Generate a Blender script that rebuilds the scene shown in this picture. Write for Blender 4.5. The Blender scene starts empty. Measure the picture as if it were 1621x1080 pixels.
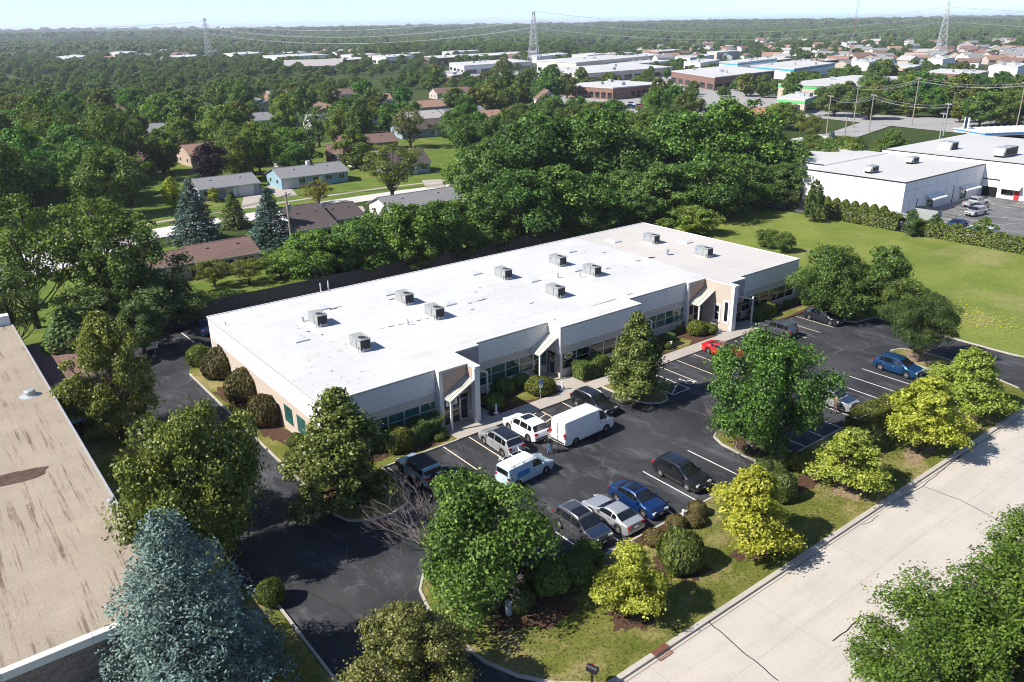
import bpy, bmesh, math, random
import numpy as np
from mathutils import Vector, Matrix
R = math.radians
SC = bpy.context.scene
COL = SC.collection

# ---------------------------------------------------------------- camera
cam = bpy.data.objects.new('camera', bpy.data.cameras.new('camera'))
COL.objects.link(cam)
_p, _r, _y = 0.371963081, -0.0150798554, 0.656660522
_fw = Vector((math.sin(_y)*math.cos(_p), math.cos(_y)*math.cos(_p), -math.sin(_p)))
_rt = Vector((math.cos(_y), -math.sin(_y), 0)); _up = _rt.cross(_fw)
_r2 = math.cos(_r)*_rt + math.sin(_r)*_up; _u2 = -math.sin(_r)*_rt + math.cos(_r)*_up
cam.matrix_world = Matrix(((_r2.x, _u2.x, -_fw.x, 0), (_r2.y, _u2.y, -_fw.y, 0), (_r2.z, _u2.z, -_fw.z, 33.0), (0, 0, 0, 1)))
cam.data.sensor_width = 36.0
cam.data.lens = 36*1267.73183/1621
cam.data.clip_end = 40000
SC.camera = cam

# ---------------------------------------------------------------- sky, sun, exposure
SUN_DIR = R(-17.0); SUN_EL = R(43.0)          # shadows fall towards +X and slightly -Y
world = bpy.data.worlds.new('World'); SC.world = world; world.use_nodes = True
wn = world.node_tree; bg = wn.nodes['Background']
sky = wn.nodes.new('ShaderNodeTexSky'); sky.sky_type = 'NISHITA'; sky.sun_disc = False
sky.sun_elevation = SUN_EL; sky.sun_rotation = R(287)
sky.altitude = 200; sky.air_density = 0.45; sky.dust_density = 0.15; sky.ozone_density = 2.6
wn.links.new(sky.outputs[0], bg.inputs[0]); bg.inputs[1].default_value = 0.115
sun = bpy.data.objects.new('sun', bpy.data.lights.new('sun', 'SUN')); COL.objects.link(sun)
sun.data.energy = 4.2; sun.data.angle = R(0.53); sun.data.color = (1.0, 0.955, 0.88)
_d = Vector((math.cos(SUN_EL)*math.cos(SUN_DIR), math.cos(SUN_EL)*math.sin(SUN_DIR), -math.sin(SUN_EL)))
sun.rotation_euler = _d.to_track_quat('-Z', 'Y').to_euler(); sun.location = (0, 0, 300)
vs = SC.view_settings; vs.view_transform = 'Standard'; vs.look = 'None'; vs.gamma = 1.0
vs.use_curve_mapping = False; vs.exposure = 1.1
SC.cycles.use_denoising = True; SC.cycles.use_adaptive_sampling = True; SC.cycles.adaptive_threshold = .025
SC.cycles.filter_width = 1.05
SC.cycles.max_bounces = 7; SC.cycles.diffuse_bounces = 3; SC.cycles.glossy_bounces = 3
SC.cycles.transmission_bounces = 4; SC.cycles.transparent_max_bounces = 6; SC.cycles.volume_bounces = 0

# ---------------------------------------------------------------- helpers
class MB:
    def __init__(s): s.v = []; s.f = []; s.m = []; s.mi = 0
    def add(s, vs_, fs):
        o = len(s.v); s.v.extend([tuple(p) for p in vs_])
        for f in fs: s.f.append(tuple(i+o for i in f)); s.m.append(s.mi)
        return s
    def box(s, x0, y0, z0, x1, y1, z1):
        if x0 > x1: x0, x1 = x1, x0
        if y0 > y1: y0, y1 = y1, y0
        if z0 > z1: z0, z1 = z1, z0
        return s.add([(x0,y0,z0),(x1,y0,z0),(x1,y1,z0),(x0,y1,z0),(x0,y0,z1),(x1,y0,z1),(x1,y1,z1),(x0,y1,z1)],
                     [(0,3,2,1),(4,5,6,7),(0,1,5,4),(1,2,6,5),(2,3,7,6),(3,0,4,7)])
    def cbox(s, c, d, rz=0, taper=1.0):
        w, l, h = d[0]/2, d[1]/2, d[2]/2; ca, sa = math.cos(rz), math.sin(rz); V = []
        for z, k in ((-h, 1), (h, taper)):
            for x, y in ((-w,-l),(w,-l),(w,l),(-w,l)):
                V.append((c[0]+(x*ca-y*sa)*k, c[1]+(x*sa+y*ca)*k, c[2]+z))
        return s.add(V, [(0,3,2,1),(4,5,6,7),(0,1,5,4),(1,2,6,5),(2,3,7,6),(3,0,4,7)])
    def prism(s, poly, z0, z1):
        n = len(poly); a = sum(poly[i][0]*poly[(i+1)%n][1]-poly[(i+1)%n][0]*poly[i][1] for i in range(n))
        if a < 0: poly = poly[::-1]
        V = [(p[0],p[1],z0) for p in poly]+[(p[0],p[1],z1) for p in poly]
        F = [tuple(range(n))[::-1], tuple(range(n, 2*n))]+[(i,(i+1)%n,n+(i+1)%n,n+i) for i in range(n)]
        return s.add(V, F)
    def sheet(s, poly, z):
        n = len(poly); a = sum(poly[i][0]*poly[(i+1)%n][1]-poly[(i+1)%n][0]*poly[i][1] for i in range(n))
        if a < 0: poly = poly[::-1]
        return s.add([(p[0],p[1],z) for p in poly], [tuple(range(n))])
    def quad(s, a, b, c, d): return s.add([a,b,c,d], [(0,1,2,3)])
    def tube(s, pts, rad, n=6, cap=True):
        pts = [Vector(p) for p in pts]; k = len(pts)
        rad = rad if isinstance(rad, (list, tuple)) else [rad]*k
        V = []; F = []
        for i, p in enumerate(pts):
            t = (pts[min(i+1,k-1)]-pts[max(i-1,0)])
            t = t.normalized() if t.length > 1e-9 else Vector((0,0,1))
            u = t.cross(Vector((0,0,1)) if abs(t.z) < .9 else Vector((1,0,0))).normalized(); w = t.cross(u)
            for j in range(n):
                a = 2*math.pi*j/n; V.append(p+(u*math.cos(a)+w*math.sin(a))*rad[i])
        for i in range(k-1):
            for j in range(n): F.append((i*n+j, i*n+(j+1)%n, (i+1)*n+(j+1)%n, (i+1)*n+j))
        if cap: F.append(tuple(range(n))[::-1]); F.append(tuple(range((k-1)*n, k*n)))
        return s.add(V, F)
    def lathe(s, c, prof, n=16):      # prof [(r,z)] from bottom to top
        V = []; F = []; k = len(prof)
        for r, z in prof:
            for j in range(n):
                a = 2*math.pi*j/n; V.append((c[0]+r*math.cos(a), c[1]+r*math.sin(a), c[2]+z))
        for i in range(k-1):
            for j in range(n): F.append((i*n+j, i*n+(j+1)%n, (i+1)*n+(j+1)%n, (i+1)*n+j))
        F.append(tuple(range(n))[::-1]); F.append(tuple(range((k-1)*n, k*n)))
        return s.add(V, F)
    def mesh(s, name, mats, smooth=None, shift=(0,0,0)):
        me = bpy.data.meshes.new(name)
        v = s.v if shift == (0,0,0) else [(p[0]-shift[0], p[1]-shift[1], p[2]-shift[2]) for p in s.v]
        me.from_pydata(v, [], s.f)
        for m in (mats if isinstance(mats, (list, tuple)) else [mats]): me.materials.append(m)
        if any(s.m): me.polygons.foreach_set('material_index', s.m)
        if smooth is not None:
            me.polygons.foreach_set('use_smooth', [True]*len(me.polygons)); me.set_sharp_from_angle(angle=R(smooth))
        me.update(); return me

def tag(o, label=None, cat=None, group=None, kind=None):
    if label: o['label'] = label
    if cat: o['category'] = cat
    if group: o['group'] = group
    if kind: o['kind'] = kind
    return o
def link(name, data, parent=None, loc=None):
    o = bpy.data.objects.new(name, data); COL.objects.link(o)
    if parent is not None: o.parent = parent
    if loc is not None: o.location = loc
    return o
def thing(name, label, cat, loc=(0,0,0), rz=0, group=None):
    o = link(name, None, None, loc); o.rotation_euler = (0,0,rz); o.empty_display_size = .3
    return tag(o, label, cat, group)
def root_loc(p):
    while p.parent is not None: p = p.parent
    return tuple(p.location)
def part(name, mb, mat, parent, world=False, smooth=None, label=None):
    sh = root_loc(parent) if world else (0,0,0)
    o = link(name, mb.mesh(name, mat, smooth, sh), parent)
    if label: o['label'] = label
    return o
def single(name, mb, mat, label, cat, loc=(0,0,0), group=None, smooth=None):
    o = link(name, mb.mesh(name, mat, smooth, tuple(loc)), None, loc)
    return tag(o, label, cat, group)
def struct(name, mb, mat, parent=None, kind='structure', smooth=None):
    o = link(name, mb.mesh(name, mat, smooth), parent)
    if parent is None: o['kind'] = kind
    return o
def copy_tree(o, parent=None):
    c = o.copy(); COL.objects.link(c)
    if parent is not None: c.parent = parent
    for ch in list(o.children): copy_tree(ch, c)
    return c
def strip(path, w):                        # ribbon polygon round an open path
    L = []; Rr = []; n = len(path)
    for i in range(n):
        a = path[max(i-1,0)]; b = path[min(i+1,n-1)]; dx, dy = b[0]-a[0], b[1]-a[1]; l = math.hypot(dx,dy) or 1
        nx, ny = -dy/l, dx/l; L.append((path[i][0]+nx*w/2, path[i][1]+ny*w/2)); Rr.append((path[i][0]-nx*w/2, path[i][1]-ny*w/2))
    return L, Rr
def ribbon(mb, path, w, z0, z1=None):      # flat ribbon (z1 None) or a kerb of that height
    L, Rr = strip(path, w); n = len(path)
    if z1 is None:
        mb.add([(p[0],p[1],z0) for p in L+Rr], [(n+i, n+i+1, i+1, i) for i in range(n-1)])
    else:
        V = [(p[0],p[1],z) for z in (z0,z1) for p in L+Rr]; m = 2*n
        F = []
        for i in range(n-1):
            F += [(m+n+i, m+n+i+1, m+i+1, m+i), (i, i+1, m+i+1, m+i)[::-1], (n+i, n+i+1, m+n+i+1, m+n+i)]
        F += [(0, m, m+n, n), (n-1, 2*n-1, m+2*n-1, m+n-1)]
        mb.add(V, F)
    return mb
def arc(cx, cy, r, a0, a1, n=8): return [(cx+r*math.cos(R(a0+(a1-a0)*i/n)), cy+r*math.sin(R(a0+(a1-a0)*i/n))) for i in range(n+1)]

# ---------------------------------------------------------------- materials
def newmat(name):
    m = bpy.data.materials.new(name); m.use_nodes = True; nt = m.node_tree
    return m, nt, nt.nodes['Principled BSDF']
def N(nt, t, **kw):
    n = nt.nodes.new(t)
    for k, v in kw.items():
        if k.startswith('_'): setattr(n, k[1:], v)
        else: n.inputs[k.replace('_', ' ')].default_value = v
    return n
def c4(c): return (c[0], c[1], c[2], 1)
def coords(nt, space='world'):
    if space == 'world': return nt.nodes.new('ShaderNodeNewGeometry').outputs['Position']
    return nt.nodes.new('ShaderNodeTexCoord').outputs['Object']
def noise(nt, vec, scale, detail=4, rough=.6, stretch=None, rot=0):
    if stretch or rot:
        mp = nt.nodes.new('ShaderNodeMapping'); nt.links.new(vec, mp.inputs[0])
        if stretch: mp.inputs['Scale'].default_value = stretch
        mp.inputs['Rotation'].default_value = (0,0,rot); vec = mp.outputs[0]
    n = N(nt, 'ShaderNodeTexNoise', Scale=scale, Detail=detail, Roughness=rough); nt.links.new(vec, n.inputs['Vector'])
    return n.outputs['Fac']
def ramp(nt, fac, stops):
    r = nt.nodes.new('ShaderNodeValToRGB'); nt.links.new(fac, r.inputs[0]); e = r.color_ramp.elements
    while len(e) < len(stops): e.new(.5)
    for i, (p, c) in enumerate(stops): e[i].position = p; e[i].color = c4(c) if not isinstance(c, (int, float)) else (c,c,c,1)
    return r.outputs[0]
def mix(nt, fac, a, b, mode='MIX'):
    m = nt.nodes.new('ShaderNodeMix'); m.data_type = 'RGBA'; m.blend_type = mode
    for i, v in ((0, fac), (6, a), (7, b)):
        sock = m.inputs[i]
        if isinstance(v, (int, float)): sock.default_value = v if i == 0 else (v,v,v,1)
        elif isinstance(v, (tuple, list)): sock.default_value = c4(v)
        else: nt.links.new(v, sock)
    return m.outputs[2]
def bump(nt, b, h, strength=.3, dist=.02):
    n = N(nt, 'ShaderNodeBump', Strength=strength, Distance=dist); nt.links.new(h, n.inputs['Height']); nt.links.new(n.outputs[0], b.inputs['Normal'])
def mul(nt, a, b, op='MULTIPLY'):
    m = nt.nodes.new('ShaderNodeMath'); m.operation = op
    for s_, v in ((m.inputs[0], a), (m.inputs[1], b)):
        if isinstance(v, (int, float)): s_.default_value = v
        else: nt.links.new(v, s_)
    return m.outputs[0]
def plain(name, c, rough=.7, metal=0, var=.12, scale=1.5, spec=.3, space='object', fine=0, coat=0):
    """even colour with soft irregular wear in two sizes"""
    m, nt, b = newmat(name); v = coords(nt, space)
    n1 = noise(nt, v, scale, 5, .65); n2 = noise(nt, v, scale*9, 3, .6)
    f = mul(nt, mul(nt, n1, .65), mul(nt, n2, .35), 'ADD')
    col = ramp(nt, f, [(.3, tuple(x*(1-var) for x in c)), (.7, tuple(min(1, x*(1+var)) for x in c))])
    nt.links.new(col, b.inputs['Base Color']); b.inputs['Roughness'].default_value = rough; b.inputs['Metallic'].default_value = metal
    b.inputs['Specular IOR Level'].default_value = spec; b.inputs['Coat Weight'].default_value = coat; b.inputs['Coat Roughness'].default_value = .04
    if fine: bump(nt, b, n2, fine, .02)
    return m
def glassy(name, c, rough=.05, spec=.8):
    m, nt, b = newmat(name); n = noise(nt, coords(nt, 'object'), .9, 2)
    nt.links.new(ramp(nt, n, [(.3, tuple(x*.6 for x in c)), (.7, tuple(x*1.4 for x in c))]), b.inputs['Base Color'])
    b.inputs['Roughness'].default_value = rough; b.inputs['Specular IOR Level'].default_value = spec; b.inputs['IOR'].default_value = 1.5
    return m
def paint(name, c, metal=.0): return plain(name, c, .32, metal, .05, .8, .5, coat=.9)
def tinted(nt, c):                          # colour times the object's own colour
    oi = nt.nodes.new('ShaderNodeObjectInfo'); return mix(nt, 1.0, c, oi.outputs['Color'], 'MULTIPLY')
def leafmat(name, c1, c2, c3, trans=.3, rough=.55):
    m, nt, b = newmat(name)
    at = nt.nodes.new('ShaderNodeAttribute'); at.attribute_name = 'tint'
    col = tinted(nt, ramp(nt, at.outputs['Fac'], [(0, c1), (.55, c2), (1, c3)]))
    nt.links.new(col, b.inputs['Base Color']); b.inputs['Roughness'].default_value = rough; b.inputs['Specular IOR Level'].default_value = .25
    tr = nt.nodes.new('ShaderNodeBsdfTranslucent'); nt.links.new(mix(nt, 1.0, col, (1.0, 1.05, .5), 'MULTIPLY'), tr.inputs[0])
    ms = nt.nodes.new('ShaderNodeMixShader'); ms.inputs[0].default_value = trans
    nt.links.new(b.outputs[0], ms.inputs[1]); nt.links.new(tr.outputs[0], ms.inputs[2])
    nt.links.new(ms.outputs[0], nt.nodes['Material Output'].inputs['Surface']); return m
def grassmat(name, g1, g2, dry, dryness=.5, stripes=0, scale=.25, fine=6.0):
    m, nt, b = newmat(name); v = coords(nt)
    a = noise(nt, v, scale, 6, .65); f = noise(nt, v, fine, 4, .7); d = noise(nt, v, scale*.55, 5, .7)
    col = mix(nt, ramp(nt, a, [(.35, 0), (.65, 1)]), g1, g2)
    col = mix(nt, mul(nt, ramp(nt, d, [(dryness, 0), (min(.98, dryness+.16), 1)]), .8), col, dry)
    if stripes:
        w = N(nt, 'ShaderNodeTexWave', Scale=stripes, Distortion=1.5, Detail=3); w.bands_direction = 'X'; nt.links.new(v, w.inputs[0])
        col = mix(nt, mul(nt, w.outputs['Fac'], .3), col, tuple(x*.6 for x in g2))
    col = mix(nt, 1.0, col, ramp(nt, f, [(.25, .55), (.75, 1.35)]), 'MULTIPLY')
    nt.links.new(col, b.inputs['Base Color']); b.inputs['Roughness'].default_value = .9; b.inputs['Specular IOR Level'].default_value = .1
    bump(nt, b, f, .8, .06); return m

M = {}
def asphalt(name, lo, hi, crack=.5):
    m, nt, b = newmat(name); v = coords(nt)
    a = noise(nt, v, .16, 6, .62); g = noise(nt, v, 14, 3, .6); s = noise(nt, v, .5, 6, .75, (1,.35,1), .5)
    col = mix(nt, ramp(nt, a, [(.38, 0), (.66, 1)]), lo, hi)
    col = mix(nt, mul(nt, ramp(nt, s, [(.52, 0), (.66, 1)]), .55), col, tuple(x*2.4 for x in hi))          # pale scuffs
    wv = N(nt, 'ShaderNodeTexNoise', Scale=.35, Detail=3.0); nt.links.new(v, wv.inputs[0])
    ad = nt.nodes.new('ShaderNodeVectorMath'); ad.operation = 'MULTIPLY_ADD'; nt.links.new(wv.outputs['Color'], ad.inputs[0]); ad.inputs[1].default_value = (3,3,0); nt.links.new(v, ad.inputs[2])
    for sc, w_, dark in ((.085, .0035, 0), (.06, .005, 1)):
        vo = nt.nodes.new('ShaderNodeTexVoronoi'); vo.feature = 'DISTANCE_TO_EDGE'; vo.inputs['Scale'].default_value = sc; vo.inputs['Randomness'].default_value = .85
        mp = nt.nodes.new('ShaderNodeMapping'); mp.inputs['Location'].default_value = (7*dark+3, 2, 0); nt.links.new(ad.outputs[0], mp.inputs[0]); nt.links.new(mp.outputs[0], vo.inputs[0])
        brk = ramp(nt, noise(nt, v, .22+dark*.1, 3), [(.42, 0), (.52, 1)])
        fac = mul(nt, mul(nt, ramp(nt, vo.outputs[0], [(w_*.6, 1), (w_*1.6, 0)]), brk), crack)
        col = mix(nt, fac, col, (.008,.008,.009) if dark else tuple(x*2.8 for x in hi))
    col = mix(nt, 1.0, col, ramp(nt, g, [(.3, .8), (.7, 1.2)]), 'MULTIPLY')
    nt.links.new(col, b.inputs['Base Color']); b.inputs['Roughness'].default_value = .88; b.inputs['Specular IOR Level'].default_value = .2
    bump(nt, b, g, .4, .01); return m
M['asphalt'] = asphalt('asphalt_lot', (.022,.0225,.025), (.047,.048,.051), .4)
M['asphalt_old'] = asphalt('asphalt_worn', (.09,.09,.095), (.15,.15,.15), .7)
def concrete(name, c, var=.12, joint=None, stain=.25):
    m, nt, b = newmat(name); v = coords(nt)
    a = noise(nt, v, .22, 6, .65); g = noise(nt, v, 9, 4, .65); s = noise(nt, v, .4, 6, .75, (.25,1.6,1))
    col = mix(nt, ramp(nt, a, [(.3, 0), (.7, 1)]), tuple(x*(1-var) for x in c), tuple(min(.95, x*(1+var*.5)) for x in c))
    col = mix(nt, mul(nt, ramp(nt, s, [(.5, 0), (.68, 1)]), stain), col, tuple(x*.62 for x in c))
    if joint:
        w = nt.nodes.new('ShaderNodeTexBrick'); w.offset = 0; w.inputs['Scale'].default_value = 1; w.inputs['Brick Width'].default_value = joint[0]; w.inputs['Row Height'].default_value = joint[1]; w.inputs['Mortar Size'].default_value = .03; w.inputs['Color1'].default_value = w.inputs['Color2'].default_value = (0,0,0,1); w.inputs['Mortar'].default_value = (1,1,1,1)
        nt.links.new(v, w.inputs[0]); col = mix(nt, mul(nt, w.outputs['Color'], .3), col, tuple(x*.5 for x in c))
        ln_ = noise(nt, v, .5, 4, .6, (.03,1.1,1)); col = mix(nt, mul(nt, ramp(nt, ln_, [(.45, 0), (.62, 1)]), .22), col, tuple(x*.72 for x in c))
    col = mix(nt, 1.0, col, ramp(nt, g, [(.25, .88), (.75, 1.1)]), 'MULTIPLY')
    nt.links.new(col, b.inputs['Base Color']); b.inputs['Roughness'].default_value = .85; b.inputs['Specular IOR Level'].default_value = .2
    bump(nt, b, g, .25, .01); return m
M['street'] = concrete('street_concrete', (.44,.398,.348), .1, (9.0,3.92), .3); M['walk'] = concrete('sidewalk_concrete', (.36,.32,.28)); M['kerb'] = concrete('kerb_concrete', (.4,.365,.315), .18)
M['resi_road'] = concrete('residential_road', (.5,.48,.46)); M['far_road'] = concrete('far_road', (.3,.29,.28))
M['grass_front'] = grassmat('verge_grass', (.085,.105,.017), (.15,.15,.034), (.33,.25,.125), .49, 0, .3)
M['grass_field'] = grassmat('field_grass', (.115,.16,.026), (.19,.22,.048), (.26,.24,.1), .53, .28, .12)
M['grass_lawn'] = grassmat('lawn_grass', (.075,.12,.018), (.135,.175,.034), (.22,.19,.07), .55, 0, .2)
M['terrain'] = grassmat('terrain_ground', (.03,.05,.012), (.055,.075,.02), (.2,.18,.13), .6, 0, .012, .4)
M['mulch'] = plain('mulch', (.075,.042,.028), .95, 0, .55, 5, .1, 'world', .8)
M['dirt'] = plain('bare_dirt', (.24,.17,.11), .95, 0, .3, 2.5, .1, 'world', .5)
def roofmat(name, c, stain, spots, sc=.08, seam=True):
    m, nt, b = newmat(name); v = coords(nt)
    a = noise(nt, v, sc, 6, .65); s = noise(nt, v, .35, 6, .8, (.4,1.4,1)); t = noise(nt, v, 1.6, 5, .75)
    col = mix(nt, ramp(nt, a, [(.35, 0), (.7, 1)]), c, tuple(x*.86 for x in c))
    col = mix(nt, mul(nt, ramp(nt, s, [(.53, 0), (.72, 1)]), stain), col, (.4,.34,.28))
    if spots: col = mix(nt, mul(nt, mul(nt, ramp(nt, t, [(.635, 0), (.66, 1)]), ramp(nt, a, [(.5, 0), (.55, 1)])), spots), col, (.09,.055,.04))
    if seam:
        w = nt.nodes.new('ShaderNodeTexBrick'); w.inputs['Scale'].default_value = .12; w.inputs['Mortar Size'].default_value = .004; w.inputs['Color1'].default_value = w.inputs['Color2'].default_value = (0,0,0,1); w.inputs['Mortar'].default_value = (1,1,1,1)
        nt.links.new(v, w.inputs[0]); col = mix(nt, mul(nt, w.outputs['Color'], .26), col, (.3,.28,.26))
    nt.links.new(col, b.inputs['Base Color']); b.inputs['Roughness'].default_value = .75; b.inputs['Specular IOR Level'].default_value = .2
    bump(nt, b, s, .12, .02); return m
M['roof_white'] = roofmat('white_membrane', (.51,.51,.505), .5, .95); M['roof_grey'] = roofmat('aged_membrane', (.475,.45,.42), .4, .6)
M['roof_far'] = roofmat('far_flat_roof', (.47,.465,.455), .5, .3, .02, False)
def tanroof():
    m, nt, b = newmat('gravel_tan_roof'); v = coords(nt)
    g = noise(nt, v, 7, 4, .7); a = noise(nt, v, .3, 5, .7); st = noise(nt, v, .9, 7, .75, (3.0,.1,1)); sx = noise(nt, v, .8, 7, .8, (.2,2.2,1)); p = noise(nt, v, .13, 5, .7)
    col = mix(nt, ramp(nt, a, [(.3, 0), (.7, 1)]), (.27,.226,.176), (.335,.282,.22))
    f = mul(nt, ramp(nt, st, [(.525, 0), (.615, 1)]), ramp(nt, p, [(.43, 0), (.52, 1)])); col = mix(nt, mul(nt, f, .85), col, (.1,.065,.05))
    f = mul(nt, ramp(nt, sx, [(.59, 0), (.68, 1)]), ramp(nt, p, [(.45, 0), (.58, 1)])); col = mix(nt, mul(nt, f, .6), col, (.12,.08,.06))
    col = mix(nt, 1.0, col, ramp(nt, g, [(.25, .8), (.75, 1.18)]), 'MULTIPLY')
    nt.links.new(col, b.inputs['Base Color']); b.inputs['Roughness'].default_value = .95; b.inputs['Specular IOR Level'].default_value = .05; bump(nt, b, g, .5, .03); return m
M['roof_tan'] = tanroof()
def brickmat(name, c1, c2, mortar, scale=1.0, bw=.24, bh=.08):
    m, nt, b = newmat(name); tc = nt.nodes.new('ShaderNodeTexCoord'); sep = nt.nodes.new('ShaderNodeSeparateXYZ'); nt.links.new(tc.outputs['Object'], sep.inputs[0])
    cb = nt.nodes.new('ShaderNodeCombineXYZ'); nt.links.new(mul(nt, sep.outputs[0], sep.outputs[1], 'ADD'), cb.inputs[0]); nt.links.new(sep.outputs[2], cb.inputs[1])
    t = nt.nodes.new('ShaderNodeTexBrick'); t.inputs['Scale'].default_value = scale; t.inputs['Brick Width'].default_value = bw; t.inputs['Row Height'].default_value = bh
    t.inputs['Mortar Size'].default_value = .012; t.inputs['Color1'].default_value = c4(c1); t.inputs['Color2'].default_value = c4(c2); t.inputs['Mortar'].default_value = c4(mortar)
    nt.links.new(cb.outputs[0], t.inputs[0]); nt.links.new(t.outputs['Color'], b.inputs['Base Color']); b.inputs['Roughness'].default_value = .9; bump(nt, b, t.outputs['Fac'], -.4, .01); return m
M['brick_dark'] = brickmat('dark_brick', (.12,.085,.075), (.2,.15,.13), (.25,.23,.21), 1, .45, .16)
M['brick_tan'] = brickmat('tan_brick', (.38,.27,.2), (.33,.235,.18), (.45,.38,.32), 1, .4, .14)
M['brick_grey'] = brickmat('grey_brick', (.3,.27,.26), (.27,.25,.24), (.36,.34,.33), 1, .4, .14)
M['brick_red'] = brickmat('red_brick', (.3,.12,.07), (.24,.1,.06), (.35,.3,.27), 1, .5, .16)
M['siding'] = plain('cream_siding', (.68,.67,.625), .6, 0, .05, .6); M['stucco'] = plain('beige_stucco', (.5,.45,.395), .9, 0, .08, 2.5, .1, 'object', .3)
M['stucco_warm'] = plain('warm_stucco', (.43,.36,.295), .9, 0, .06, 2.5, .1, 'object', .3); M['trim'] = plain('white_trim', (.56,.55,.53), .55, 0, .05)
M['coping'] = plain('metal_coping', (.42,.42,.41), .45, .3, .08); M['white_wall'] = plain('white_precast', (.68,.675,.665), .8, 0, .05, .35, .2)
M['glass_teal'] = glassy('teal_window_glass', (.018,.085,.075)); M['glass_dark'] = glassy('dark_window_glass', (.012,.014,.016)); M['alu'] = plain('aluminium_frame', (.55,.57,.57), .4, .6, .06)
M['black'] = plain('black_metal', (.012,.012,.013), .5, 0, .2); M['dark'] = plain('dark_void', (.006,.006,.006), .9); M['rubber'] = plain('tyre_rubber', (.014,.014,.015), .85, 0, .3)
M['canopy'] = plain('standing_seam_canopy', (.5,.49,.42), .45, .3, .08); M['galv'] = plain('galvanised', (.42,.44,.44), .5, .5, .15, 3); M['hvac'] = plain('hvac_casing', (.3,.31,.3), .6, .1, .14, 1.2)
M['hvac_coil'] = plain('hvac_coil', (.035,.035,.035), .7, .2, .3, 12); M['skylight'] = plain('acrylic_dome', (.5,.53,.57), .25, 0, .1, .8, .6)
M['line_white'] = plain('road_paint_white', (.62,.6,.58), .8, 0, .28, 2.5, .2, 'world'); M['line_cream'] = plain('road_paint_cream', (.6,.5,.38), .8, 0, .28, 2.5, .2, 'world')
M['crack'] = plain('crack_sealant', (.02,.017,.015), .9, 0, .3, 3, .2, 'world'); M['rust'] = plain('rusty_iron', (.15,.06,.04), .8, .2, .4, 6)
M['wood_fence'] = plain('weathered_fence', (.1,.085,.075), .9, 0, .35, 3.0); M['wood_pole'] = plain('pole_wood', (.27,.23,.19), .9, 0, .2, 2)
M['steel'] = plain('tower_steel', (.45,.46,.47), .6, .3, .08); M['bark'] = plain('tree_bark', (.075,.058,.045), .95, 0, .35, 4, .1, 'object', .6); M['bark_pale'] = plain('dead_twig_bark', (.25,.205,.175), .95, 0, .2, 4)
M['red_light'] = plain('tail_lens', (.35,.01,.012), .2, 0, .1, 3, .6); M['lamp_glass'] = plain('headlamp_lens', (.55,.57,.6), .12, .3, .1, 3, .7); M['chrome'] = plain('wheel_alloy', (.55,.55,.56), .3, .8, .1, 4)
M['plate'] = plain('number_plate', (.6,.62,.64), .5); M['blue_sign'] = plain('blue_sign', (.04,.22,.5), .5); M['white_sign'] = plain('white_sign', (.8,.8,.8), .5); M['yellow'] = plain('yellow_decal', (.55,.5,.06), .5)
# ================================================================ the setting
def sstep(a, b, x):
    t = max(0.0, min(1.0, (x-a)/(b-a))); return t*t*(3-2*t)
def hz(x, y):
    r = math.hypot(x, y); t = sstep(900, 4800, r)
    return t*(27+5*math.sin(x*.0011+.6)*math.cos(y*.0009)+3*math.sin((x-y)*.0023))
def gridline():
    g = [-4000,-2500,-1500,-800,-400,-150]; v = 0
    while v < 13500:
        g.append(v); v += max(60, v*.07)
    return g
_g = gridline(); _mb = MB(); _n = len(_g)
_mb.add([(x, y, hz(x,y)-.05) for y in _g for x in _g], [(j*_n+i, j*_n+i+1, (j+1)*_n+i+1, (j+1)*_n+i) for j in range(_n-1) for i in range(_n-1)])
struct('terrain', _mb, M['terrain'], smooth=60)

# parking lot and drives
lot = struct('parking_lot', MB().sheet([(12.9,12.0),(12.9,41),(11.9,44),(11.9,97),(88.6,97),(88.6,53),(89.8,46),(89.8,12.0)], .004), M['asphalt'])
street = struct('street', MB().sheet([(-90,11.6),(420,11.6),(420,23.3),(-90,23.3)], .010), M['street'])
VERGE = [(24.2,23.45),(77.6,23.45),(79.8,24.1),(81.2,25.6),(82.1,28.6),(83.0,32),(83.3,34),(83.2,36.6),(82.4,37.9),(81.2,38.3),(80.1,38.0),(79.45,36.9),(79.3,35),(79.3,31.75),
 (53.7,31.75),(53.7,36.4),(53.1,37.7),(51.9,38.3),(50.9,37.8),(50.35,36.5),(50.2,34),(50.2,31.75),(26.2,31.75),(26.2,35.8),(25.3,37.5),(23.5,38.2),(21.6,37.8),(20.5,36.5),(20.0,34.8),(19.88,31.2),(20.05,29.0),(20.85,27.0),(22.2,25.1)]
verge = struct('verge', MB().prism(VERGE, -.1, .10), M['grass_front'])
STRIPL = [(20.1,80.9),(20.1,47.6),(20.55,46.3),(21.6,45.45),(23.4,45.05),(25.1,45.6),(25.95,46.8),(26.1,49),(26.1,51.35),(33.6,51.35),(33.6,54.95),(23.1,54.95),(23.1,82.6),(21.0,82.6),(20.35,82.0)]
struct('planting_strip', MB().prism(STRIPL, -.1, .10), M['grass_front'])
ISLE = [(50.7,51.45),(50.85,47.4),(51.4,46.0),(52.4,45.25),(53.4,45.3),(54.1,46.2),(54.4,48),(54.5,51.45)]
struct('parking_island', MB().prism(ISLE, -.1, .10), M['grass_front'])
FIELD = [(89.8,23.45),(146.5,23.45),(146.5,30),(132.8,30),(132.8,99),(88.4,99),(88.4,56),(85.4,55.2),(85.3,48.2),(85.6,46.7),(86.6,45.5),(89.8,45.0)]
struct('field', MB().prism(FIELD, -.1, .10), M['grass_field'])
struct('neighbour_yard', MB().prism([(-40,97),(11.8,97),(11.8,44.2),(12.75,41.2),(12.75,23.45),(-40,23.45)], -.1, .085), M['grass_front'])
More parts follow.
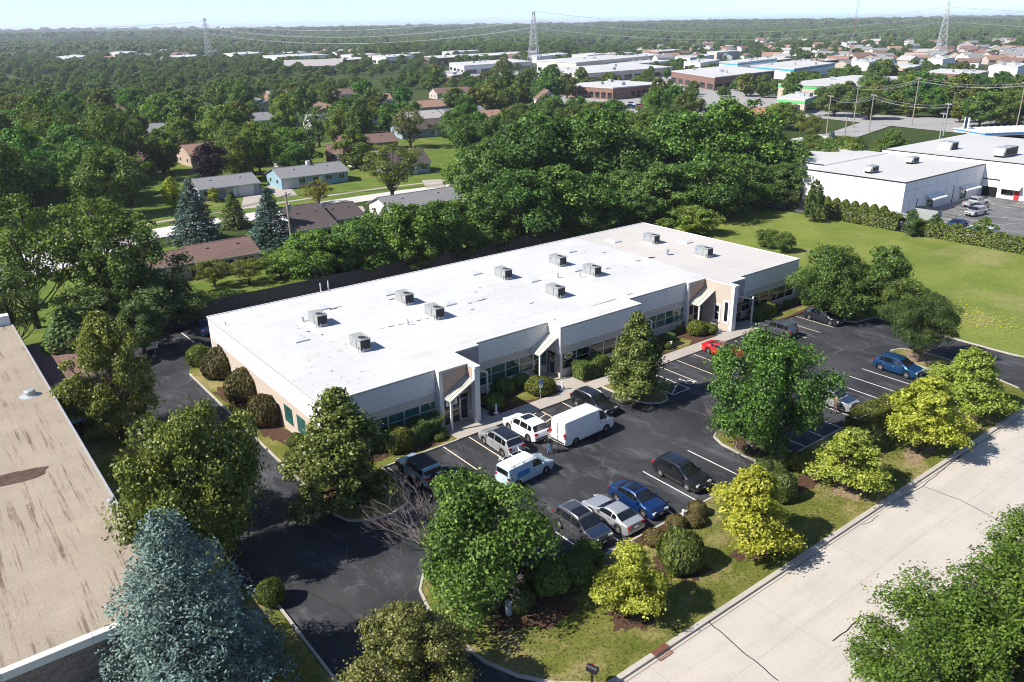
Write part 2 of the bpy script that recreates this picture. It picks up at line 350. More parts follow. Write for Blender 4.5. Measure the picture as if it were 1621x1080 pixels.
struct('far_verge', MB().prism([(-90,11.4),(420,11.4),(420,-60),(-90,-60)], -.1, .10), M['grass_front'])
struct('woodland_floor', MB().prism([(-40,97.4),(150,99.4),(150,142),(-40,134)], -.15, .06), M['grass_lawn'])

# kerbs
def closed(p): return p+[p[0]]
KB = [('kerb', VERGE[3:], .16), ('kerb', STRIPL[:10], .16), ('kerb', ISLE, .16), ('kerb', [(88.2,51.2),(85.5,51.2),(85.3,48.2),(85.6,46.7),(86.6,45.5),(89.8,45.0),(89.8,36),(89.75,30),(90.2,26.5),(91.6,24.4),(94,23.45)], .16),
      ('kerb', [(12.9,24.4),(12.9,41),(11.95,44)], .16), ('kerb', [(11.0,23.4),(-60,23.4)], .34), ('kerb', [(22.2,25.1),(24.2,23.42),(40,23.4),(60,23.4),(77.6,23.42),(79.8,24.1)], .34), ('kerb', [(94,23.4),(420,23.4)], .34), ('kerb', [(-90,11.5),(420,11.5)], .34)]
for nm, path, w in KB:
    P = []
    for i in range(len(path)-1):                    # kerb stones cast in lengths: a joint every 3 m
        a, b_ = path[i], path[i+1]; l = math.hypot(b_[0]-a[0], b_[1]-a[1]); k = max(1, int(l/3))
        P += [(a[0]+(b_[0]-a[0])*j/k, a[1]+(b_[1]-a[1])*j/k) for j in range(k)]
    P.append(path[-1]); struct(nm, ribbon(MB(), P, w, -.05, .15), M['kerb'])

# sidewalk slabs, each a child piece
walk = struct('sidewalk', MB().prism([(33.6,51.55),(77.2,51.55),(77.2,53.0),(33.6,53.0)], -.1, .112), M['walk'])
_x = 33.6
while _x < 77.1:
    _w = min(1.5, 77.2-_x); struct('paving_slab', MB().prism([(_x+.012,51.36),(_x+_w-.012,51.36),(_x+_w-.012,53.02),(_x+.012,53.02)], .02, .125), M['walk'], walk); _x += 1.5
for x0, y0, x1, y1 in ((33.75,53.03,38.4,54.05),(37.1,54.07,38.9,56.9),(46.9,53.03,50.0,55.5),(46.9,55.52,48.85,57.5),(70.6,53.03,72.65,57.1),(73.4,53.03,77.2,54.15)):
    struct('entrance_slab', MB().prism([(x0,y0),(x1,y0),(x1,y1),(x0,y1)], -.05, .124), M['walk'], walk)
for i, (x0,y0,x1,y1) in enumerate(((38.95,53.05,46.85,57.55),(50.05,53.05,60.3,55.5),(60.35,53.05,70.55,57.5),(77.25,51.5,88.3,54.9))):
    bed = struct('planting_bed', MB().prism([(x0,y0),(x1,y0),(x1,y1),(x0,y1)], -.1, .105), M['mulch'])
def blob(cx, cy, rx, ry, seed, n=22, wob=.22):
    r = random.Random(seed); ph = [r.uniform(0,6.28) for _ in range(4)]; out = []
    for i in range(n):
        a = 2*math.pi*i/n; k = 1+wob*(.5*math.sin(2*a+ph[0])+.35*math.sin(3*a+ph[1])+.25*math.sin(5*a+ph[2])+(.3*math.sin(11*a+ph[3])+.2*math.sin(17*a+ph[0]) if n > 40 else 0))
        out.append((cx+rx*k*math.cos(a), cy+ry*k*math.sin(a)))
    return out
for k, (cx,cy,rx,ry) in enumerate(((44.4,54.4,2.6,1.0),(64.5,54.3,3.0,1.0),(82,52.5,4.6,.7))):
    struct('bed_lawn', MB().sheet(blob(cx,cy,rx,ry,k+5), .112), M['grass_front'])
# mulch rings and bare soil on the verge and strips
for k, (p, rx, ry, mt) in enumerate((((29.1,26.6),1.5,1.2,'mulch'),((40.42,26.07),1.6,1.2,'mulch'),((52.23,26.00),1.7,1.2,'dirt'),((61.34,25.41),1.6,1.1,'dirt'),((71.59,26.68),1.6,1.2,'dirt'),((34.8,27.8),1.7,1.4,'mulch'),
    ((25.31,30.74),3.6,1.5,'mulch'),((37.27,31.27),3.0,1.0,'mulch'),((49.67,28.67),2.8,.9,'mulch'),((21.6,72),1.1,3.2,'mulch'),((21.7,64),1.0,3.6,'mulch'),((22.0,56),.8,2.0,'mulch'),((29.5,53),3.2,1.2,'mulch'),((21.6,49.5),1.0,2.2,'mulch'),((81.2,35.4),1.2,1.6,'dirt'),((52.6,48.5),.7,1.4,'dirt'),((52,34.5),1.3,2,'mulch'))):
    struct('soil_patch', MB().sheet(blob(p[0],p[1],rx,ry,k,60,.4), .106+.0004*k), M[mt])
# painted markings
mk = MB(); LX = [26.6+2.69*k for k in range(0,22)]
for x in LX:
    if 46 < x < 57: continue
    mk.sheet([(x-.055,46.35),(x+.055,46.35),(x+.055,51.3),(x-.055,51.3)], .0085)
struct('stall_lines', mk, M['line_cream'], lot)
mk = MB()
for k in range(-6, 14):
    x = 42.06+2.69*k
    if x < 27 or 49.6 < x < 54.2 or x > 79: continue
    mk.sheet([(x-.055,31.95),(x+.055,31.95),(x+.055,37.75),(x-.055,37.75)], .0085)
struct('stall_lines', mk, M['line_white'], lot)
def hatch(x0, x1, y0, y1, mt):
    mk = MB(); w = .055
    ribbon(mk, [(x0,y1),(x0,y0)], .11, .009); ribbon(mk, [(x1,y0),(x1,y1)], .11, .0094); ribbon(mk, [(x0,y0),(x1,y0)], .11, .0098)
    n = 4
    for i in range(n):
        ya = y0+(y1-y0)*i/n; ribbon(mk, [(x0,ya+.2),(x1,ya+(y1-y0)/n+.1)], .1, .0102+.0004*i)
    struct('hatched_bay', mk, mt, lot)
hatch(40.05, 42.74, 47.6, 51.3, M['line_cream']); hatch(54.75, 57.1, 45.8, 51.3, M['line_white'])
mk = MB(); cx, cy = 58.2, 46.9       # painted wheelchair symbol
ribbon(mk, [(cx+.42*math.cos(R(a)), cy-.15+.42*math.sin(R(a))) for a in range(150, 400, 20)], .1, .0088)
ribbon(mk, [(cx-.12,cy+.75),(cx-.05,cy+.2),(cx+.3,cy+.15),(cx+.5,cy-.45),(cx+.68,cy-.4)], .1, .0092); mk.sheet(blob(cx-.14,cy+.95,.13,.13,1,12,0), .0096)
struct('wheelchair_symbol', mk, M['line_white'], lot)
mk = MB(); ribbon(mk, [(23.30,94.26),(23.42,89.89)], .12, .0085); struct('stall_lines', mk, M['line_white'], lot)
# street cracks and joints
rr = random.Random(4)
def wiggle(pts, amp=.12, step=.5):
    out = []
    for a, b in zip(pts[:-1], pts[1:]):
        l = math.hypot(b[0]-a[0], b[1]-a[1]); k = max(2, int(l/step))
        out += [(a[0]+(b[0]-a[0])*i/k+rr.uniform(-amp,amp), a[1]+(b[1]-a[1])*i/k+rr.uniform(-amp,amp)) for i in range(k)]
    return out+[pts[-1]]
for p, w in (([(32.50,23.85),(32.11,21.76),(31.63,17.95)],.07),([(56.89,22.77),(57.14,20.07),(56.40,16.41)],.06),([(53.91,22.93),(56.89,22.77),(61.40,23.00),(67.10,23.18)],.06),([(36.66,17.83),(38.04,17.79),(39.90,17.95)],.08),([(48.72,22.95),(49.52,22.70),(50.65,22.80)],.05)):
    struct('crack', ribbon(MB(), wiggle(p, .06), w, .0135), M['crack'], street)
struct('gutter_line', ribbon(MB(), [(-60,23.02),(420,23.02)], .035, .013), M['crack'], street)
dg_ = thing('storm_drain', 'rust red storm drain grate set into the street kerb', 'drain', (28.3,23.2,.0))
part('frame', MB().box(-.55,-.34,.012,.55,-.28,.03).box(-.55,.05,.012,.55,.11,.03).box(-.55,-.28,.012,-.49,.05,.03).box(.49,-.28,.012,.55,.05,.03), M['rust'], dg_)
for i in range(7): part('grate_bar', MB().box(-.45+.14*i,-.28,.012,-.39+.14*i,.05,.026), M['rust'], dg_)
part('kerb_hood', MB().box(-.6,.03,.151,.6,.4,.19), M['rust'], dg_)
# residential road, lawns and walks behind the fence
RN = [(8.24,123.22),(14.10,131.67),(21.05,136.89),(34.63,144.81),(52.43,147.28),(69.04,149.27),(84.33,149.45),(99.66,147.13),(114.97,143.64),(127.39,142.40)]
RF = [(10.48,141.33),(15.86,151.02),(23.63,149.77),(36.85,152.84),(55.20,154.44),(71.92,155.20),(87.60,155.08),(104.09,153.58),(120.76,150.86),(133.36,149.11)]
struct('residential_road', MB().sheet(RN+RF[::-1], .075), M['resi_road'])
struct('residential_lawn', MB().sheet([(p[0], p[1]+.1) for p in RF]+[(190,215),(60,260),(-5,240),(-8,142)], .055), M['grass_lawn'])
struct('residential_sidewalk', ribbon(MB(), [(p[0]-1, p[1]+5) for p in RF], 1.3, .085), M['walk'])
for a, b_ in (((66.98,165.09),(71.21,181.42)),((56.79,158.57),(65.49,179.18)),((96.41,152.11),(101.35,161.68)),((68.68,136.47),(72.41,146.25)),((64.09,153.69),(57.42,142.87))):
    struct('driveway', ribbon(MB(), [a, b_], 4.5, .09), M['walk'])
# ================================================================ office building
def fbox(mb, fr, u0, u1, d0, d1, z0, z1):
    """box on a wall plane: fr = ('x', y0) faces -Y, ('y', x0) faces -X; d = how far it stands out"""
    if fr[0] == 'x': return mb.box(u0, fr[1]-d0, z0, u1, fr[1]-d1, z1)
    return mb.box(fr[1]-d0, u0, z0, fr[1]-d1, u1, z1)
ob = thing('office_building', 'long single storey office building with white flat roof and cream siding', 'building', (22.95,54.7,0))
HR = 5.5
def wpart(name, mb, mt, parent=None, **k): return part(name, mb, mt, parent or ob, True, **k)
def window(fr, u0, u1, z0, z1, glass, rail=True, fw=.06, fm=None, parent=None, depth=.05):
    f = MB(); fbox(f, fr, u0, u1, -.02, depth, z0, z0+fw); fbox(f, fr, u0, u1, -.02, depth, z1-fw, z1)
    fbox(f, fr, u0, u0+fw, -.02, depth, z0+fw, z1-fw); fbox(f, fr, u1-fw, u1, -.02, depth, z0+fw, z1-fw)
    zm = z0+(z1-z0)*.52
    if rail: fbox(f, fr, u0+fw, u1-fw, -.02, depth, zm-fw/2, zm+fw/2)
    w = wpart('window', f, fm or M['alu'], parent)
    zs = [(z0+fw, zm-fw/2), (zm+fw/2, z1-fw)] if rail else [(z0+fw, z1-fw)]
    for a, b_ in zs: part('pane', fbox(MB(), fr, u0+fw, u1-fw, -.015, .012, a, b_), glass, w, True)
    return w
def door(fr, u0, u1, z0, z1, glass, parent=None):
    f = MB(); k = .08
    fbox(f, fr, u0, u1, -.02, .06, z1-k, z1); fbox(f, fr, u0, u0+k, -.02, .06, z0, z1-k); fbox(f, fr, u1-k, u1, -.02, .06, z0, z1-k); fbox(f, fr, u0+k, u1-k, -.02, .055, z0, z0+.2)
    d = wpart('door', f, M['alu'], parent); part('pane', fbox(MB(), fr, u0+k, u1-k, -.015, .012, z0+.2, z1-k), glass, d, True)
    part('handle', fbox(MB(), fr, u0+k+.03, u0+k+.07, .06, .12, z0+.85, z0+1.25), M['black'], d, True); return d
def boards(fr, u0, u1, z0, z1, h=.25, mt='siding', skip=None):
    mb = MB(); n = round((z1-z0)/h); h = (z1-z0)/n; us = [u0]
    while us[-1]+6.2 < u1: us.append(us[-1]+6.1)
    us.append(u1)
    for a, b_ in zip(us[:-1], us[1:]):
        for i in range(n): fbox(mb, fr, a+.012, b_-.012, 0.0, .045, z0+i*h+.012, z0+(i+1)*h-.016)
    return tag(wpart('siding', mb, M[mt]), kind='stuff')
ZS, ZT, ZM = 3.4, 2.66, .95          # siding foot, window head, sill
def facade(u0, u1, y, wins, glass='glass_teal', back=.3):
    fr = ('x', y)
    wpart('wall_core', fbox(MB(), fr, u0, u1, -back, -.02, ZS, HR-.13), M['coping'])
    boards(fr, u0, u1, ZS, HR-.14)
    wpart('wall_band', fbox(MB(), fr, u0, u1, -back, .02, ZT, ZS-.003), M['stucco'])
    wpart('sill_wall', fbox(MB(), fr, u0, u1, -back, .02, 0, ZM), M['stucco'])
    a, b_, n = wins; s = (b_-a)/n
    if a-u0 > .05: wpart('wall_pier', fbox(MB(), fr, u0, a, -back, .018, ZM, ZT), M['stucco'])
    if u1-b_ > .05: wpart('wall_pier', fbox(MB(), fr, b_, u1, -back, .018, ZM, ZT), M['stucco'])
    for i in range(n): window(fr, a+i*s+.004, a+(i+1)*s-.004, ZM, ZT, M[glass])
    wpart('window_sill', fbox(MB(), fr, a, b_, .021, .1, ZM-.07, ZM), M['trim'])
    wpart('gravel_stop', fbox(MB(), fr, u0, u1, .05, .075, HR-.13, HR+.01), M['coping'])
facade(23.0, 33.6, 54.7, (24.0,33.5,6)); facade(39.95, 48.9, 57.6, (40.0,48.8,5)); facade(48.95, 60.2, 55.6, (49.15,58.6,5), 'glass_dark')
facade(60.25, 69.75, 57.6, (60.4,69.6,6)); facade(76.25, 88.2, 55.0, (77.0,87.6,6), 'glass_dark')
# side, back walls
def sidewall(x, y0, y1, out, wins=()):
    fr = ('y', x) if out < 0 else None
    if out < 0:
        wpart('wall_core', fbox(MB(), fr, y0, y1, -.3, -.02, 3.25, HR-.13), M['coping']); boards(fr, y0, y1, 3.25, HR-.14)
        ys = [y0]+[v for w in wins for v in w]+[y1]
        for a, b_ in zip(ys[::2], ys[1::2]): wpart('side_wall', fbox(MB(), fr, a, b_, -.3, .02, 0, 3.247), M['stucco_warm'])
        for a, b_ in wins:
            wpart('side_wall', fbox(MB(), fr, a+.002, b_-.002, -.3, .02, 0, .9), M['stucco_warm']); wpart('side_wall', fbox(MB(), fr, a+.002, b_-.002, -.3, .02, 2.6, 3.247), M['stucco_warm'])
            window(fr, a, b_, .9, 2.6, M['glass_teal'], True, .07, M['trim'], None, -.02)
        for k in range(1, 5): wpart('joint', fbox(MB(), fr, y0+5.4*k-.012, y0+5.4*k+.012, .018, .024, 0, 3.25), M['coping'])
        wpart('gravel_stop', fbox(MB(), fr, y0, y1, .05, .075, HR-.13, HR+.01), M['coping'])
    else: wpart('side_wall', MB().box(x-.3, y0, 0, x, y1, HR-.13), M['siding'])
sidewall(22.95, 55.0, 81.3, -1, ((58.3,60.1),(61.0,62.8))); sidewall(88.2, 55.35, 81.3, 1)
wpart('corner_post', MB().box(22.88,54.62,0,23.22,54.98,HR-.135), M['siding'])
wpart('back_wall', MB().box(22.95,81.31,0,88.2,81.6,HR-.13), M['siding'])
wpart('wall_lamp', MB().box(22.78,78.8,3.0,22.93,79.1,3.25), M['black'])
# roof
RP = [(22.9,54.64),(33.62,54.64),(33.62,54.02),(36.62,54.02),(36.62,52.85),(37.12,52.85),(37.12,56.94),(39.9,56.94),(39.9,57.54),(48.86,57.54),(48.86,55.54),(60.24,55.54),(60.24,57.54),(69.72,57.54),(69.72,57.12),(72.68,57.12),(72.68,52.85),(73.36,52.85),(73.36,54.14),(76.2,54.14),(76.2,54.94),(88.26,54.94),(88.26,81.66),(22.9,81.66)]
roof = wpart('roof', MB().prism(RP, HR-.12, HR), M['roof_white'])
_gp = [(74.4,81.4),(74.35,76),(74.15,72),(74.25,68),(73.8,63),(73.45,58.5),(73.0,57.4),(72.95,53.1),(73.2,53.1),(73.2,54.4),(76.0,54.4),(76.0,55.2),(88.0,55.2),(88.0,81.4)]
part('aged_membrane', MB().sheet(_gp, HR+.004), M['roof_grey'], roof, True)
cpn = MB()
for a, b_ in zip(RP, RP[1:]+RP[:1]):
    x0, x1 = sorted((a[0], b_[0])); y0, y1 = sorted((a[1], b_[1]))
    if x1-x0 > y1-y0: cpn.box(x0, y0-.02, HR+.002, x1, y1+.13, HR+.055)
    else: cpn.box(x0-.02, y0, HR+.003, x1+.09, y1, HR+.05)
part('coping', cpn, M['trim'], roof, True)
for x, y in ((33.39,76.66),(41.37,76.49),(44.50,69.17),(53.33,76.63),(56.81,69.86),(63.53,69.83),(68.84,76.82),(77.02,76.64),(83.96,69.97),(27.64,69.39)):
    k = part('skylight', MB().box(x-.68,y-.92,HR+.002,x+.68,y+.92,HR+.14), M['trim'], roof, True)
    d = MB(); d.add([(x-.6,y-.84,HR+.145),(x+.6,y-.84,HR+.145),(x+.6,y+.84,HR+.145),(x-.6,y+.84,HR+.145),(x-.35,y-.55,HR+.27),(x+.35,y-.55,HR+.27),(x+.35,y+.55,HR+.27),(x-.35,y+.55,HR+.27)],[(4,5,6,7),(0,1,5,4),(1,2,6,5),(2,3,7,6),(3,0,4,7)])
    part('dome', d, M['skylight'], k, True)
for x, y, h, r_ in ((*(37.74,65.95),.65,.07),(*(59.80,68.54),.6,.09),(*(61.95,67.03),.75,.06),(*(30.10,73.85),.45,.12),(*(23.55,77.90),.35,.05),(*(77.11,67.01),.5,.16)):
    part('vent_pipe', MB().tube([(x,y,HR),(x,y,HR+h)], r_, 8), M['galv'], roof, True)
_vx = (77.11,67.01); part('vent_cap', MB().lathe((*_vx,HR+.5), [(.1,0),(.3,.05),(.28,.2),(.1,.3)], 12), M['galv'], roof, True)
_gx = (41.82,66.20); _gy = (34.68,66.87)
for _k in range(7): part('tar_crack', ribbon(MB(), [(_gx[0]+(_gy[0]-_gx[0])*(_k+.1)/7,_gx[1]+(_gy[1]-_gx[1])*(_k+.1)/7+.05*(_k%2)),(_gx[0]+(_gy[0]-_gx[0])*(_k+.75)/7,_gx[1]+(_gy[1]-_gx[1])*(_k+.75)/7)], .07+.05*(_k%3), HR+.008), M['crack'], roof, True)
for x in (500.5,521): 
    px = (35.87,81.90) if x < 510 else (36.96,82.21); part('service_mast', MB().tube([(*px,HR-.1),(*px,HR+1.0)], .07, 8), M['trim'], roof, True)
def stain(px, py, rx, ry, k): part('tar_stain', MB().sheet(blob(px, py, rx, ry, k, 14, .5), HR+.006+.0003*k), M['crack'], roof, True)
for k, (p, rx, ry) in enumerate((((40.65,74.26),.5,.12),((48.09,67.64),.6,.15),((46.52,67.56),.3,.1),((34.28,75.48),.4,.2),((34.98,75.70),.35,.12),((29.24,70.75),.2,.12),((29.91,69.05),.15,.1),((50.62,71.49),.15,.1),((51.56,63.29),.25,.12),((72.33,67.56),.45,.13),((74.74,67.44),.6,.25),((67.11,67.54),.3,.15),((71.92,73.17),.3,.12),((61.73,58.66),.4,.1),((57.93,58.43),1.6,.06),((45.47,65.72),.3,.08))): stain(p[0], p[1], rx, ry, k)
# entrances: piers, brick faces, fins, canopies
def canopy(xh, xl, y0, y1, zh, zl, post, seams=3, wall_y=None):
    mb = MB(); s = 1 if xh > xl else -1; t = .1
    mb.add([(xl,y0,zl),(xh,y0,zh),(xh,y1,zh),(xl,y1,zl),(xl,y0,zl-t),(xh,y0,zh-t),(xh,y1,zh-t),(xl,y1,zl-t)], [(0,1,2,3),(7,6,5,4),(0,4,5,1),(1,5,6,2),(2,6,7,3),(3,7,4,0)])
    c = wpart('canopy', mb, M['canopy'])
    for i in range(seams+1):
        y = y0+(y1-y0)*i/seams; y = min(max(y, y0+.02), y1-.02); k = MB()
        k.add([(xl,y-.02,zl+.001),(xh,y-.02,zh+.001),(xh,y+.02,zh+.001),(xl,y+.02,zl+.001),(xl,y-.02,zl+.05),(xh,y-.02,zh+.05),(xh,y+.02,zh+.05),(xl,y+.02,zl+.05)], [(4,5,6,7),(0,1,5,4),(3,2,6,7),(0,4,7,3),(1,2,6,5)])
        part('seam', k, M['trim'] if i in (0, seams) else M['coping'], c, True)
    wpart('canopy_post', MB().box(post[0]-.08, post[1]-.08, 0, post[0]+.08, post[1]+.08, post[2]), M['trim'])
canopy(36.58, 33.95, 52.9, 54.05, 4.35, 2.98, (34.05,52.98,3.0)); canopy(37.14, 40.3, 56.05, 56.93, 4.2, 3.0, (40.2,56.1,3.0))
canopy(48.85, 46.5, 55.9, 57.5, 4.4, 3.05, (46.6,56.0,3.1)); canopy(60.26, 62.6, 55.9, 57.5, 4.3, 2.9, (62.5,56.0,2.95))
canopy(72.66, 70.05, 55.6, 57.1, 4.42, 3.1, (70.2,55.7,3.15)); canopy(73.38, 76.7, 53.0, 54.1, 4.2, 3.1, (76.6,53.1,3.45))
# entrance beside the leftmost bay
wpart('pier', MB().box(33.62,54.05,0,33.98,54.95,HR-.13), M['trim'])
wpart('brick_face', MB().box(33.985,54.1,2.72,36.6,54.4,HR-.13), M['brick_tan'])
for i in range(2): window(('x',54.12), 34.0+i*.85, 34.84+i*.85, .13, 2.7, M['glass_dark'])
door(('x',54.12), 35.72, 36.58, .13, 2.3, M['glass_dark']); wpart('transom', MB().box(35.72,54.1,2.31,36.58,54.2,2.7), M['glass_dark'])
_sg = MB().box(34.2,54.03,2.0,35.4,54.05,2.5); sg = wpart('window_sign', _sg, M['white_sign'])
for z, w in ((2.36,.9),(2.24,.7),(2.1,.8)): part('lettering', MB().box(34.8-w/2,54.022,z,34.8+w/2,54.03,z+.06), M['black'], sg, True)
def fin(x0, x1, y0, y1, mt, wins=()):
    fr = ('y', x0); ys = [y0+.42]+[v for w in wins for v in w[:2]]+[y1]
    for a, b_ in zip(ys[::2], ys[1::2]): wpart('fin_wall', MB().box(x0, a, 0, x1, b_, HR-.13), mt)
    for a, b_, z0, z1 in wins:
        wpart('fin_wall', MB().box(x0, a+.002, 0, x1, b_-.002, z0), mt); wpart('fin_wall', MB().box(x0, a+.002, z1, x1, b_-.002, HR-.13), mt)
        window(fr, a, b_, z0, z1, M['glass_dark'], z1 < 3, .09, M['trim'], None, .04)
        s = MB(); fbox(s, fr, a-.14, b_+.14, .003, .05, z1, z1+.16); fbox(s, fr, a-.14, b_+.14, .003, .06, z0-.2, z0); fbox(s, fr, a-.14, a, .003, .05, z0, z1); fbox(s, fr, b_, b_+.14, .003, .05, z0, z1); wpart('window_surround', s, M['trim'])
    wpart('fin_end', MB().box(x0-.03, y0, 0, x1+.03, y0+.418, HR-.13), M['trim'])
fin(36.6, 37.1, 52.9, 56.98, M['stucco_warm'], ((53.45,53.8,1.05,3.6),))
wpart('fin_face', MB().box(36.56,53.34,2.7,36.597,54.08,HR-.14), M['brick_tan'])
wpart('brick_face', MB().box(37.12,57.0,2.6,39.85,57.3,HR-.13), M['brick_grey']); wpart('corner_trim', MB().box(39.86,56.9,2.6,39.99,57.58,HR-.14), M['trim'])
for i in range(3): window(('x',57.05), 37.2+i*.9, 38.09+i*.9, .13, 2.58, M['glass_dark'])
# second entrance: door in the return wall
fr2 = ('y', 48.9)
wpart('return_wall', MB().box(48.9,55.62,2.6,49.2,57.9,HR-.13), M['siding']); wpart('return_wall', MB().box(48.9,55.62,0,49.2,56.35,2.597), M['stucco_warm'])
wpart('corner_trim', MB().box(48.84,55.52,0,49.12,55.61,HR-.14), M['trim'])
door(fr2, 56.36, 57.2, .13, 2.25, M['glass_dark']); window(fr2, 57.22, 57.58, .13, 2.25, M['glass_dark'], False); wpart('transom', MB().box(48.92,56.36,2.27,49.1,57.58,2.595), M['glass_dark'])
def decal(fr, u, z, ru, rz):
    for nm, k, mt, d in (('decal_disc',1.0,'white_sign',.02),('decal_ring',.84,'yellow',.026)):
        V = []
        for i in range(20):
            a = 2*math.pi*i/20; uu = u+ru*k*math.cos(a); zz = z+rz*k*math.sin(a); V.append((uu, fr[1]-d, zz) if fr[0] == 'x' else (fr[1]-d, uu, zz))
        wpart(nm, MB().add(V, [tuple(range(20))] if fr[0] == 'x' else [tuple(range(20))[::-1]]), M[mt])
    for du, w in ((-.38,.2),(-.05,.24),(.32,.2)): wpart('decal_mark', fbox(MB(), fr, u+ru*(du-w/2), u+ru*(du+w/2), .027, .032, z-rz*.35, z+rz*.4), M['black'])
decal(('x',55.58), 50.0, 2.28, .62, .3); decal(('y',48.86), 56.78, 1.75, .24, .24)
# right side of third bay
wpart('return_wall', MB().box(59.95,55.95,0,60.22,57.58,HR-.13), M['siding'])
# third entrance with the tall beige tower
wpart('pier', MB().box(69.76,57.15,0,70.1,57.9,HR-.13), M['trim']); wpart('brick_face', MB().box(70.105,57.2,2.75,72.68,57.5,HR-.13), M['brick_tan'])
for i in range(2): window(('x',57.22), 70.12+i*.85, 70.96+i*.85, .13, 2.73, M['glass_dark'])
door(('x',57.22), 71.84, 72.66, .13, 2.4, M['glass_dark']); wpart('transom', MB().box(71.84,57.2,2.42,72.66,57.3,2.73), M['glass_dark'])
fin(72.7, 73.34, 52.9, 57.18, M['stucco_warm'], ((53.5,54.15,1.0,3.5),(54.75,55.5,.95,2.8)))
wpart('brick_face', MB().box(73.36,54.2,2.75,76.15,54.5,HR-.13), M['brick_grey']); wpart('corner_trim', MB().box(76.15,54.1,2.75,76.27,54.95,HR-.14), M['trim'])
door(('x',54.25), 73.5, 74.5, .13, 2.4, M['glass_dark']); window(('x',54.25), 74.55, 76.15, .13, 2.7, M['glass_dark']); wpart('transom', MB().box(73.5,54.25,2.42,74.5,54.35,2.73), M['glass_dark'])
wpart('inner_floor', MB().box(23.3,57.95,0,87.9,81.3,.1), M['dark'])
wpart('inner_screen', MB().box(23.3,58.2,.1,87.9,58.3,5.3), M['dark'])
# rooftop units
def hvac(px, label, blue=False):
    u = thing('rooftop_unit', label, 'air conditioner', (px[0], px[1], HR), 0, 'rooftop units on the office building')
    W, L, H = 1.15, 2.1, 1.15
    part('curb', MB().box(.06,.05,.001,W-.06,L-.05,.16), M['trim'], u)
    part('casing', MB().box(0,.75,.17,W,L,H).box(.05,.03,.17,W-.05,.749,H), M['hvac'], u)
    part('top_panel', MB().box(-.03,-.02,H+.001,W+.03,L+.03,H+.04), M['hvac'], u)
    part('coil', MB().box(.1,-.02,.25,W-.1,.028,H-.08).box(W-.048,.08,.25,W-.01,.74,H-.08), M['hvac_coil'], u)
    part('fan_ring', MB().lathe((W/2,.55,H+.041), [(.47,0),(.47,.07),(.42,.07),(.4,.02)], 18), M['galv'], u)
    part('fan_grille', MB().lathe((W/2,.55,H+.042), [(.39,0),(.39,.03)], 18), M['hvac_coil'], u)
    for i in range(4): part('access_panel', MB().box(-.012,.8+.32*i,.26,-.002,1.08+.32*i,H-.1), M['hvac'], u)
    part('conduit', MB().tube([(-.06,.2,0),(-.06,.2,.5),(.0,.2,.55)], .03, 6), M['black'], u)
    part('gas_riser', MB().tube([(.3,-.1,.02),(.3,-.1,.4),(.3,.02,.4)], .03, 6), M['galv'], u)
    if blue: part('nameplate', MB().box(-.018,1.5,H-.35,-.004,1.95,H-.2), M['blue_sign'], u)
for p, l in (((30.42,71.11),'grey rooftop unit nearest the left edge of the white roof'),((30.54,62.37),'grey rooftop unit closest to the front left corner of the white roof'),((40.62,71.27),'grey rooftop unit left of centre, in the row nearer the back edge'),
             ((40.59,65.26),'large grey rooftop unit beside a skylight, left of centre on the front row'),((54.37,71.72),'grey rooftop unit in the middle of the roof towards the fence'),((62.91,71.74),'grey rooftop unit right of centre between two skylights at the back'),
             ((63.13,65.78),'grey rooftop unit last before the aged grey roof area'),((54.57,62.54),'grey rooftop unit nearest the second entrance canopy'),((79.80,71.75),'pale grey rooftop unit far back on the aged roof area'),((79.73,62.65),'pale grey rooftop unit nearest the right end of the roof')):
    hvac(p, l, 'blue' in l or p[0] > 60)

# ================================================================ tan roofed neighbour
nb = thing('warehouse', 'low warehouse with wide tan gravel roof and dark brick wall at left', 'building', (6.8,38.3,0))
def npart(name, mb, mt, parent=None, **k): return part(name, mb, mt, parent or nb, True, **k)
troof = npart('roof', MB().prism([(6.8,38.3),(6.8,94.2),(-45,94.2),(-45,38.3)], 4.8, 5.0), M['roof_tan'])
npart('brick_wall', MB().box(-45,38.35,0,6.75,38.65,4.6), M['brick_dark']); npart('side_wall', MB().box(6.45,38.66,0,6.72,94.1,4.795), M['brick_dark'])
npart('back_wall', MB().box(-45,93.8,0,6.44,94.1,4.795), M['brick_dark']); npart('belt_course', MB().box(-45,38.26,2.3,6.8,38.345,2.5), M['coping'])
for i in range(13): part('coping', MB().box(6.78-4*(i+1)+.01,38.2,4.6,6.78-4*i-.01,38.62,5.05), M['trim'], troof, True)
part('gutter', MB().box(6.72,38.63,4.86,6.86,94.2,5.04), M['coping'], troof, True); part('gutter_lip', MB().box(6.865,38.63,4.7,6.93,94.2,4.98), M['black'], troof, True)
part('parapet', MB().box(-20,94.25,4.0,6.7,95.2,6.0), M['white_wall'], troof, True)
for x, y in ((*(6.31,48.84),),(*(6.33,49.54),)):
    v = part('vent_pipe', MB().tube([(x,y,5.0),(x,y,5.85)], .13, 10), M['galv'], troof, True); part('vent_cap', MB().lathe((x,y,5.85), [(.16,0),(.22,.06),(.2,.14),(.05,.18)], 12), M['galv'], v, True)
_v = (5.26,72.90); part('roof_vent', MB().lathe((*_v,5.0), [(.8,0),(.55,.08),(.45,.1),(.42,.45),(.36,.5)], 16), M['galv'], troof, True)
for k, (p, rx, ry) in enumerate((((1.64,58.45),2.6,.9),((2.15,58.89),1.2,.5))): part('roof_patch', MB().sheet(blob(p[0],p[1],rx,ry,k+40,24,.35), 5.004+.002*k), plain('tar_patch%d' % k, (.09,.06,.045), .95, 0, .5, 2, .1, 'world'), troof, True)
an = thing('annex', 'lean-to annex with brown sheet roof beside the tan roofed warehouse', 'building', (6.95,79.5,0))
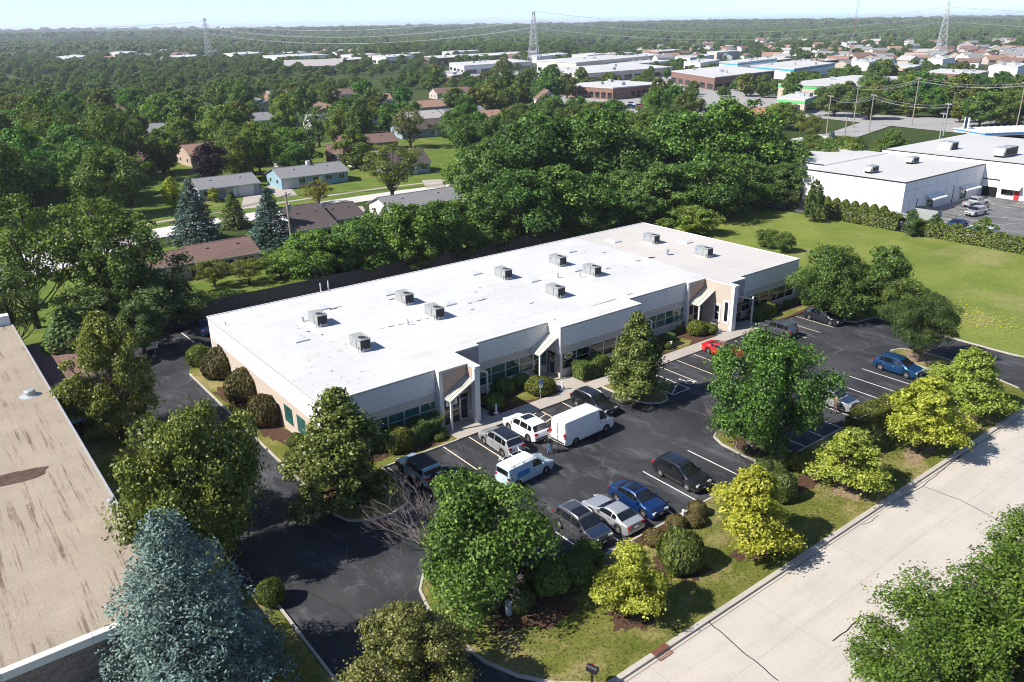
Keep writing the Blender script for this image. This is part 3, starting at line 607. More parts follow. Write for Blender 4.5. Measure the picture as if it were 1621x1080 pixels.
part('roof', MB().box(6.95,79.3,2.85,12.4,92.5,3.0), plain('brown_sheet_roof', (.17,.105,.09), .9, 0, .3, 2, .1, 'world'), an, True); part('wall', MB().box(7.0,79.6,0,12.2,79.8,2.84).box(12.0,79.81,0,12.2,92.3,2.84), M['wood_fence'], an, True)
part('fascia', MB().box(6.95,79.24,2.8,12.45,79.295,3.02), M['coping'], an, True)
for i in range(6): part('board', MB().box(9.6+i*.42,79.55,.1,9.98+i*.42,79.598,2.7), M['wood_fence'], an, True)
bn = thing('refuse_bin', 'green lidded bin standing in the shade beside the warehouse', 'bin', (8.3,74.0,.085))
part('body', MB().cbox((0,0,.55),(1.3,.9,1.1)), M['black'], bn); part('lid', MB().cbox((0,0,1.14),(1.36,.96,.07)), plain('bin_green', (.06,.16,.12), .5), bn); part('wheel', MB().tube([(-.55,.3,.1),(-.45,.3,.1)],.1,8), M['rubber'], bn)

# ================================================================ wooden fences
def fence(name, label, a, b_, h, mt, pw=.14, gap=.012, posts=2.4, z=0.06):
    f = thing(name, label, 'fence', (a[0], a[1], z)); dx, dy = b_[0]-a[0], b_[1]-a[1]; L = math.hypot(dx,dy); ang = math.atan2(dy, dx); rg = random.Random(3)
    f.rotation_euler = (0,0,ang); mb = MB(); u = 0
    while u < L:
        hh = h+rg.uniform(-.03,.03); mb.box(u, -.012+rg.uniform(-.006,.006), 0, u+pw-gap, .012, hh); u += pw
    o = part('boards', mb, mt, f); o['kind'] = 'stuff'
    part('rail', MB().box(0,.014,.4,L,.06,.5).box(0,.014,h-.4,L,.06,h-.3), mt, f)
    k = 0
    while k <= L: part('post', MB().box(k-.05,.061,0,k+.05,.16,h+.02), mt, f); k += posts
    return f
fence('board_fence', 'long dark weathered board fence behind the office building', (14,97.0), (86.5,97.3), 2.3, M['wood_fence'])
fence('picket_fence', 'pale grey board fence along the left drive', (11.85,74.5), (11.85,59.5), 1.7, plain('pale_fence', (.36,.33,.31), .9, 0, .2, 3))

# ================================================================ white warehouse on the right
wh = thing('white_warehouse', 'white precast warehouse with grey roof beyond the hedge', 'building', (143.5,70.2,0))
def hpart(name, mb, mt, parent=None, **k): return part(name, mb, mt, parent or wh, True, **k)
hpart('wall', MB().box(143.5,70.2,0,175.0,90.5,6.2), M['white_wall']); hpart('roof', MB().prism([(143.6,70.3),(160,70.3),(175.0,70.3),(175.0,90.4),(143.6,90.4)], 6.2, 6.28), M['roof_far'])
hpart('wing_wall', MB().box(175.02,40,0,215,92,6.9), M['white_wall']); hpart('wing_roof', MB().prism([(175.1,40.1),(214.9,40.1),(214.9,91.9),(175.1,91.9)], 6.9, 6.98), M['roof_far'])
hpart('rear_wing', MB().box(150,90.52,0,175,104,6.3), M['white_wall']); hpart('rear_roof', MB().box(150.1,90.6,6.3,174.9,103.9,6.38), M['roof_far'])
for b_ in ((143.45,70.15,6.2,175,70.3,6.4),(143.45,70.31,6.2,143.6,90.5,6.4),(175.0,40,6.9,175.14,92,7.1),(150,103.8,6.3,175,104.05,6.5),(149.95,90.53,6.3,150.1,103.79,6.5)): hpart('coping', MB().box(*b_), M['black'])
for k in range(1, 8): hpart('panel_joint', MB().box(143.5+4*k-.02,70.18,0,143.5+4*k+.02,70.198,6.19), M['coping'])
hpart('belt_line', MB().box(143.5,70.17,4.7,174.95,70.198,4.78), M['coping']); hpart('belt_line', MB().box(143.47,70.3,4.9,143.498,90.4,4.96), M['trim'])
for k in range(1, 5): hpart('panel_joint', MB().box(143.48,70.2+4*k-.02,0,143.498,70.2+4*k+.02,6.19), M['trim'])
for x0, x1, h in ((146,148.6,2.7),(159.4,162.6,3.4)):
    d = hpart('loading_door', MB().box(x0,70.12,0,x1,70.16,h), M['white_wall'])
    for i in range(1, 5): part('panel_groove', MB().box(x0,70.108,h*i/5-.02,x1,70.119,h*i/5+.02), M['coping'], d, True)
    part('jamb', MB().box(x1,70.05,0,x1+.15,70.2,h+.1), M['black'], d, True)
for x0, x1 in ((152,157.4),(165.4,171.4)):
    a = hpart('awning', MB().add([(x0,70.19,3.1),(x1,70.19,3.1),(x1,68.6,2.4),(x0,68.6,2.4),(x0,70.19,2.95),(x1,70.19,2.95),(x1,68.6,2.2),(x0,68.6,2.2)],[(3,2,1,0),(4,5,6,7),(0,1,5,4),(1,2,6,5),(2,3,7,6),(3,0,4,7)]), M['white_wall'])
    w = hpart('window', MB().box(x0+.4,70.1,.3,x0+3.2,70.16,2.2), M['alu']); part('pane', MB().box(x0+.5,70.09,.4,x0+1.75,70.098,2.1).box(x0+1.85,70.09,.4,x0+3.1,70.098,2.1), M['glass_teal'], w, True)
g = hpart('garage_door', MB().box(174.9,67.0,2.0,174.98,70.0,3.4), M['white_wall']); part('opening', MB().box(174.92,67.1,0,174.985,69.9,1.99), M['dark'], g, True); part('header', MB().box(174.8,66.9,3.42,174.98,70.1,3.6), M['black'], g, True)
aw = hpart('awning', MB().add([(175,62.6,2.9),(175,66.6,2.9),(173.8,66.6,2.3),(173.8,62.6,2.3),(175,62.6,2.75),(175,66.6,2.75),(173.8,66.6,2.05),(173.8,62.6,2.05)],[(3,2,1,0)[::-1],(4,5,6,7)[::-1],(0,1,5,4),(1,2,6,5),(2,3,7,6),(3,0,4,7)]), M['trim'])
w = hpart('window', MB().box(174.92,63.9,.7,174.98,66.3,2.0), M['alu']); part('pane', MB().box(174.905,64,.8,174.918,66.2,1.9), M['glass_dark'], w, True)
hpart('door', MB().box(174.91,62.9,0,174.98,63.8,2.0), plain('red_door', (.42,.03,.03), .5))
def bigunit(x, y, z, w, l, h, label, mt='hvac'):
    u = thing('rooftop_unit', label, 'air conditioner', (x,y,z)); part('casing', MB().box(0,0,.25,w,l,h), M[mt], u); part('curb', MB().box(.1,.1,0,w-.1,l-.1,.249), M['black'], u)
    part('hood', MB().add([(-.6,.1,.4),(-.6,l-.1,.4),(0,l-.1,h-.1),(0,.1,h-.1),(0,.1,.4),(0,l-.1,.4)],[(0,3,2,1),(0,4,3),(1,2,5),(0,1,5,4)]), M['hvac'], u); part('louvre', MB().box(.2,-.03,.4,w-.2,-.002,h-.2), M['hvac_coil'], u)
    for i in range(2): part('fan_ring', MB().lathe((w*(.3+.4*i),l/2,h+.002), [(.5,0),(.5,.12),(.42,.12)], 14), M['galv'], u)
for p, z, w, l, h, lb, mt in (((148.25,79.31),6.28,2.4,1.6,1.3,'dark rooftop unit nearest the hedge on the white warehouse','hvac'),((164.52,79.70),6.28,2.4,1.6,1.3,'dark rooftop unit further back on the white warehouse roof','hvac'),((184.31,81.43),6.38,3,3,2.2,'tall dark rooftop unit at the rear of the white warehouse','galv'),((181.04,69.27),6.98,6,2.2,1.9,'long pale green rooftop unit on the warehouse wing','hvac')): bigunit(p[0],p[1],z,w,l,h,lb,mt)
struct('warehouse_yard', MB().sheet([(134.2,28),(134.2,98),(143.4,98),(143.4,70.1),(174.9,70.1),(174.9,28)], .012), M['asphalt_old'])
struct('warehouse_walk', MB().prism([(143.6,68.0),(174.9,68.0),(174.9,70.0),(143.6,70.0)], -.05, .11), M['walk'])
_ym = MB()
for k in range(9): ribbon(_ym, [(146+2.7*k,63.0),(146+2.7*k,67.8)], .12, .02)
for k in range(5): ribbon(_ym, [(168+1.1*k,58.5),(170+1.1*k,62.5)], .12, .021+.001*k)
struct('yard_lines', _ym, M['line_cream'])
en = thing('waste_enclosure', 'white walled waste enclosure with blue lid behind the hedge', 'enclosure', (137.6,53.0,0))
part('wall', MB().box(0,0,0,4.6,.2,1.5), M['white_wall'], en); part('wall', MB().box(0,3.4,0,4.6,3.6,1.5), M['white_wall'], en); part('wall', MB().box(4.4,.21,0,4.6,3.39,1.5), M['white_wall'], en); part('wall', MB().box(0,.21,0,.2,3.39,1.3), M['white_wall'], en); part('bin_lid', MB().box(.5,.6,1.0,4.0,2.9,1.2), M['blue_sign'], en)
# ================================================================ vehicles
def interp(pts, x):
    if x <= pts[0][0]: return pts[0][1]
    for (a, za), (b, zb) in zip(pts[:-1], pts[1:]):
        if x <= b: return za+(zb-za)*(x-a)/(b-a) if b > a else zb
    return pts[-1][1]
WHEELS = {}
def wheel_mesh(r, w):
    k = (round(r,2), round(w,2))
    if k not in WHEELS:
        t = MB(); n = 20; prof = [(r*.62,-w/2),(r*.9,-w/2),(r,-w/2+.04),(r,w/2-.04),(r*.9,w/2),(r*.62,w/2),(r*.6,0)]
        V = [(p*math.cos(2*math.pi*j/n), z, p*math.sin(2*math.pi*j/n)) for p, z in prof for j in range(n)]; m = len(prof)
        t.add(V, [(i*n+j, i*n+(j+1)%n, ((i+1)%m)*n+(j+1)%n, ((i+1)%m)*n+j)[::-1] for i in range(m) for j in range(n)])
        q = MB()
        for s_ in (-1, 1):
            y = s_*(w/2-.03)
            for i in range(5):
                a = 2*math.pi*i/5; c0, s0 = math.cos(a), math.sin(a); pw = .13*r
                V = []
                for rr_, ww in ((.08*r,pw*1.1),(.62*r,pw*.8)):
                    for k2 in (-1, 1): V.append((rr_*c0-k2*ww*s0, y, rr_*s0+k2*ww*c0))
                q.add(V, [(0,1,3,2) if s_ > 0 else (2,3,1,0)])
            V = [(.14*r*math.cos(2*math.pi*j/8), y*1.02, .14*r*math.sin(2*math.pi*j/8)) for j in range(8)]; q.add(V, [tuple(range(8))[::-s_]])
            V = [(p*math.cos(2*math.pi*j/n), y*.99, p*math.sin(2*math.pi*j/n)) for p in (.63*r,.55*r) for j in range(n)]; q.add(V, [(j,(j+1)%n,n+(j+1)%n,n+j) for j in range(n)])
        d = MB(); V = [(.6*r*math.cos(2*math.pi*j/n), y2, .6*r*math.sin(2*math.pi*j/n)) for y2 in (-w*.2,w*.2) for j in range(n)]; d.add(V, [tuple(range(n)), tuple(range(n,2*n))[::-1]])
        WHEELS[k] = (t.mesh('wheel', M['rubber'], 40), q.mesh('rim', M['chrome']), d.mesh('wheel_disc', M['black']))
    return WHEELS[k]
TYPES = {
 'suv': dict(L=4.6, W=1.86, r=.36, wx=(-1.4,1.32), clr=.26, rw=.79,
   top=[(-2.3,.5),(-2.29,.72),(-2.25,.98),(-2.2,1.06),(-2.14,1.12),(-1.78,1.58),(-1.5,1.66),(-.7,1.69),(0,1.68),(.42,1.61),(1.2,1.12),(1.35,1.08),(1.9,1.0),(2.12,.9),(2.22,.74),(2.27,.55),(2.3,.42)],
   belt=[(-2.3,.45),(-2.27,.7),(-2.2,.96),(-2.05,1.06),(-1,1.04),(.6,1.0),(1.2,1.02),(1.4,1.02),(1.9,.94),(2.12,.84),(2.22,.7),(2.3,.4)], side=[(-1.75,-1.28),(-1.22,-.28),(-.2,.72)], ws=(.46,1.16), rw_=(-2.12,-1.8)),
 'sedan': dict(L=4.65, W=1.82, r=.33, wx=(-1.38,1.35), clr=.2, rw=.76,
   top=[(-2.33,.45),(-2.3,.72),(-2.24,.95),(-2.0,1.02),(-1.72,1.05),(-1.05,1.38),(-.7,1.44),(-.1,1.46),(.3,1.41),(1.15,.99),(1.3,.95),(1.9,.86),(2.15,.74),(2.26,.58),(2.33,.4)],
   belt=[(-2.33,.4),(-2.28,.68),(-2.2,.9),(-1.9,.95),(-.8,.94),(1.1,.9),(1.3,.89),(1.9,.8),(2.15,.69),(2.33,.38)], side=[(-1.3,-.55),(-.48,.62)], ws=(.34,1.1), rw_=(-1.66,-1.1)),
 'coupe': dict(L=4.75, W=1.87, r=.35, wx=(-1.42,1.3), clr=.19, rw=.72,
   top=[(-2.38,.5),(-2.36,.78),(-2.3,.98),(-1.95,1.04),(-1.75,1.05),(-1.0,1.31),(-.6,1.37),(-.2,1.38),(.1,1.34),(.85,1.0),(1.0,.97),(1.95,.88),(2.2,.78),(2.32,.6),(2.38,.4)],
   belt=[(-2.38,.45),(-2.34,.74),(-2.25,.92),(-1.7,.97),(-.8,.93),(.8,.91),(1.0,.91),(1.95,.82),(2.2,.72),(2.38,.38)], side=[(-1.15,-.75),(-.68,.45)], ws=(.14,.8), rw_=(-1.7,-1.05)),
 'boxy': dict(L=4.25, W=1.82, r=.36, wx=(-1.28,1.3), clr=.27, rw=.84,
   top=[(-2.12,.5),(-2.11,.75),(-2.08,1.05),(-2.04,1.1),(-1.86,1.58),(-1.7,1.68),(-.6,1.7),(.3,1.66),(.9,1.16),(1.02,1.12),(1.8,1.04),(2.0,.95),(2.08,.7),(2.12,.45)],
   belt=[(-2.12,.45),(-2.1,.72),(-2.05,1.0),(-1.95,1.08),(.9,1.05),(1.05,1.05),(1.8,.98),(2.0,.9),(2.12,.42)], side=[(-1.82,-1.3),(-1.22,-.35),(-.27,.6)], ws=(.34,.86), rw_=(-2.03,-1.88)),
 'jeep': dict(L=4.5, W=1.8, r=.41, wx=(-1.42,1.5), clr=.42, rw=.9,
   top=[(-2.12,.55),(-2.11,.8),(-2.1,1.15),(-2.06,1.2),(-1.98,1.72),(-1.9,1.8),(-.5,1.83),(.45,1.8),(.82,1.22),(.9,1.2),(1.9,1.12),(2.06,1.0),(2.1,.75),(2.12,.6)],
   belt=[(-2.12,.5),(-2.1,1.05),(-2.0,1.17),(.8,1.15),(.9,1.14),(1.9,1.06),(2.06,.95),(2.12,.55)], side=[(-1.9,-1.2),(-1.12,-.3),(-.22,.55)], ws=(.48,.79), rw_=(-2.05,-1.99)),
 'van': dict(L=5.98, W=2.05, r=.36, wx=(-1.75,1.95), clr=.3, rw=.84,
   top=[(-2.99,.5),(-2.98,.9),(-2.96,2.2),(-2.9,2.42),(-2.7,2.5),(0,2.52),(1.1,2.48),(1.5,2.3),(2.2,1.4),(2.32,1.34),(2.75,1.16),(2.9,.95),(2.96,.7),(2.99,.45)],
   belt=[(-2.99,.45),(-2.97,1.0),(-2.9,1.35),(1.4,1.35),(2.2,1.28),(2.35,1.25),(2.75,1.06),(2.9,.85),(2.99,.42)], side=[(1.08,1.95)], ws=(1.55,2.16), rw_=None),
 'smallvan': dict(L=4.8, W=1.83, r=.33, wx=(-1.5,1.5), clr=.24, rw=.82,
   top=[(-2.4,.5),(-2.39,.8),(-2.37,1.5),(-2.32,1.76),(-2.2,1.82),(0,1.85),(.6,1.8),(1.4,1.2),(1.55,1.14),(2.1,1.0),(2.3,.85),(2.37,.65),(2.4,.42)],
   belt=[(-2.4,.45),(-2.37,.85),(-2.3,1.1),(.8,1.08),(1.4,1.08),(1.6,1.05),(2.1,.92),(2.3,.78),(2.4,.4)], side=[(.1,1.0)], ws=(.66,1.34), rw_=None),
 'pickup': dict(L=5.8, W=2.0, r=.4, wx=(-1.75,1.9), clr=.35, rw=.8,
   top=[(-2.9,.6),(-2.89,.95),(-2.86,1.1),(-.95,1.12),(-.9,1.3),(-.75,1.8),(-.5,1.9),(.4,1.92),(.75,1.85),(1.4,1.28),(1.55,1.22),(2.5,1.12),(2.75,1.0),(2.86,.8),(2.9,.55)],
   belt=[(-2.9,.55),(-2.86,1.04),(-.9,1.08),(1.4,1.14),(1.6,1.14),(2.5,1.04),(2.75,.92),(2.9,.5)], side=[(-.66,.08),(.16,1.05)], ws=(.82,1.34), rw_=(-.9,-.78)),
}
GL = glassy('car_glass', (.008,.01,.012), .03, .9)
class Body:
    def __init__(s, T, hs=1.0): s.T = T
    def half(s, x):
        T = s.T; d = T['L']/2-abs(x); w = T['W']/2
        return w*(.84+.16*math.sqrt(max(0, 1-(1-min(1, d/.55))**2)))
    def zb(s, x):
        T = s.T; z = T['clr']; d = T['L']/2-abs(x)
        if d < .3: z += .12*(1-d/.3)
        for xw in T['wx']:
            Ra = T['r']*1.17
            if abs(x-xw) < Ra: z = max(z, T['r']+math.sqrt(Ra*Ra-(x-xw)**2)*.98)
        return z
    def sec(s, x):
        T = s.T; w = s.half(x); zt = interp(T['top'], x); zb_ = min(interp(T['belt'], x), zt-.03); z0 = min(s.zb(x), zb_-.02)
        c = min(1, max(0, (zt-zb_-.06)/.42)); yr = w*(.9*(1-c)+T['rw']*c); e = .02+.06*c
        h = [(w*.95,z0),(w*.99,z0+.35*(zb_-z0)),(w,z0+.7*(zb_-z0)),(w*.965,zb_),(yr,zt-e),(yr*.9,zt-e*.3),(yr*.5,zt-.004),(0,zt)]
        return h+[(-y, z) for y, z in h[-2::-1]]
    def S(s, x, v):
        q = s.sec(x); i = min(13, int(v)); f = v-i
        return Vector((x, q[i][0]*(1-f)+q[i+1][0]*f, q[i][1]*(1-f)+q[i+1][1]*f))
    def mesh(s):
        T = s.T; h = T['L']/2; xs = set(round(-h+T['L']*i/64, 4) for i in range(65)) | set(round(p[0],4) for p in T['top'])
        for xw in T['wx']:
            for e in (-1, 1): xs |= {round(xw+e*T['r']*1.17,4), round(xw+e*(T['r']*1.17-.012),4)}
        xs = sorted(x for x in xs if -h <= x <= h); mb = MB()
        V = [(x, y, z) for x in xs for y, z in s.sec(x)]; n = len(xs)
        F = [(i*15+j, i*15+j+1, (i+1)*15+j+1, (i+1)*15+j) for i in range(n-1) for j in range(14)]
        F += [tuple(range(15))[::-1], tuple(range((n-1)*15, n*15))]
        return mb.add(V, F)
    def patch(s, x0, x1, va, vb, off=.008, nx=8, nv=5, shear=0, va1=None, vb1=None):
        mb = MB(); V = []
        for i in range(nx+1):
            fx = i/nx
            for j in range(nv+1):
                a = va+((va1 if va1 is not None else va)-va)*fx; b = vb+((vb1 if vb1 is not None else vb)-vb)*fx
                v = a+(b-a)*j/nv; x = x0+(x1-x0)*fx; e = .01
                p = s.S(x, v); nrm = (s.S(min(x+e, s.T['L']/2), v)-s.S(max(x-e, -s.T['L']/2), v)).cross(s.S(x, min(14, v+.02))-s.S(x, max(0, v-.02)))
                nrm = nrm.normalized() if nrm.length > 1e-12 else Vector((0,0,1)); V.append(p-nrm*off)
        m = nv+1; mb.add(V, [(i*m+j, i*m+j+1, (i+1)*m+j+1, (i+1)*m+j) for i in range(nx) for j in range(nv)]); return mb
BODY = {}
def car(name, label, T, pos, head, col, rails=None, roofcol=None, sunroof=False, hood=None, cat='car', extra=None, tint=GL, group='cars parked in the office lot', z=.0042):
    t = TYPES[T]; B = Body(t); h = t['L']/2
    c = thing(name, label, cat, (pos[0], pos[1], z), head, group)
    pm_ = col if not isinstance(col, tuple) else paint('paint_'+name, col)
    if T not in BODY: BODY[T] = B.mesh()
    part('body', BODY[T], pm_, c, smooth=32)
    part('underbody', MB().box(-h+.25,-t['W']*.4,t['clr']-.03,h-.25,t['W']*.4,interp(t['belt'],0)-.12), M['dark'], c)
    part('windshield', B.patch(t['ws'][0], t['ws'][1], 4.12, 9.88, .008, 6, 8), tint, c, smooth=50)
    if t['rw_']: part('rear_window', B.patch(t['rw_'][0], t['rw_'][1], 4.3, 9.7, .008, 5, 8), tint, c, smooth=50)
    for sd in (0, 1):
        for a, b_ in t['side']:
            v0, v1 = (3.12, 3.92) if not sd else (10.88, 10.08)
            part('side_window', B.patch(a, b_, min(v0,v1), max(v0,v1), .008, 6, 3), tint, c)
        lo, hi = (1.0, 2.95) if not sd else (11.05, 13.0); ss = t['side'] if T not in ('van','smallvan') else t['side']
        for k, (a, b_) in enumerate(ss[-2:] if T != 'coupe' else ss[-1:]):
            d = part('door', B.patch(max(a-.03, t['wx'][0]+t['r']*1.25), min(b_+.12, t['wx'][1]-t['r']*1.25), lo, hi, .006, 6, 4), pm_, c, smooth=50)
            y = B.half(a)*(1 if not sd else -1); part('handle', MB().box(a+.03, y*1.0-.02, interp(t['belt'],a)-.17, a+.2, y*1.0+.02, interp(t['belt'],a)-.13), M['chrome'] if rails else M['black'], d)
    wm = wheel_mesh(t['r'], .24)
    for xw in t['wx']:
        for s_ in (-1, 1):
            w = link('wheel', wm[0], c, (xw, s_*(t['W']/2-.15), t['r'])); link('rim', wm[1], w); link('wheel_disc', wm[2], w)
    zf = interp(t['belt'], h-.25)-.1; zr_ = interp(t['belt'], -h+.22)-.1; wf = B.half(h-.06)
    for s_ in (-1, 1):
        part('headlight', MB().cbox((h-.17, s_*(wf-.2), zf), (.28,.34,.14), s_*-.25), M['lamp_glass'], c); part('tail_light', MB().cbox((-h+.1, s_*(wf-.17), zr_), (.2,.3,.2 if T != 'sedan' else .13), s_*.2), M['red_light'], c)
        xm = t['ws'][1]-.28; part('mirror', MB().cbox((xm, s_*(t['W']/2+.1), interp(t['belt'],xm)+.09), (.12,.2,.15)), pm_, c, smooth=30)
    part('grille', MB().box(h-.1,-wf*.5,zf-.2,h+.006,wf*.5,zf-.02).box(h-.06,-wf*.7,t['clr']+.1,h+.012,wf*.7,t['clr']+.22), M['black'], c)
    part('bumper', MB().cbox((-h+.03,0,t['clr']+.24),(.1,wf*1.7,.14)), M['black'] if T in ('suv','boxy','jeep','van') else pm_, c)
    part('number_plate', MB().box(-h-.035,-.16,zr_-.2,-h-.022,.16,zr_-.06), M['plate'], c); part('number_plate', MB().box(h+.014,-.16,t['clr']+.2,h+.024,.16,t['clr']+.32), M['plate'], c)
    rx0, rx1 = t['rw_'][1]+.1 if t['rw_'] else -h+.2, t['ws'][0]-.1
    if rails:
        for s_ in (-1, 1):
            y = s_*t['W']/2*t['rw']*.9; zz = interp(t['top'], (rx0+rx1)/2)
            part('roof_rail', MB().tube([(rx0,y,interp(t['top'],rx0)-.03),(rx0+.15,y,interp(t['top'],rx0+.15)+.04),((rx0+rx1)/2,y,zz+.045),(rx1-.15,y,interp(t['top'],rx1-.15)+.04),(rx1,y,interp(t['top'],rx1)-.03)], .022, 6), M[rails], c, smooth=60)
    if roofcol: part('roof_panel', B.patch(rx0, rx1+.05, 4.5, 9.5, .006, 10, 8), roofcol, c, smooth=50)
    if sunroof: part('sunroof', B.patch(max(rx1-1.0, rx0+.2), rx1-.15, 5.4, 8.6, .011, 5, 4), tint, c)
    if hood: part('hood', B.patch(t['ws'][1]+.1, h-.3, 4.4, 9.6, .006, 8, 8), hood, c, smooth=50)
    if extra: extra(c, t, B)
    return c
UP, DN, RT = R(90), R(-90), 0.0
P_black = paint('paint_black', (.008,.008,.01)); P_silver = paint('paint_silver', (.42,.43,.44), .5); P_white = paint('paint_white', (.78,.78,.77)); P_grey = paint('paint_grey', (.07,.073,.08), .4)
P_blue = paint('paint_blue', (.006,.032,.13), .4); P_lblue = paint('paint_bright_blue', (.006,.05,.14), .4); P_red = paint('paint_red', (.5,.01,.015)); P_jeep = paint('paint_blue_grey', (.26,.37,.43), .2); P_dark = paint('paint_charcoal', (.025,.028,.032), .4); P_navy = paint('paint_navy', (.02,.04,.08), .4)
def jeep_bits(c, t, B):
    h = t['L']/2
    for xw in t['wx']:
        for s_ in (-1, 1): part('fender_flare', MB().add([(xw-.62,s_*.8,.62),(xw-.42,s_*.8,.93),(xw+.42,s_*.8,.93),(xw+.62,s_*.8,.62),(xw-.62,s_*1.0,.6),(xw-.42,s_*1.0,.9),(xw+.42,s_*1.0,.9),(xw+.62,s_*1.0,.6)],[(0,1,5,4),(1,2,6,5),(2,3,7,6),(4,5,6,7)]), M['black'], c)
    w = wheel_mesh(.39,.24); o = link('spare_wheel', w[0], c, (-h-.02,0,1.0)); o.rotation_euler = (0,0,R(90)); link('rim', w[1], o)
    part('soft_top', B.patch(-1.95, .45, 4.0, 10.0, .012, 8, 8), M['black'], c, smooth=50)
    part('front_bumper', MB().box(h-.1,-.8,.5,h+.12,.8,.68), M['black'], c)
def rack(c, t, B):
    for x in (-1.9,-.9,.1):
        part('ladder_bar', MB().tube([(x,-.85,1.82),(x,-.8,2.05),(x,.8,2.05),(x,.85,1.82)], .035, 6), M['white_sign'], c)
        for s_ in (-1, 1): part('rack_horn', MB().tube([(x,s_*.8,2.05),(x,s_*.9,2.3)], .03, 6), M['white_sign'], c)
    for s_ in (-1, 1): part('rack_rail', MB().tube([(-2.1,s_*.78,2.0),(.4,s_*.78,2.0)], .03, 6), M['galv'], c)
    part('side_decal', MB().box(-1.6,-.925,.85,-.3,-.918,1.35), M['blue_sign'], c); part('rear_glass', B.patch(-2.378,-2.34,4.2,9.8,.01,2,6), GL, c)
def van_bits(c, t, B):
    for y in (-.02, .02): part('rear_door_seam', MB().box(-3.0,y-.008,.6,-2.985,y+.008,2.2), M['black'], c)
    for s_ in (-1, 1):
        for x in (-1.1, .9): part('side_groove', MB().box(x-.012,s_*1.035-.003,.6,x+.012,s_*1.035+.003,1.9), M['coping'], c)
        part('rear_lamp', MB().box(-2.985,s_*.88-.06,.95,-2.93,s_*.88+.06,1.5), M['red_light'], c)
    part('sill_guard', MB().box(-2.0,-1.04,.32,1.6,1.04,.4), M['black'], c)
YN, YS = 48.65, 34.55
LXc = lambda k: 26.6+2.69*(k+.5)
def n_(px, T): return px
car('jeep', 'blue grey off-roader with black top parked beside the conical tree', 'jeep', (27.8,48.3), UP, P_jeep, extra=jeep_bits, cat='off-roader')
car('service_van', 'small white van with ladder rack driving in the parking aisle', 'smallvan', (34.3,43.1), R(4), paint('paint_blue_reflection', (.42,.52,.6)), extra=rack, hood=P_jeep, roofcol=P_white, cat='van')  # bluish reflection on the white van is painted into body and hood colours
car('parked_suv', 'silver suv with black roof nosed up to the first entrance', 'suv', (35.75,48.1), R(88), P_silver, roofcol=P_black)
car('parked_suv', 'white suv parked beside the hatched bay at the first entrance', 'suv', (38.95,48.75), R(90), P_white, sunroof=True)
car('delivery_van', 'white high roof delivery van standing in the parking aisle', 'van', (42.5,45.3), R(2), P_white, extra=van_bits, cat='van')
car('parked_suv', 'black suv with silver roof rails backed in by the tree island', 'suv', (46.75,48.45), R(-88), P_black, rails='chrome')
car('parked_coupe', 'red coupe partly hidden behind the big tree', 'coupe', (66.4,49.0), DN, P_red, roofcol=paint('paint_dark_red',(.12,.01,.02)))
car('parked_suv', 'dark grey boxy suv parked by the beige tower entrance', 'boxy', (76.3,49.2), UP, P_grey, rails='black')
car('parked_sedan', 'charcoal sedan in the last stall under the trees', 'sedan', (84.1,48.3), DN, P_dark)
car('parked_suv', 'bright blue suv by the kerb of the right tree island', 'suv', (76.2,35.0), DN, P_lblue, rails='black')
car('parked_suv', 'silver suv with dark blue hood beside the hedge', 'boxy', (64.4,34.9), R(-90), P_silver, rails='black', roofcol=P_navy, hood=P_navy)
car('parked_suv', 'black suv standing alone in the street side row', 'suv', (43.35,34.95), R(-91), P_black)
car('parked_sedan', 'deep blue sedan beside the silver coupe', 'sedan', (38.2,34.65), R(-90), P_blue, sunroof=True)
car('parked_coupe', 'silver coupe between the blue sedan and the grey suv', 'coupe', (35.4,34.45), R(90), P_silver)
car('parked_suv', 'large grey suv with chrome rails beside the silver coupe', 'suv', (32.65,34.7), R(-90), P_grey, rails='chrome', sunroof=True, hood=P_navy)
car('parked_sedan', 'dark sedan half hidden under the dying tree', 'sedan', (27.3,34.6), R(-90), P_dark)
car('parked_sedan', 'blue car in the shade at the back corner of the office building', 'sedan', (25.6,93.0), UP, P_blue)
GY = 'vehicles in the warehouse yard'
car('parked_suv', 'silver suv parked in front of the white warehouse', 'suv', (155.5,62.4), R(172), P_silver, group=GY, z=.013)
car('parked_sedan', 'black car between the silver suv and the pickup', 'sedan', (159.6,63.9), R(172), P_black, group=GY, z=.013)
car('pickup_truck', 'silver pickup truck in front of the garage door', 'pickup', (163.5,66.0), R(-10), P_silver, group=GY, z=.013, cat='pickup')
car('parked_sedan', 'blue car hidden behind the right hedge', 'sedan', (143.5,60.3), R(175), P_blue, group=GY, z=.013)
car('street_car', 'dark blue car parked on the residential street', 'suv', (104,147.8), R(178), P_navy, group='cars on the residential street', z=.08)
tl = thing('cargo_trailer', 'silver cargo trailer behind the hedge of the warehouse', 'trailer', (136.5,66.6,.012), R(85))
part('body', MB().box(-2.2,-1,.5,2.2,1,2.3), M['galv'], tl); part('frame', MB().box(-2.25,-.9,.4,3.2,-.8,.5).box(-2.25,.8,.4,3.2,.9,.5), M['black'], tl); part('side_window', MB().box(-1.8,1.0,1.3,1.6,1.02,2.0).box(-1.8,-1.02,1.3,1.6,-1.0,2.0), GL, tl)
for s_ in (-1,1):
    w = link('wheel', wheel_mesh(.34,.22)[0], tl, (0,s_*.95,.34)); link('rim', wheel_mesh(.34,.22)[1], w)
bt = thing('box_truck', 'dark box truck parked between the hedges', 'truck', (140.6,64.8,.012), R(95))
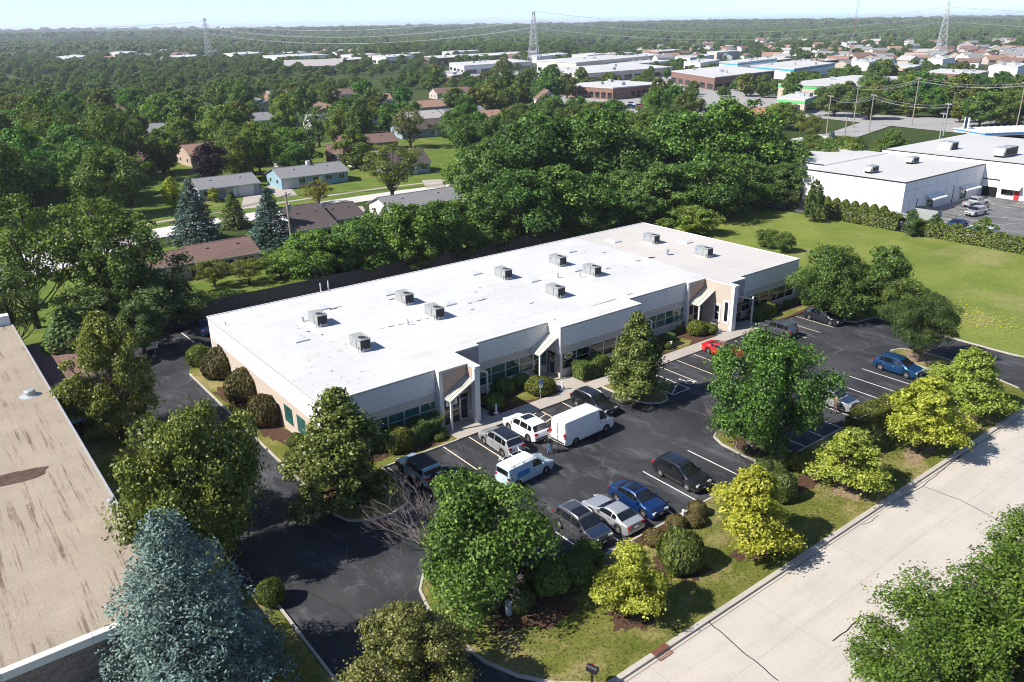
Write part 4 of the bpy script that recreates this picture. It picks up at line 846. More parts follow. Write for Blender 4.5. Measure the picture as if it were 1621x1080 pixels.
part('box', MB().box(-2.6,-1.1,.9,1.2,1.1,3.1), M['hvac'], bt); part('roof', MB().box(-2.62,-1.12,3.101,1.22,1.12,3.16), M['black'], bt); part('cab', MB().box(1.25,-1.0,.5,2.6,1.0,2.2), P_dark, bt); part('windshield', MB().box(2.6,-.9,1.4,2.62,.9,2.1), GL, bt); part('chassis', MB().box(-2.6,-.6,.5,1.24,.6,.89), M['black'], bt)
for x in (-1.6,1.9):
    for s_ in (-1,1):
        w = link('wheel', wheel_mesh(.42,.26)[0], bt, (x,s_*.85,.42)); link('rim', wheel_mesh(.42,.26)[1], w)

# ================================================================ people
def person(label, pos, rz, J, cols, hat=None):
    """J: joint name -> (x,y,z,radius); one skinned surface, materials by height and limb"""
    E_ = [('pelvis','spine'),('spine','chest'),('chest','neck'),('neck','jaw'),('jaw','head'),('head','crown'),('pelvis','hipL'),('hipL','kneeL'),('kneeL','ankL'),('ankL','toeL'),('pelvis','hipR'),('hipR','kneeR'),('kneeR','ankR'),('ankR','toeR'),
          ('chest','shL'),('shL','elL'),('elL','wrL'),('wrL','paL'),('chest','shR'),('shR','elR'),('elR','wrR'),('wrR','paR')]
    J = dict(J); names = list(J)
    for s_ in 'LR':
        p = Vector(J['pa'+s_][:3]); w = Vector(J['wr'+s_][:3]); d = (p-w).normalized(); side = d.cross(Vector((0,0,1)) if abs(d.z) < .9 else Vector((1,0,0))).normalized()
        for k in range(4):
            b0 = p+side*(.03-.02*k); L = (.07,.08,.078,.06)[k]; J['f%s%d' % (s_,k)] = (*(b0+d*L*.55), .009); J['g%s%d' % (s_,k)] = (*(b0+d*L+Vector((0,0,-.015))), .008)
            E_ += [('pa'+s_, 'f%s%d' % (s_,k)), ('f%s%d' % (s_,k), 'g%s%d' % (s_,k))]
        J['t'+s_] = (*(w+d*.04+side*.055), .010); E_.append(('wr'+s_, 't'+s_))
    names = list(J); me = bpy.data.meshes.new('body'); me.from_pydata([J[n][:3] for n in names], [(names.index(a), names.index(b)) for a, b in E_], [])
    o = bpy.data.objects.new('body', me); COL.objects.link(o)
    o.modifiers.new('skin', 'SKIN'); sv = me.skin_vertices[0].data
    for n, k in zip(names, sv): k.radius = (J[n][3], J[n][3]); k.use_root = n == 'pelvis'
    ss = o.modifiers.new('sub', 'SUBSURF'); ss.levels = 1; ss.render_levels = 1
    dg = bpy.context.evaluated_depsgraph_get(); ev = o.evaluated_get(dg); nm = bpy.data.meshes.new_from_object(ev)
    bpy.data.objects.remove(o); nm.name = 'body'
    for m in cols: nm.materials.append(m)
    P = thing('person', label, 'person', pos, rz); zneck, zw, za = J['neck'][2], J['pelvis'][2]+.04, .09
    mi = []
    for p in nm.polygons:
        c = p.center; k = 1
        if c.z > zneck-.01: k = 0
        elif c.z < za: k = 3
        elif c.z < zw and min((c-Vector(J[q][:3])).length for q in ('hipL','hipR','kneeL','kneeR','ankL','ankR','pelvis')) < .3: k = 2
        for s_ in 'LR':
            if (c-Vector(J['wr'+s_][:3])).length < .2 or (c-Vector(J['pa'+s_][:3])).length < .16: k = 0
        mi.append(k)
    nm.polygons.foreach_set('material_index', mi); nm.polygons.foreach_set('use_smooth', [True]*len(mi)); link('body', nm, P)
    hx, hy, hzz = J['head'][:3]; part('hair', MB().lathe((hx-.015,hy,hzz-.01), [(.098,0),(.105,.04),(.095,.09),(.06,.125),(.01,.14)], 12), cols[4], P, smooth=60)
    for s_ in (-1, 1): part('eye', MB().cbox((hx+.088, hy+s_*.033, hzz+.0), (.012,.022,.012)), M['dark'], P); part('ear', MB().cbox((hx, hy+s_*.092, hzz-.01), (.03,.015,.055)), cols[0], P)
    part('nose', MB().cbox((hx+.1, hy, hzz-.03), (.03,.025,.04)), cols[0], P); part('mouth', MB().cbox((hx+.09, hy, hzz-.07), (.012,.045,.01)), M['red_light'], P)
    return P
SK = plain('skin', (.45,.26,.18), .6); HG = plain('grey_hair', (.35,.33,.31), .8)
A = dict(pelvis=(0,0,.95,.15),spine=(.0,0,1.15,.14),chest=(.02,0,1.38,.16),neck=(.03,0,1.52,.06),jaw=(.05,0,1.6,.075),head=(.05,0,1.68,.095),crown=(.04,0,1.76,.07),hipL=(0,.1,.9,.1),kneeL=(.08,.11,.5,.068),ankL=(-.06,.11,.09,.05),toeL=(.09,.12,.04,.045),hipR=(0,-.1,.9,.1),kneeR=(.12,-.11,.5,.068),ankR=(.18,-.11,.09,.05),toeR=(.33,-.12,.04,.045),
  shL=(.02,.19,1.42,.075),elL=(.0,.36,1.2,.052),wrL=(.1,.52,1.05,.035),paL=(.14,.58,1.0,.035),shR=(.02,-.19,1.42,.075),elR=(.1,-.27,1.16,.052),wrR=(.3,-.22,1.02,.035),paR=(.38,-.2,1.0,.035))
_pp = (-553.18,-873.55) if False else (38.11,44.61)
person('person in black shirt and blue jeans walking a hand truck behind the white van', (*_pp,.0042), R(10), A, [SK, plain('black_shirt',(.012,.012,.013),.9), plain('blue_jeans',(.08,.16,.28),.9,0,.2,6), M['black'], HG])
ht = thing('hand_truck', 'small black hand truck behind the white delivery van', 'hand truck', (_pp[0]+.62,_pp[1]-.1,.0042), R(10))
part('frame', MB().tube([(.12,-.2,.1),(-.1,-.2,1.1),(-.1,.2,1.1),(.12,.2,.1)], .02, 6), M['galv'], ht); part('toe_plate', MB().box(.1,-.24,.02,.4,.24,.04), M['black'], ht); part('cross_bar', MB().tube([(.02,-.2,.55),(.02,.2,.55)], .018, 6), M['galv'], ht)
for s_ in (-1,1): part('wheel', MB().tube([(.05,s_*.26-.04,.13),(.05,s_*.26+.04,.13)], .125, 12), M['rubber'], ht)
Bj = dict(A); Bj.update(pelvis=(-.05,0,.93,.15),chest=(.06,0,1.36,.17),neck=(.1,0,1.5,.06),jaw=(.13,0,1.57,.075),head=(.14,0,1.64,.095),crown=(.12,0,1.72,.07),kneeR=(.04,-.1,.5,.068),ankR=(-.02,-.1,.09,.05),toeR=(.12,-.11,.04,.045),ankL=(0,.1,.09,.05),toeL=(.14,.1,.04,.045),kneeL=(.05,.1,.5,.068),
  elL=(.2,.24,1.2,.052),wrL=(.42,.15,1.25,.035),paL=(.5,.13,1.26,.035),elR=(.2,-.24,1.2,.052),wrR=(.42,-.15,1.25,.035),paR=(.5,-.13,1.26,.035))
_q = (62.94,33.83)
person('person in brown clothes leaning towards the silver suv by the big tree', (*_q,.0042), R(15), Bj, [SK, plain('brown_shirt',(.16,.1,.075),.9), plain('brown_trousers',(.12,.085,.07),.9), M['black'], plain('brown_hair',(.05,.03,.02),.8)])

# ================================================================ small street furniture
def bollard(p, label, h=.9, z=.12):
    b = thing('bollard_light', label, 'bollard', (p[0],p[1],z), 0, 'white bollard lights'); part('post', MB().lathe((0,0,0), [(.24,0),(.24,.05),(.1,.06),(.095,h-.2)], 14), M['white_sign'], b, smooth=40)
    part('lens', MB().lathe((0,0,h-.199), [(.085,0),(.085,.1)], 14), M['lamp_glass'], b); part('cap', MB().lathe((0,0,h-.098), [(.11,0),(.11,.06),(.04,.1)], 14), M['white_sign'], b, smooth=40)
for p, l in (((39.14,53.32),'white bollard light beside the first entrance bed'),((47.16,53.28),'white bollard light at the second entrance walk'),((63.33,53.71),'white bollard light at the left of the third entrance bed'),((71.35,53.59),'white bollard light in front of the beige tower')): bollard(p, l)
bollard((39.02,31.04), 'white post among the ball shrubs by the street side row', 1.0, .1)
pb = thing('utility_pedestal', 'blue grey utility pedestal on the lawn beside the dying tree', 'utility box', (*(23.45,31.15),.1)); part('body', MB().cbox((0,0,.45),(.3,.3,.9)), plain('pedestal',(.3,.36,.4),.6), pb); part('cap', MB().cbox((0,0,.93),(.34,.34,.06)), M['galv'], pb)
mb_ = thing('letter_box', 'black letter box on a post at the street edge', 'mailbox', (*(23.43,23.85),.1), R(20))
part('post', MB().box(-.05,-.05,0,.05,.05,1.1), M['black'], mb_)
_bx = MB().box(-.17,-.3,1.1,.17,.3,1.28); _n2 = 8
_bx.add([(.17*math.cos(math.pi*i/_n2), y, 1.281+.17*math.sin(math.pi*i/_n2)) for y in (-.3,.3) for i in range(_n2+1)], [(i, _n2+1+i, _n2+2+i, i+1) for i in range(_n2)]+[tuple(range(_n2+1)), tuple(range(_n2+1, 2*_n2+2))[::-1]]); part('box', _bx, M['black'], mb_); part('flag', MB().box(.171,.0,1.25,.19,.2,1.4), M['red_light'], mb_); part('door', MB().box(-.16,-.312,1.11,.16,-.302,1.4), M['black'], mb_)
hs = thing('accessible_parking_sign', 'blue accessible parking sign on a post by the second entrance', 'sign', (*(44.36,53.19),.11), R(0)); part('post', MB().tube([(0,0,0),(0,0,2.0)], .03, 6), M['galv'], hs)
pl = part('panel', MB().box(-.2,-.05,1.4,.2,-.035,1.95), M['blue_sign'], hs); part('plaque', MB().box(-.2,-.05,1.1,.2,-.035,1.36), M['white_sign'], hs)
_w = MB(); 
for a, b_ in (((-.05,1.86),(-.02,1.68)),((-.02,1.68),(.08,1.67)),((.08,1.67),(.12,1.52))): _w.tube([(a[0],-.056,a[1]),(b_[0],-.056,b_[1])], .016, 4)
_w.tube([(.1*math.cos(R(t_))-.02,-.056,1.58+.1*math.sin(R(t_))) for t_ in range(120,400,20)], .014, 4); part('wheelchair_symbol', _w, M['white_sign'], pl)
ws = thing('notice_sign', 'small white notice sign standing in the shaded rear drive', 'sign', (*(18.77,88.12),.01), R(-25)); part('post', MB().tube([(0,0,0),(0,0,1.6)], .03, 6), M['galv'], ws); q = part('panel', MB().box(-.32,-.05,1.15,.32,-.03,1.7), M['white_sign'], ws)
for z in (1.58,1.47,1.36,1.25): part('lettering', MB().box(-.24,-.055,z,.2,-.051,z+.05), M['black'], q)
# ================================================================ vegetation
def leafmesh(name, P, Nn, size, mat, rng, aspect=.62, jit=.7, tint=None, szvar=.35):
    n = len(P); Nn = Nn+rng.normal(0, jit, (n,3)); Nn /= np.linalg.norm(Nn, axis=1, keepdims=True)+1e-9
    t = np.cross(Nn, rng.normal(0,1,(n,3))); t /= np.linalg.norm(t, axis=1, keepdims=True)+1e-9; b = np.cross(Nn, t)
    s = (size*rng.uniform(1-szvar, 1+szvar, n))[:,None]; V = np.empty((n,4,3)); bend = Nn*s*.18
    V[:,0] = P+t*s*.5-bend; V[:,1] = P+b*s*.5*aspect; V[:,2] = P-t*s*.5-bend; V[:,3] = P-b*s*.5*aspect
    me = bpy.data.meshes.new(name); me.vertices.add(n*4); me.vertices.foreach_set('co', V.reshape(-1).astype(np.float32))
    me.loops.add(n*4); me.loops.foreach_set('vertex_index', np.arange(n*4, dtype=np.int32)); me.polygons.add(n)
    me.polygons.foreach_set('loop_start', np.arange(0, n*4, 4, dtype=np.int32)); me.polygons.foreach_set('loop_total', np.full(n, 4, dtype=np.int32))
    me.update(calc_edges=True); at = me.attributes.new('tint', 'FLOAT', 'FACE')
    if tint is None: tint = rng.uniform(0,1,n)
    at.data.foreach_set('value', np.clip(tint,0,1).astype(np.float32)); me.materials.append(mat); return me
def unit(rng, n):
    d = rng.normal(0,1,(n,3)); return d/np.linalg.norm(d, axis=1, keepdims=True)
def lobes(rng, kind, H, Rr, k, big=1.0, am=None):
    """centres and radii of the leaf masses of a crown: most sit out near its surface, with gaps between"""
    z0, z1, q0 = {'round':(.2,.93,.26),'cone':(.08,.97,.24),'oval':(.1,.95,.25),'loose':(.34,.95,.2),'flat':(.24,.95,.24)}[kind]
    env = {'round':lambda f: math.sin(math.pi*(.13+.82*f))**.6, 'cone':lambda f: min(1, .62+f*3)*(1-f)**.72+.04, 'oval':lambda f: math.sin(math.pi*(.16+.81*f))**.7, 'loose':lambda f: math.sin(math.pi*(.2+.72*f))**.6, 'flat':lambda f: min(1,.7+f*2)*(1-f)**.5+.06}[kind]
    L = []; ph = rng.uniform(0,6.28,4); am = am or (.19 if kind in ('round','loose','flat') else .12)
    for i in range(k):
        f = (i+rng.uniform(.2,.8))/k; a = i*2.399+rng.uniform(-.6,.6); e = env(f)*(1+am*(math.sin(2*a+ph[0]+4*f)+.7*math.sin(3*a+ph[1]-5*f)))
        u = rng.uniform(.55,.9) if rng.uniform() < .82 else rng.uniform(0,.45)
        s = Rr*q0*big*rng.uniform(.6,1.35)*(.45+.55*e); q = max(0, Rr*e*1.06-s*.55)*u
        if kind == 'round': q *= rng.uniform(.85,1.15)
        L.append((np.array([q*math.cos(a), q*math.sin(a), H*(z0+(z1-z0)*f)-s*.3]), np.array([s, s, s*(.78 if kind != 'flat' else .66)])))
    return L
def broadleaf(name, kind, H, Rr, n, size, mat, seed, k=18, fill=.18, up=.5, sub=9, big=1.0, am=None, cut=None):
    rng = np.random.default_rng(seed); L = lobes(rng, kind, H, Rr, k, big, am); L = [l for l in L if not (cut and cut(*(l[0]/Rr)))]; vol = np.array([l[1][0]**2 for l in L]); cnt = (n*vol/vol.sum()).astype(int)
    Ps, Ns, Ts = [], [], []
    for (c, s), m in zip(L, cnt):
        # each leaf mass is itself broken into sprays
        sp = unit(rng, sub); sp[:,2] = np.abs(sp[:,2])*.9-.15; tc = rng.uniform(-.18,.18)
        j = rng.integers(0, sub, m); d = sp[j]*1.0+rng.normal(0,.42,(m,3)); d /= np.linalg.norm(d, axis=1, keepdims=True)
        r_ = np.where(rng.uniform(0,1,m) < fill, rng.uniform(.3,1,m), rng.uniform(.8,1.14,m)*(1+.16*np.cos(j*2.1))); r_ = np.where(rng.uniform(0,1,m) < .05, rng.uniform(1.1,1.6,m), r_)
        Ps.append(c+d*s*r_[:,None]); nn = d.copy(); nn[:,2] += up; Ns.append(nn); Ts.append(.48+tc+rng.normal(0,.24,m)+.14*np.sin(j*1.7))
    P = np.concatenate(Ps); keep = P[:,2] > H*.06
    return leafmesh(name, P[keep], np.concatenate(Ns)[keep], size, mat, rng, tint=np.concatenate(Ts)[keep]), L
def trunkmesh(name, H, Rr, L, seed, base=None, mat=None, lean=0, twigs=2):
    rg = random.Random(seed); mb = MB(); r0 = base or H*.022; top = H*.55; pts = [(0,0,-.1)]; x = y = 0
    for i in range(1, 6): x += rg.uniform(-.02,.02)*H*.5+lean; y += rg.uniform(-.02,.02)*H*.5; pts.append((x, y, top*i/5))
    mb.tube(pts, [r0*1.35]+[r0*(1-.11*i) for i in range(5)], 8)
    for c, s in L:
        if rg.random() < .15: continue
        f = max(.25, min(.95, (c[2]/H)*.75)); i = int(f*5); p0 = Vector(pts[min(i,5)]); p2 = Vector((float(c[0]),float(c[1]),float(c[2]))); p1 = p0.lerp(p2,.5)+Vector((0,0,-H*.03))
        r1 = r0*.42*(1-.4*c[2]/H); mb.tube([p0,p1,p2], [r1,r1*.65,r1*.25], 5, False)
        for _ in range(twigs):
            e = p2+Vector((rg.uniform(-1,1),rg.uniform(-1,1),rg.uniform(-.2,1)))*float(s[0])*.9; mb.tube([p1.lerp(p2,.6), e], [r1*.35, r1*.08], 4, False)
    return mb.mesh(name, mat or M['bark'])
def conifer(name, H, Rr, mat, seed, tiers=26, per=13, n_t=26, size=.34, droop=.18, power=.9, rag=.18):
    rng = np.random.default_rng(seed); Ps, Ns, Ts = [], [], []
    for i in range(tiers):
        f = (i+.3)/tiers; z = H*(.05+.93*f); rad = Rr*(1-f)**power+.05*Rr; m = max(4, int(per*(.35+.65*(1-f))))
        for a in np.arange(m)*2*math.pi/m+rng.uniform(0,6.28):
            a = a+rng.uniform(-.2,.2); ln = rad*rng.uniform(1-rag*1.2,1+rag*.8); k = max(6, int(n_t*(ln/Rr+.25))); u = np.sqrt(rng.uniform(.06,1.02,k)); wd = .13*ln*(1.15-u)+.05*Rr
            off = rng.normal(0,1,k)*wd; zz = z-droop*ln*u+.22*droop*ln*u*u*2+rng.normal(0,.06*Rr*.5,k)
            ca, sa = math.cos(a), math.sin(a); P = np.stack([ca*ln*u-sa*off, sa*ln*u+ca*off, zz], 1); Ps.append(P)
            nn = np.tile(np.array([ca*.3, sa*.3, .9]), (k,1)); Ns.append(nn); Ts.append(.25+.5*u+rng.normal(0,.13,k))
    P = np.concatenate(Ps); return leafmesh(name, P, np.concatenate(Ns), size, mat, rng, .42, .55, np.concatenate(Ts))
def ball(name, rx, rz, n, size, mat, seed, sq=2.0, wob=.05):
    rng = np.random.default_rng(seed); d = unit(rng, n); d[:,2] = np.abs(d[:,2])*1.75-.75; d /= np.linalg.norm(d,axis=1,keepdims=True)
    k = (np.abs(d)**sq).sum(1)**(-1/sq); r_ = k*rng.uniform(.86,1.03,n)*(1+wob*np.sin(d[:,0]*5+seed)*np.cos(d[:,1]*4+seed*2)); P = d*r_[:,None]*np.array([rx,rx,rz])+np.array([0,0,rz*.78])
    P[:,2] = np.maximum(P[:,2], .03); return leafmesh(name, P, d, size, mat, rng, .7, .45)
def hedge_mesh(name, L, W, H, n, size, mat, seed):
    rng = np.random.default_rng(seed); P = rng.uniform(0,1,(n,3)); f = rng.integers(0,5,n); Nn = np.zeros((n,3))
    for ax, v, idx in ((2,1,0),(1,0,1),(1,1,2),(0,0,3),(2,1,4)):
        m = f == idx; P[m,ax] = v; Nn[m,ax] = 1 if v else -1
    P = P*np.array([L,W,H]); lump = .1*np.sin(P[:,0]*1.37+seed)*np.sin(P[:,0]*.53+1)+.07*np.sin(P[:,0]*2.71+2*seed)+.05*np.sin(P[:,0]*5.9)+rng.normal(0,.05,n); P[:,2] *= 1+lump; P[:,1] += .25*np.sin(P[:,0]*1.1+seed)*W*.3
    P += Nn*rng.uniform(-.25,.12,n)[:,None]; P[:,2] = np.maximum(P[:,2], .03); return leafmesh(name, P, Nn+np.array([0,0,.3]), size, mat, rng, .7, .5)
LM = dict(green=leafmat('leaf_green', (.042,.07,.017), (.112,.172,.036), (.25,.325,.095)), dark=leafmat('leaf_dark', (.045,.074,.02), (.118,.175,.045), (.255,.315,.1), .32), pear=leafmat('leaf_olive', (.06,.075,.02), (.145,.16,.045), (.3,.3,.125), .24, .42),
  yellow=leafmat('leaf_chartreuse', (.19,.22,.025), (.4,.43,.05), (.6,.6,.14), .4), locust=leafmat('leaf_locust', (.048,.075,.016), (.12,.172,.036), (.225,.275,.078), .35), spruce=leafmat('needle_blue', (.045,.075,.07), (.12,.17,.16), (.27,.335,.325), .08, .6),
  shrub=leafmat('leaf_shrub', (.04,.058,.015), (.095,.12,.03), (.17,.185,.058), .22), lime=leafmat('leaf_lime', (.085,.105,.016), (.18,.195,.03), (.3,.29,.06), .3), rusty=leafmat('leaf_rusty', (.055,.055,.02), (.125,.11,.042), (.23,.155,.08), .2), purple=leafmat('leaf_purple', (.01,.006,.01), (.024,.014,.02), (.045,.026,.035), .12))
# prototypes: (crown mesh, trunk mesh, height, radius)
PROTO = {}
def proto(key, kind, H, Rr, n, size, mat, seed, **kw):
    tw = kw.pop('twigs', 2); cr, L = broadleaf('crown', kind, H, Rr, n, size, LM[mat], seed, **kw); PROTO[key] = (cr, trunkmesh('trunk', H, Rr, L, seed, twigs=tw), H, Rr)
for i in range(4): proto('maple%d' % i, 'round', 11, 5, 14000, .37, 'green', 10+i, k=56)
for i in range(3): proto('dark%d' % i, 'round', 12, 5, 14000, .37, 'dark', 20+i, k=58)
for i in range(3): proto('ash%d' % i, 'loose', 13, 5.5, 6500, .34, 'locust', 30+i, k=44, fill=.35, twigs=4)
for i in range(2): proto('oval%d' % i, 'oval', 10, 3.6, 8500, .36, 'green', 40+i, k=46)
for i in range(3): proto('far%d' % i, 'round', 11, 5.2, 3000, .8, 'dark', 50+i, k=40)
for i in range(2): proto('pearb%d' % i, 'cone', 7, 2.9, 24000, .18, 'pear', 60+i, k=80)
for i in range(3): proto('lime%d' % i, 'flat', 5.2, 2.4, 15000, .17, 'yellow', 70+i, k=70, fill=.4, up=.8, am=.3)
proto('nearA', 'round', 9.5, 4.6, 42000, .21, 'green', 80, k=56, fill=.25, big=1.05, am=.26); proto('nearB', 'round', 9.0, 4.4, 32000, .22, 'green', 81, k=56, fill=.25, big=1.05, am=.26)
proto('dying', 'round', 8.0, 4.4, 30000, .21, 'green', 85, k=60, fill=.28, am=.26, cut=lambda x, y, z: (-.7*x+.7*y > .28 and z > .75) or (-.7*x+.7*y > .62 and z > .4))
proto('nearC', 'oval', 9.5, 4.0, 36000, .2, 'pear', 82, k=70, am=.2); proto('nearD', 'oval', 10, 3.9, 36000, .21, 'pear', 83, k=70, am=.2); proto('nearE', 'round', 8, 4.2, 40000, .2, 'pear', 84, k=64, am=.26)
proto('locA', 'loose', 9, 5.2, 42000, .17, 'locust', 90, k=80, fill=.45, up=.8); proto('locB', 'loose', 9, 5.0, 36000, .17, 'locust', 91, k=80, fill=.45, up=.8)
for key, H, Rr, kw in (('spruceN',9.6,3.9,dict(tiers=26,per=20,n_t=120,size=.17,power=.66,droop=.1,rag=.26)),('spruce0',10,3.2,dict(size=.42)),('spruce1',8,2.4,dict(size=.4,tiers=20)),('fir0',11,3.0,dict(size=.45))):
    tk = MB().tube([(0,0,-.1),(0,0,H*.9)],[H*.02,H*.004],7); PROTO[key] = (conifer('crown', H, Rr, LM['spruce'] if key != 'fir0' else LM['dark'], len(key)+int(H*7), **kw), tk.mesh('trunk', M['bark']), H, Rr)
for i in range(2): PROTO['arb%d' % i] = (ball('crown', 1.6, 3.6, 7000, .22, LM['dark'], 5+i, 1.6, .12), MB().tube([(0,0,-.1),(0,0,3)],[.16,.06],6).mesh('trunk', M['bark']), 6.4, 1.6)
def tree(spec, key, label, group=None, name='tree', color=None, rz=None, cat='tree', z=.08):
    x, y, h, r_ = spec; cr, tk, H, Rr = PROTO[key]; rg = random.Random(int(x*31+y*17)); t = thing(name, label, cat, (x,y,z), 0, group)
    a = rg.uniform(0,6.28) if rz is None else rz
    for nm, me in (('trunk',tk),('crown',cr)):
        o = link(nm, me, t); o.rotation_euler = (0,0,a); o.scale = (r_/Rr, r_/Rr, h/H)
        if nm == 'crown': k = color or (rg.uniform(.75,1.15), rg.uniform(.9,1.15), rg.uniform(.8,1.2)); o.color = (*k, 1)
    return t
def bare(root, origin, dirs, ln, seed, r0=.06, depth=5, mat='bark_pale'):
    rg = random.Random(seed); mb = MB()
    def grow(p, d, l, r_, k):
        q = p+d*l*.5+Vector((rg.uniform(-.06,.06),)*3)*l; e = p+d*l; mb.tube([p,q,e], [r_,r_*.8,r_*.6], 3, False)
        if k == 0: return
        for _ in range(rg.choice((2,3,3))):
            nd = (d+Vector((rg.uniform(-.6,.6),rg.uniform(-.6,.6),rg.uniform(-.25,.5)))).normalized(); grow(p.lerp(e, rg.uniform(.45,1)), nd, l*rg.uniform(.55,.8), r_*.6, k-1)
    for d in dirs: grow(Vector(origin), Vector(d).normalized(), ln*rg.uniform(.8,1.1), r0, depth)
    part('dead_branches', mb, M[mat], root)
# --- trees of the office lot
tree((21.71,48.97,9.33,4.72), 'pearb0', 'dense conical ornamental tree at the left corner of the parking lot', name='conical_tree', z=.1, color=(1.02,1.14,.85))
tree((50.96,47.37,8.94,3.57), 'pearb1', 'dense oval tree on the small kerbed island by the second entrance', name='oval_tree', z=.1, color=(.98,1.12,.85))
t = tree((51.40,33.30,10.87,4.47), 'nearA', 'big leafy green tree on the peninsula in the middle of the lot', name='broadleaf_tree', z=.1, color=(.78,1.04,.8))
bare(t, (-1.5,.6,2.4), ((-1,.5,.1),(-1,.1,.25),(-.8,.6,.4),(-1,-.2,.1)), 2.0, 5, .04); bare(t, (.5,.5,4.5), ((.2,-.6,.6),(-.5,-.6,.3)), 1.6, 7, .04, 4)
t = tree((22.10,33.70,9.09,4.69), 'dying', 'large half dead green tree with bare grey branches by the entry drive', name='broadleaf_tree', z=.1, rz=0, color=(.9,1.06,.8))
bare(t, (-1.0,1.6,3.4), ((-.75,.6,.75),(-.4,.7,.8),(-.9,.3,.6),(-.1,.75,.85),(-1,.1,.35),(.3,.6,.9),(-.6,.9,.5)), 2.1, 15, .05, 5); bare(t, (.6,-2.4,3.0), ((0,-.8,.3),(.1,-.7,-.3)), 1.1, 19, .035, 4); bare(t, (1.6,-.4,4.4), ((.3,-.5,.9),(.6,.1,.8)), 1.5, 23, .05, 4)
tree((80.22,34.98,7.73,3.62), 'locB', 'feathery dark locust tree on the right kerbed island', name='locust_tree', color=(.62,.72,.8), z=.1)
for i, (s_, l) in enumerate((((29.09,26.39,5.23,2.26),'chartreuse tree nearest the entry drive on the street verge'),((40.16,26.28,6.36,2.92),'chartreuse tree beside the ball shrub on the street verge'),((51.73,26.06,5.36,2.91),'chartreuse tree in the middle of the street verge'),((61.91,25.49,7.04,3.26),'chartreuse tree next to the clipped hedge on the verge'),((71.85,26.47,6.46,3.42),'chartreuse tree nearest the exit drive'))):
    tree(s_, 'lime%d' % (i % 3), l, 'chartreuse trees along the street verge', 'chartreuse_tree', ((1,1,1),(1.06,1,.9),(.9,.97,1.2),(1.02,1.04,1),(.74,.88,1.1))[i], z=.1)
tree((11.09,71.00,11.90,3.56), 'nearD', 'bright olive tree between the tan roofed warehouse and the rear drive', name='broadleaf_tree', color=(1.3,1.35,.8))
tree((10.95,47.13,11.95,4.35), 'nearE', 'wide olive green tree at the left of the drive', name='broadleaf_tree', color=(1.05,1.18,.75))
tree((13.3,52.5,7.2,2.6), 'nearB', 'light green tree overlapping the wide olive tree by the drive', name='broadleaf_tree', color=(1.15,1.15,.8))
tree((6.66,36.74,11.63,4.67), 'spruceN', 'big blue spruce beside the brick wall of the warehouse', name='blue_spruce', color=(.86,.98,.9))
tree((15.6,28.9,6.4,2.9), 'nearC', 'pale olive tree at the bottom edge by the entry drive', name='broadleaf_tree', color=(1.1,1.05,.9), z=0)
tree((46.0,10.4,7.6,5.2), 'locA', 'feathery green locust at the right edge across the street', name='locust_tree', z=.1, color=(.86,1.02,.6)); tree((39.8,10.2,7.8,5.6), 'locB', 'feathery green locust in the lower right corner', name='locust_tree', z=.1, color=(.86,1.02,.6)); tree((33.6,10.6,6.6,4.8), 'locA', 'low feathery locust at the bottom edge across the street', name='locust_tree', rz=2, z=.1, color=(.86,1.02,.6))
# --- trees at the right end of the building
for s_, k, l, c in (((84.88,48.63,9.33,4.17),'nearB','dense green tree at the right end of the office building',(.9,1,.9)),((90.66,45.23,9.01,3.30),'maple1','green tree behind the charcoal sedan',(.9,1,.9)),((89.34,42.00,5.78,2.92),'maple0','rounded green tree at the corner of the lot near the field',(1.05,1,.9)),((87.56,46.37,5.90,3.37),'maple2','low green tree filling the gap behind the charcoal sedan',(.9,.95,.9)),
    ((107.70,73.31,3.07,2.10),'maple3','small shrubby tree behind the building at the edge of the field',(1.2,1.15,1)),((107.17,69.69,3.40,1.76),'maple1','shrubby tree right beside another at the building end',(1.1,1.1,1)),((105.41,86.43,5.07,4.25),'maple0','light green bushy tree at the back right corner of the roof',(1.5,1.4,1)),((128.61,78.59,7.86,2.01),'oval0','slender tree against the white warehouse wall',(.75,.8,.9)),
    ((131.21,62.10,4.74,1.45),'oval1','small tree in the gap between the two hedges',(.8,.9,1)),((135.38,60.17,3.62,1.36),'oval0','small dark tree left of the waste enclosure',(.7,.85,.9)),((138.67,53.87,3.65,1.74),'oval1','small light green tree right of the waste enclosure',(1.2,1.2,.8))): tree(s_, k, l, color=c)
# --- left cluster beyond the tan roof
for s_, k, l, c in (((11.03,89.17,7.01,2.67),'arb0','dark dense evergreen beside the brown annex roof',(.9,1,1)),((10.23,107.23,16.82,6.64),'ash0','tall loose tree at the far left beside the road bend',(1.05,1.15,.95)),((18.24,106.45,15.54,6.75),'ash1','tall loose tree with bent trunk over the road bend',(1.0,1.1,.9)),((20.56,99.97,14.34,6.34),'ash2','tall dark tree in front of the brown roofed house',(.75,.88,.8)),((7.10,99.31,10.21,4.82),'ash1','grey green bushy tree at the left edge by the white parapet',(.9,.95,1)),
    ((14.63,98.05,6.87,4.32),'dark1','dense dark tree behind the dark evergreen',(1,1,1)),((22.74,96.70,7.10,4.49),'dark0','dark tree shading the rear parking',(.7,.75,.8)),((18.59,100.19,6.34,4.13),'maple2','dark green tree behind the bright olive tree',(.6,.68,.7)),((18.11,90.11,6.62,3.10),'dark2','low dark tree at the edge of the rear drive',(.8,.85,.9))): tree(s_, k, l, name='evergreen_tree' if k[:3] == 'arb' else 'broadleaf_tree', color=c)
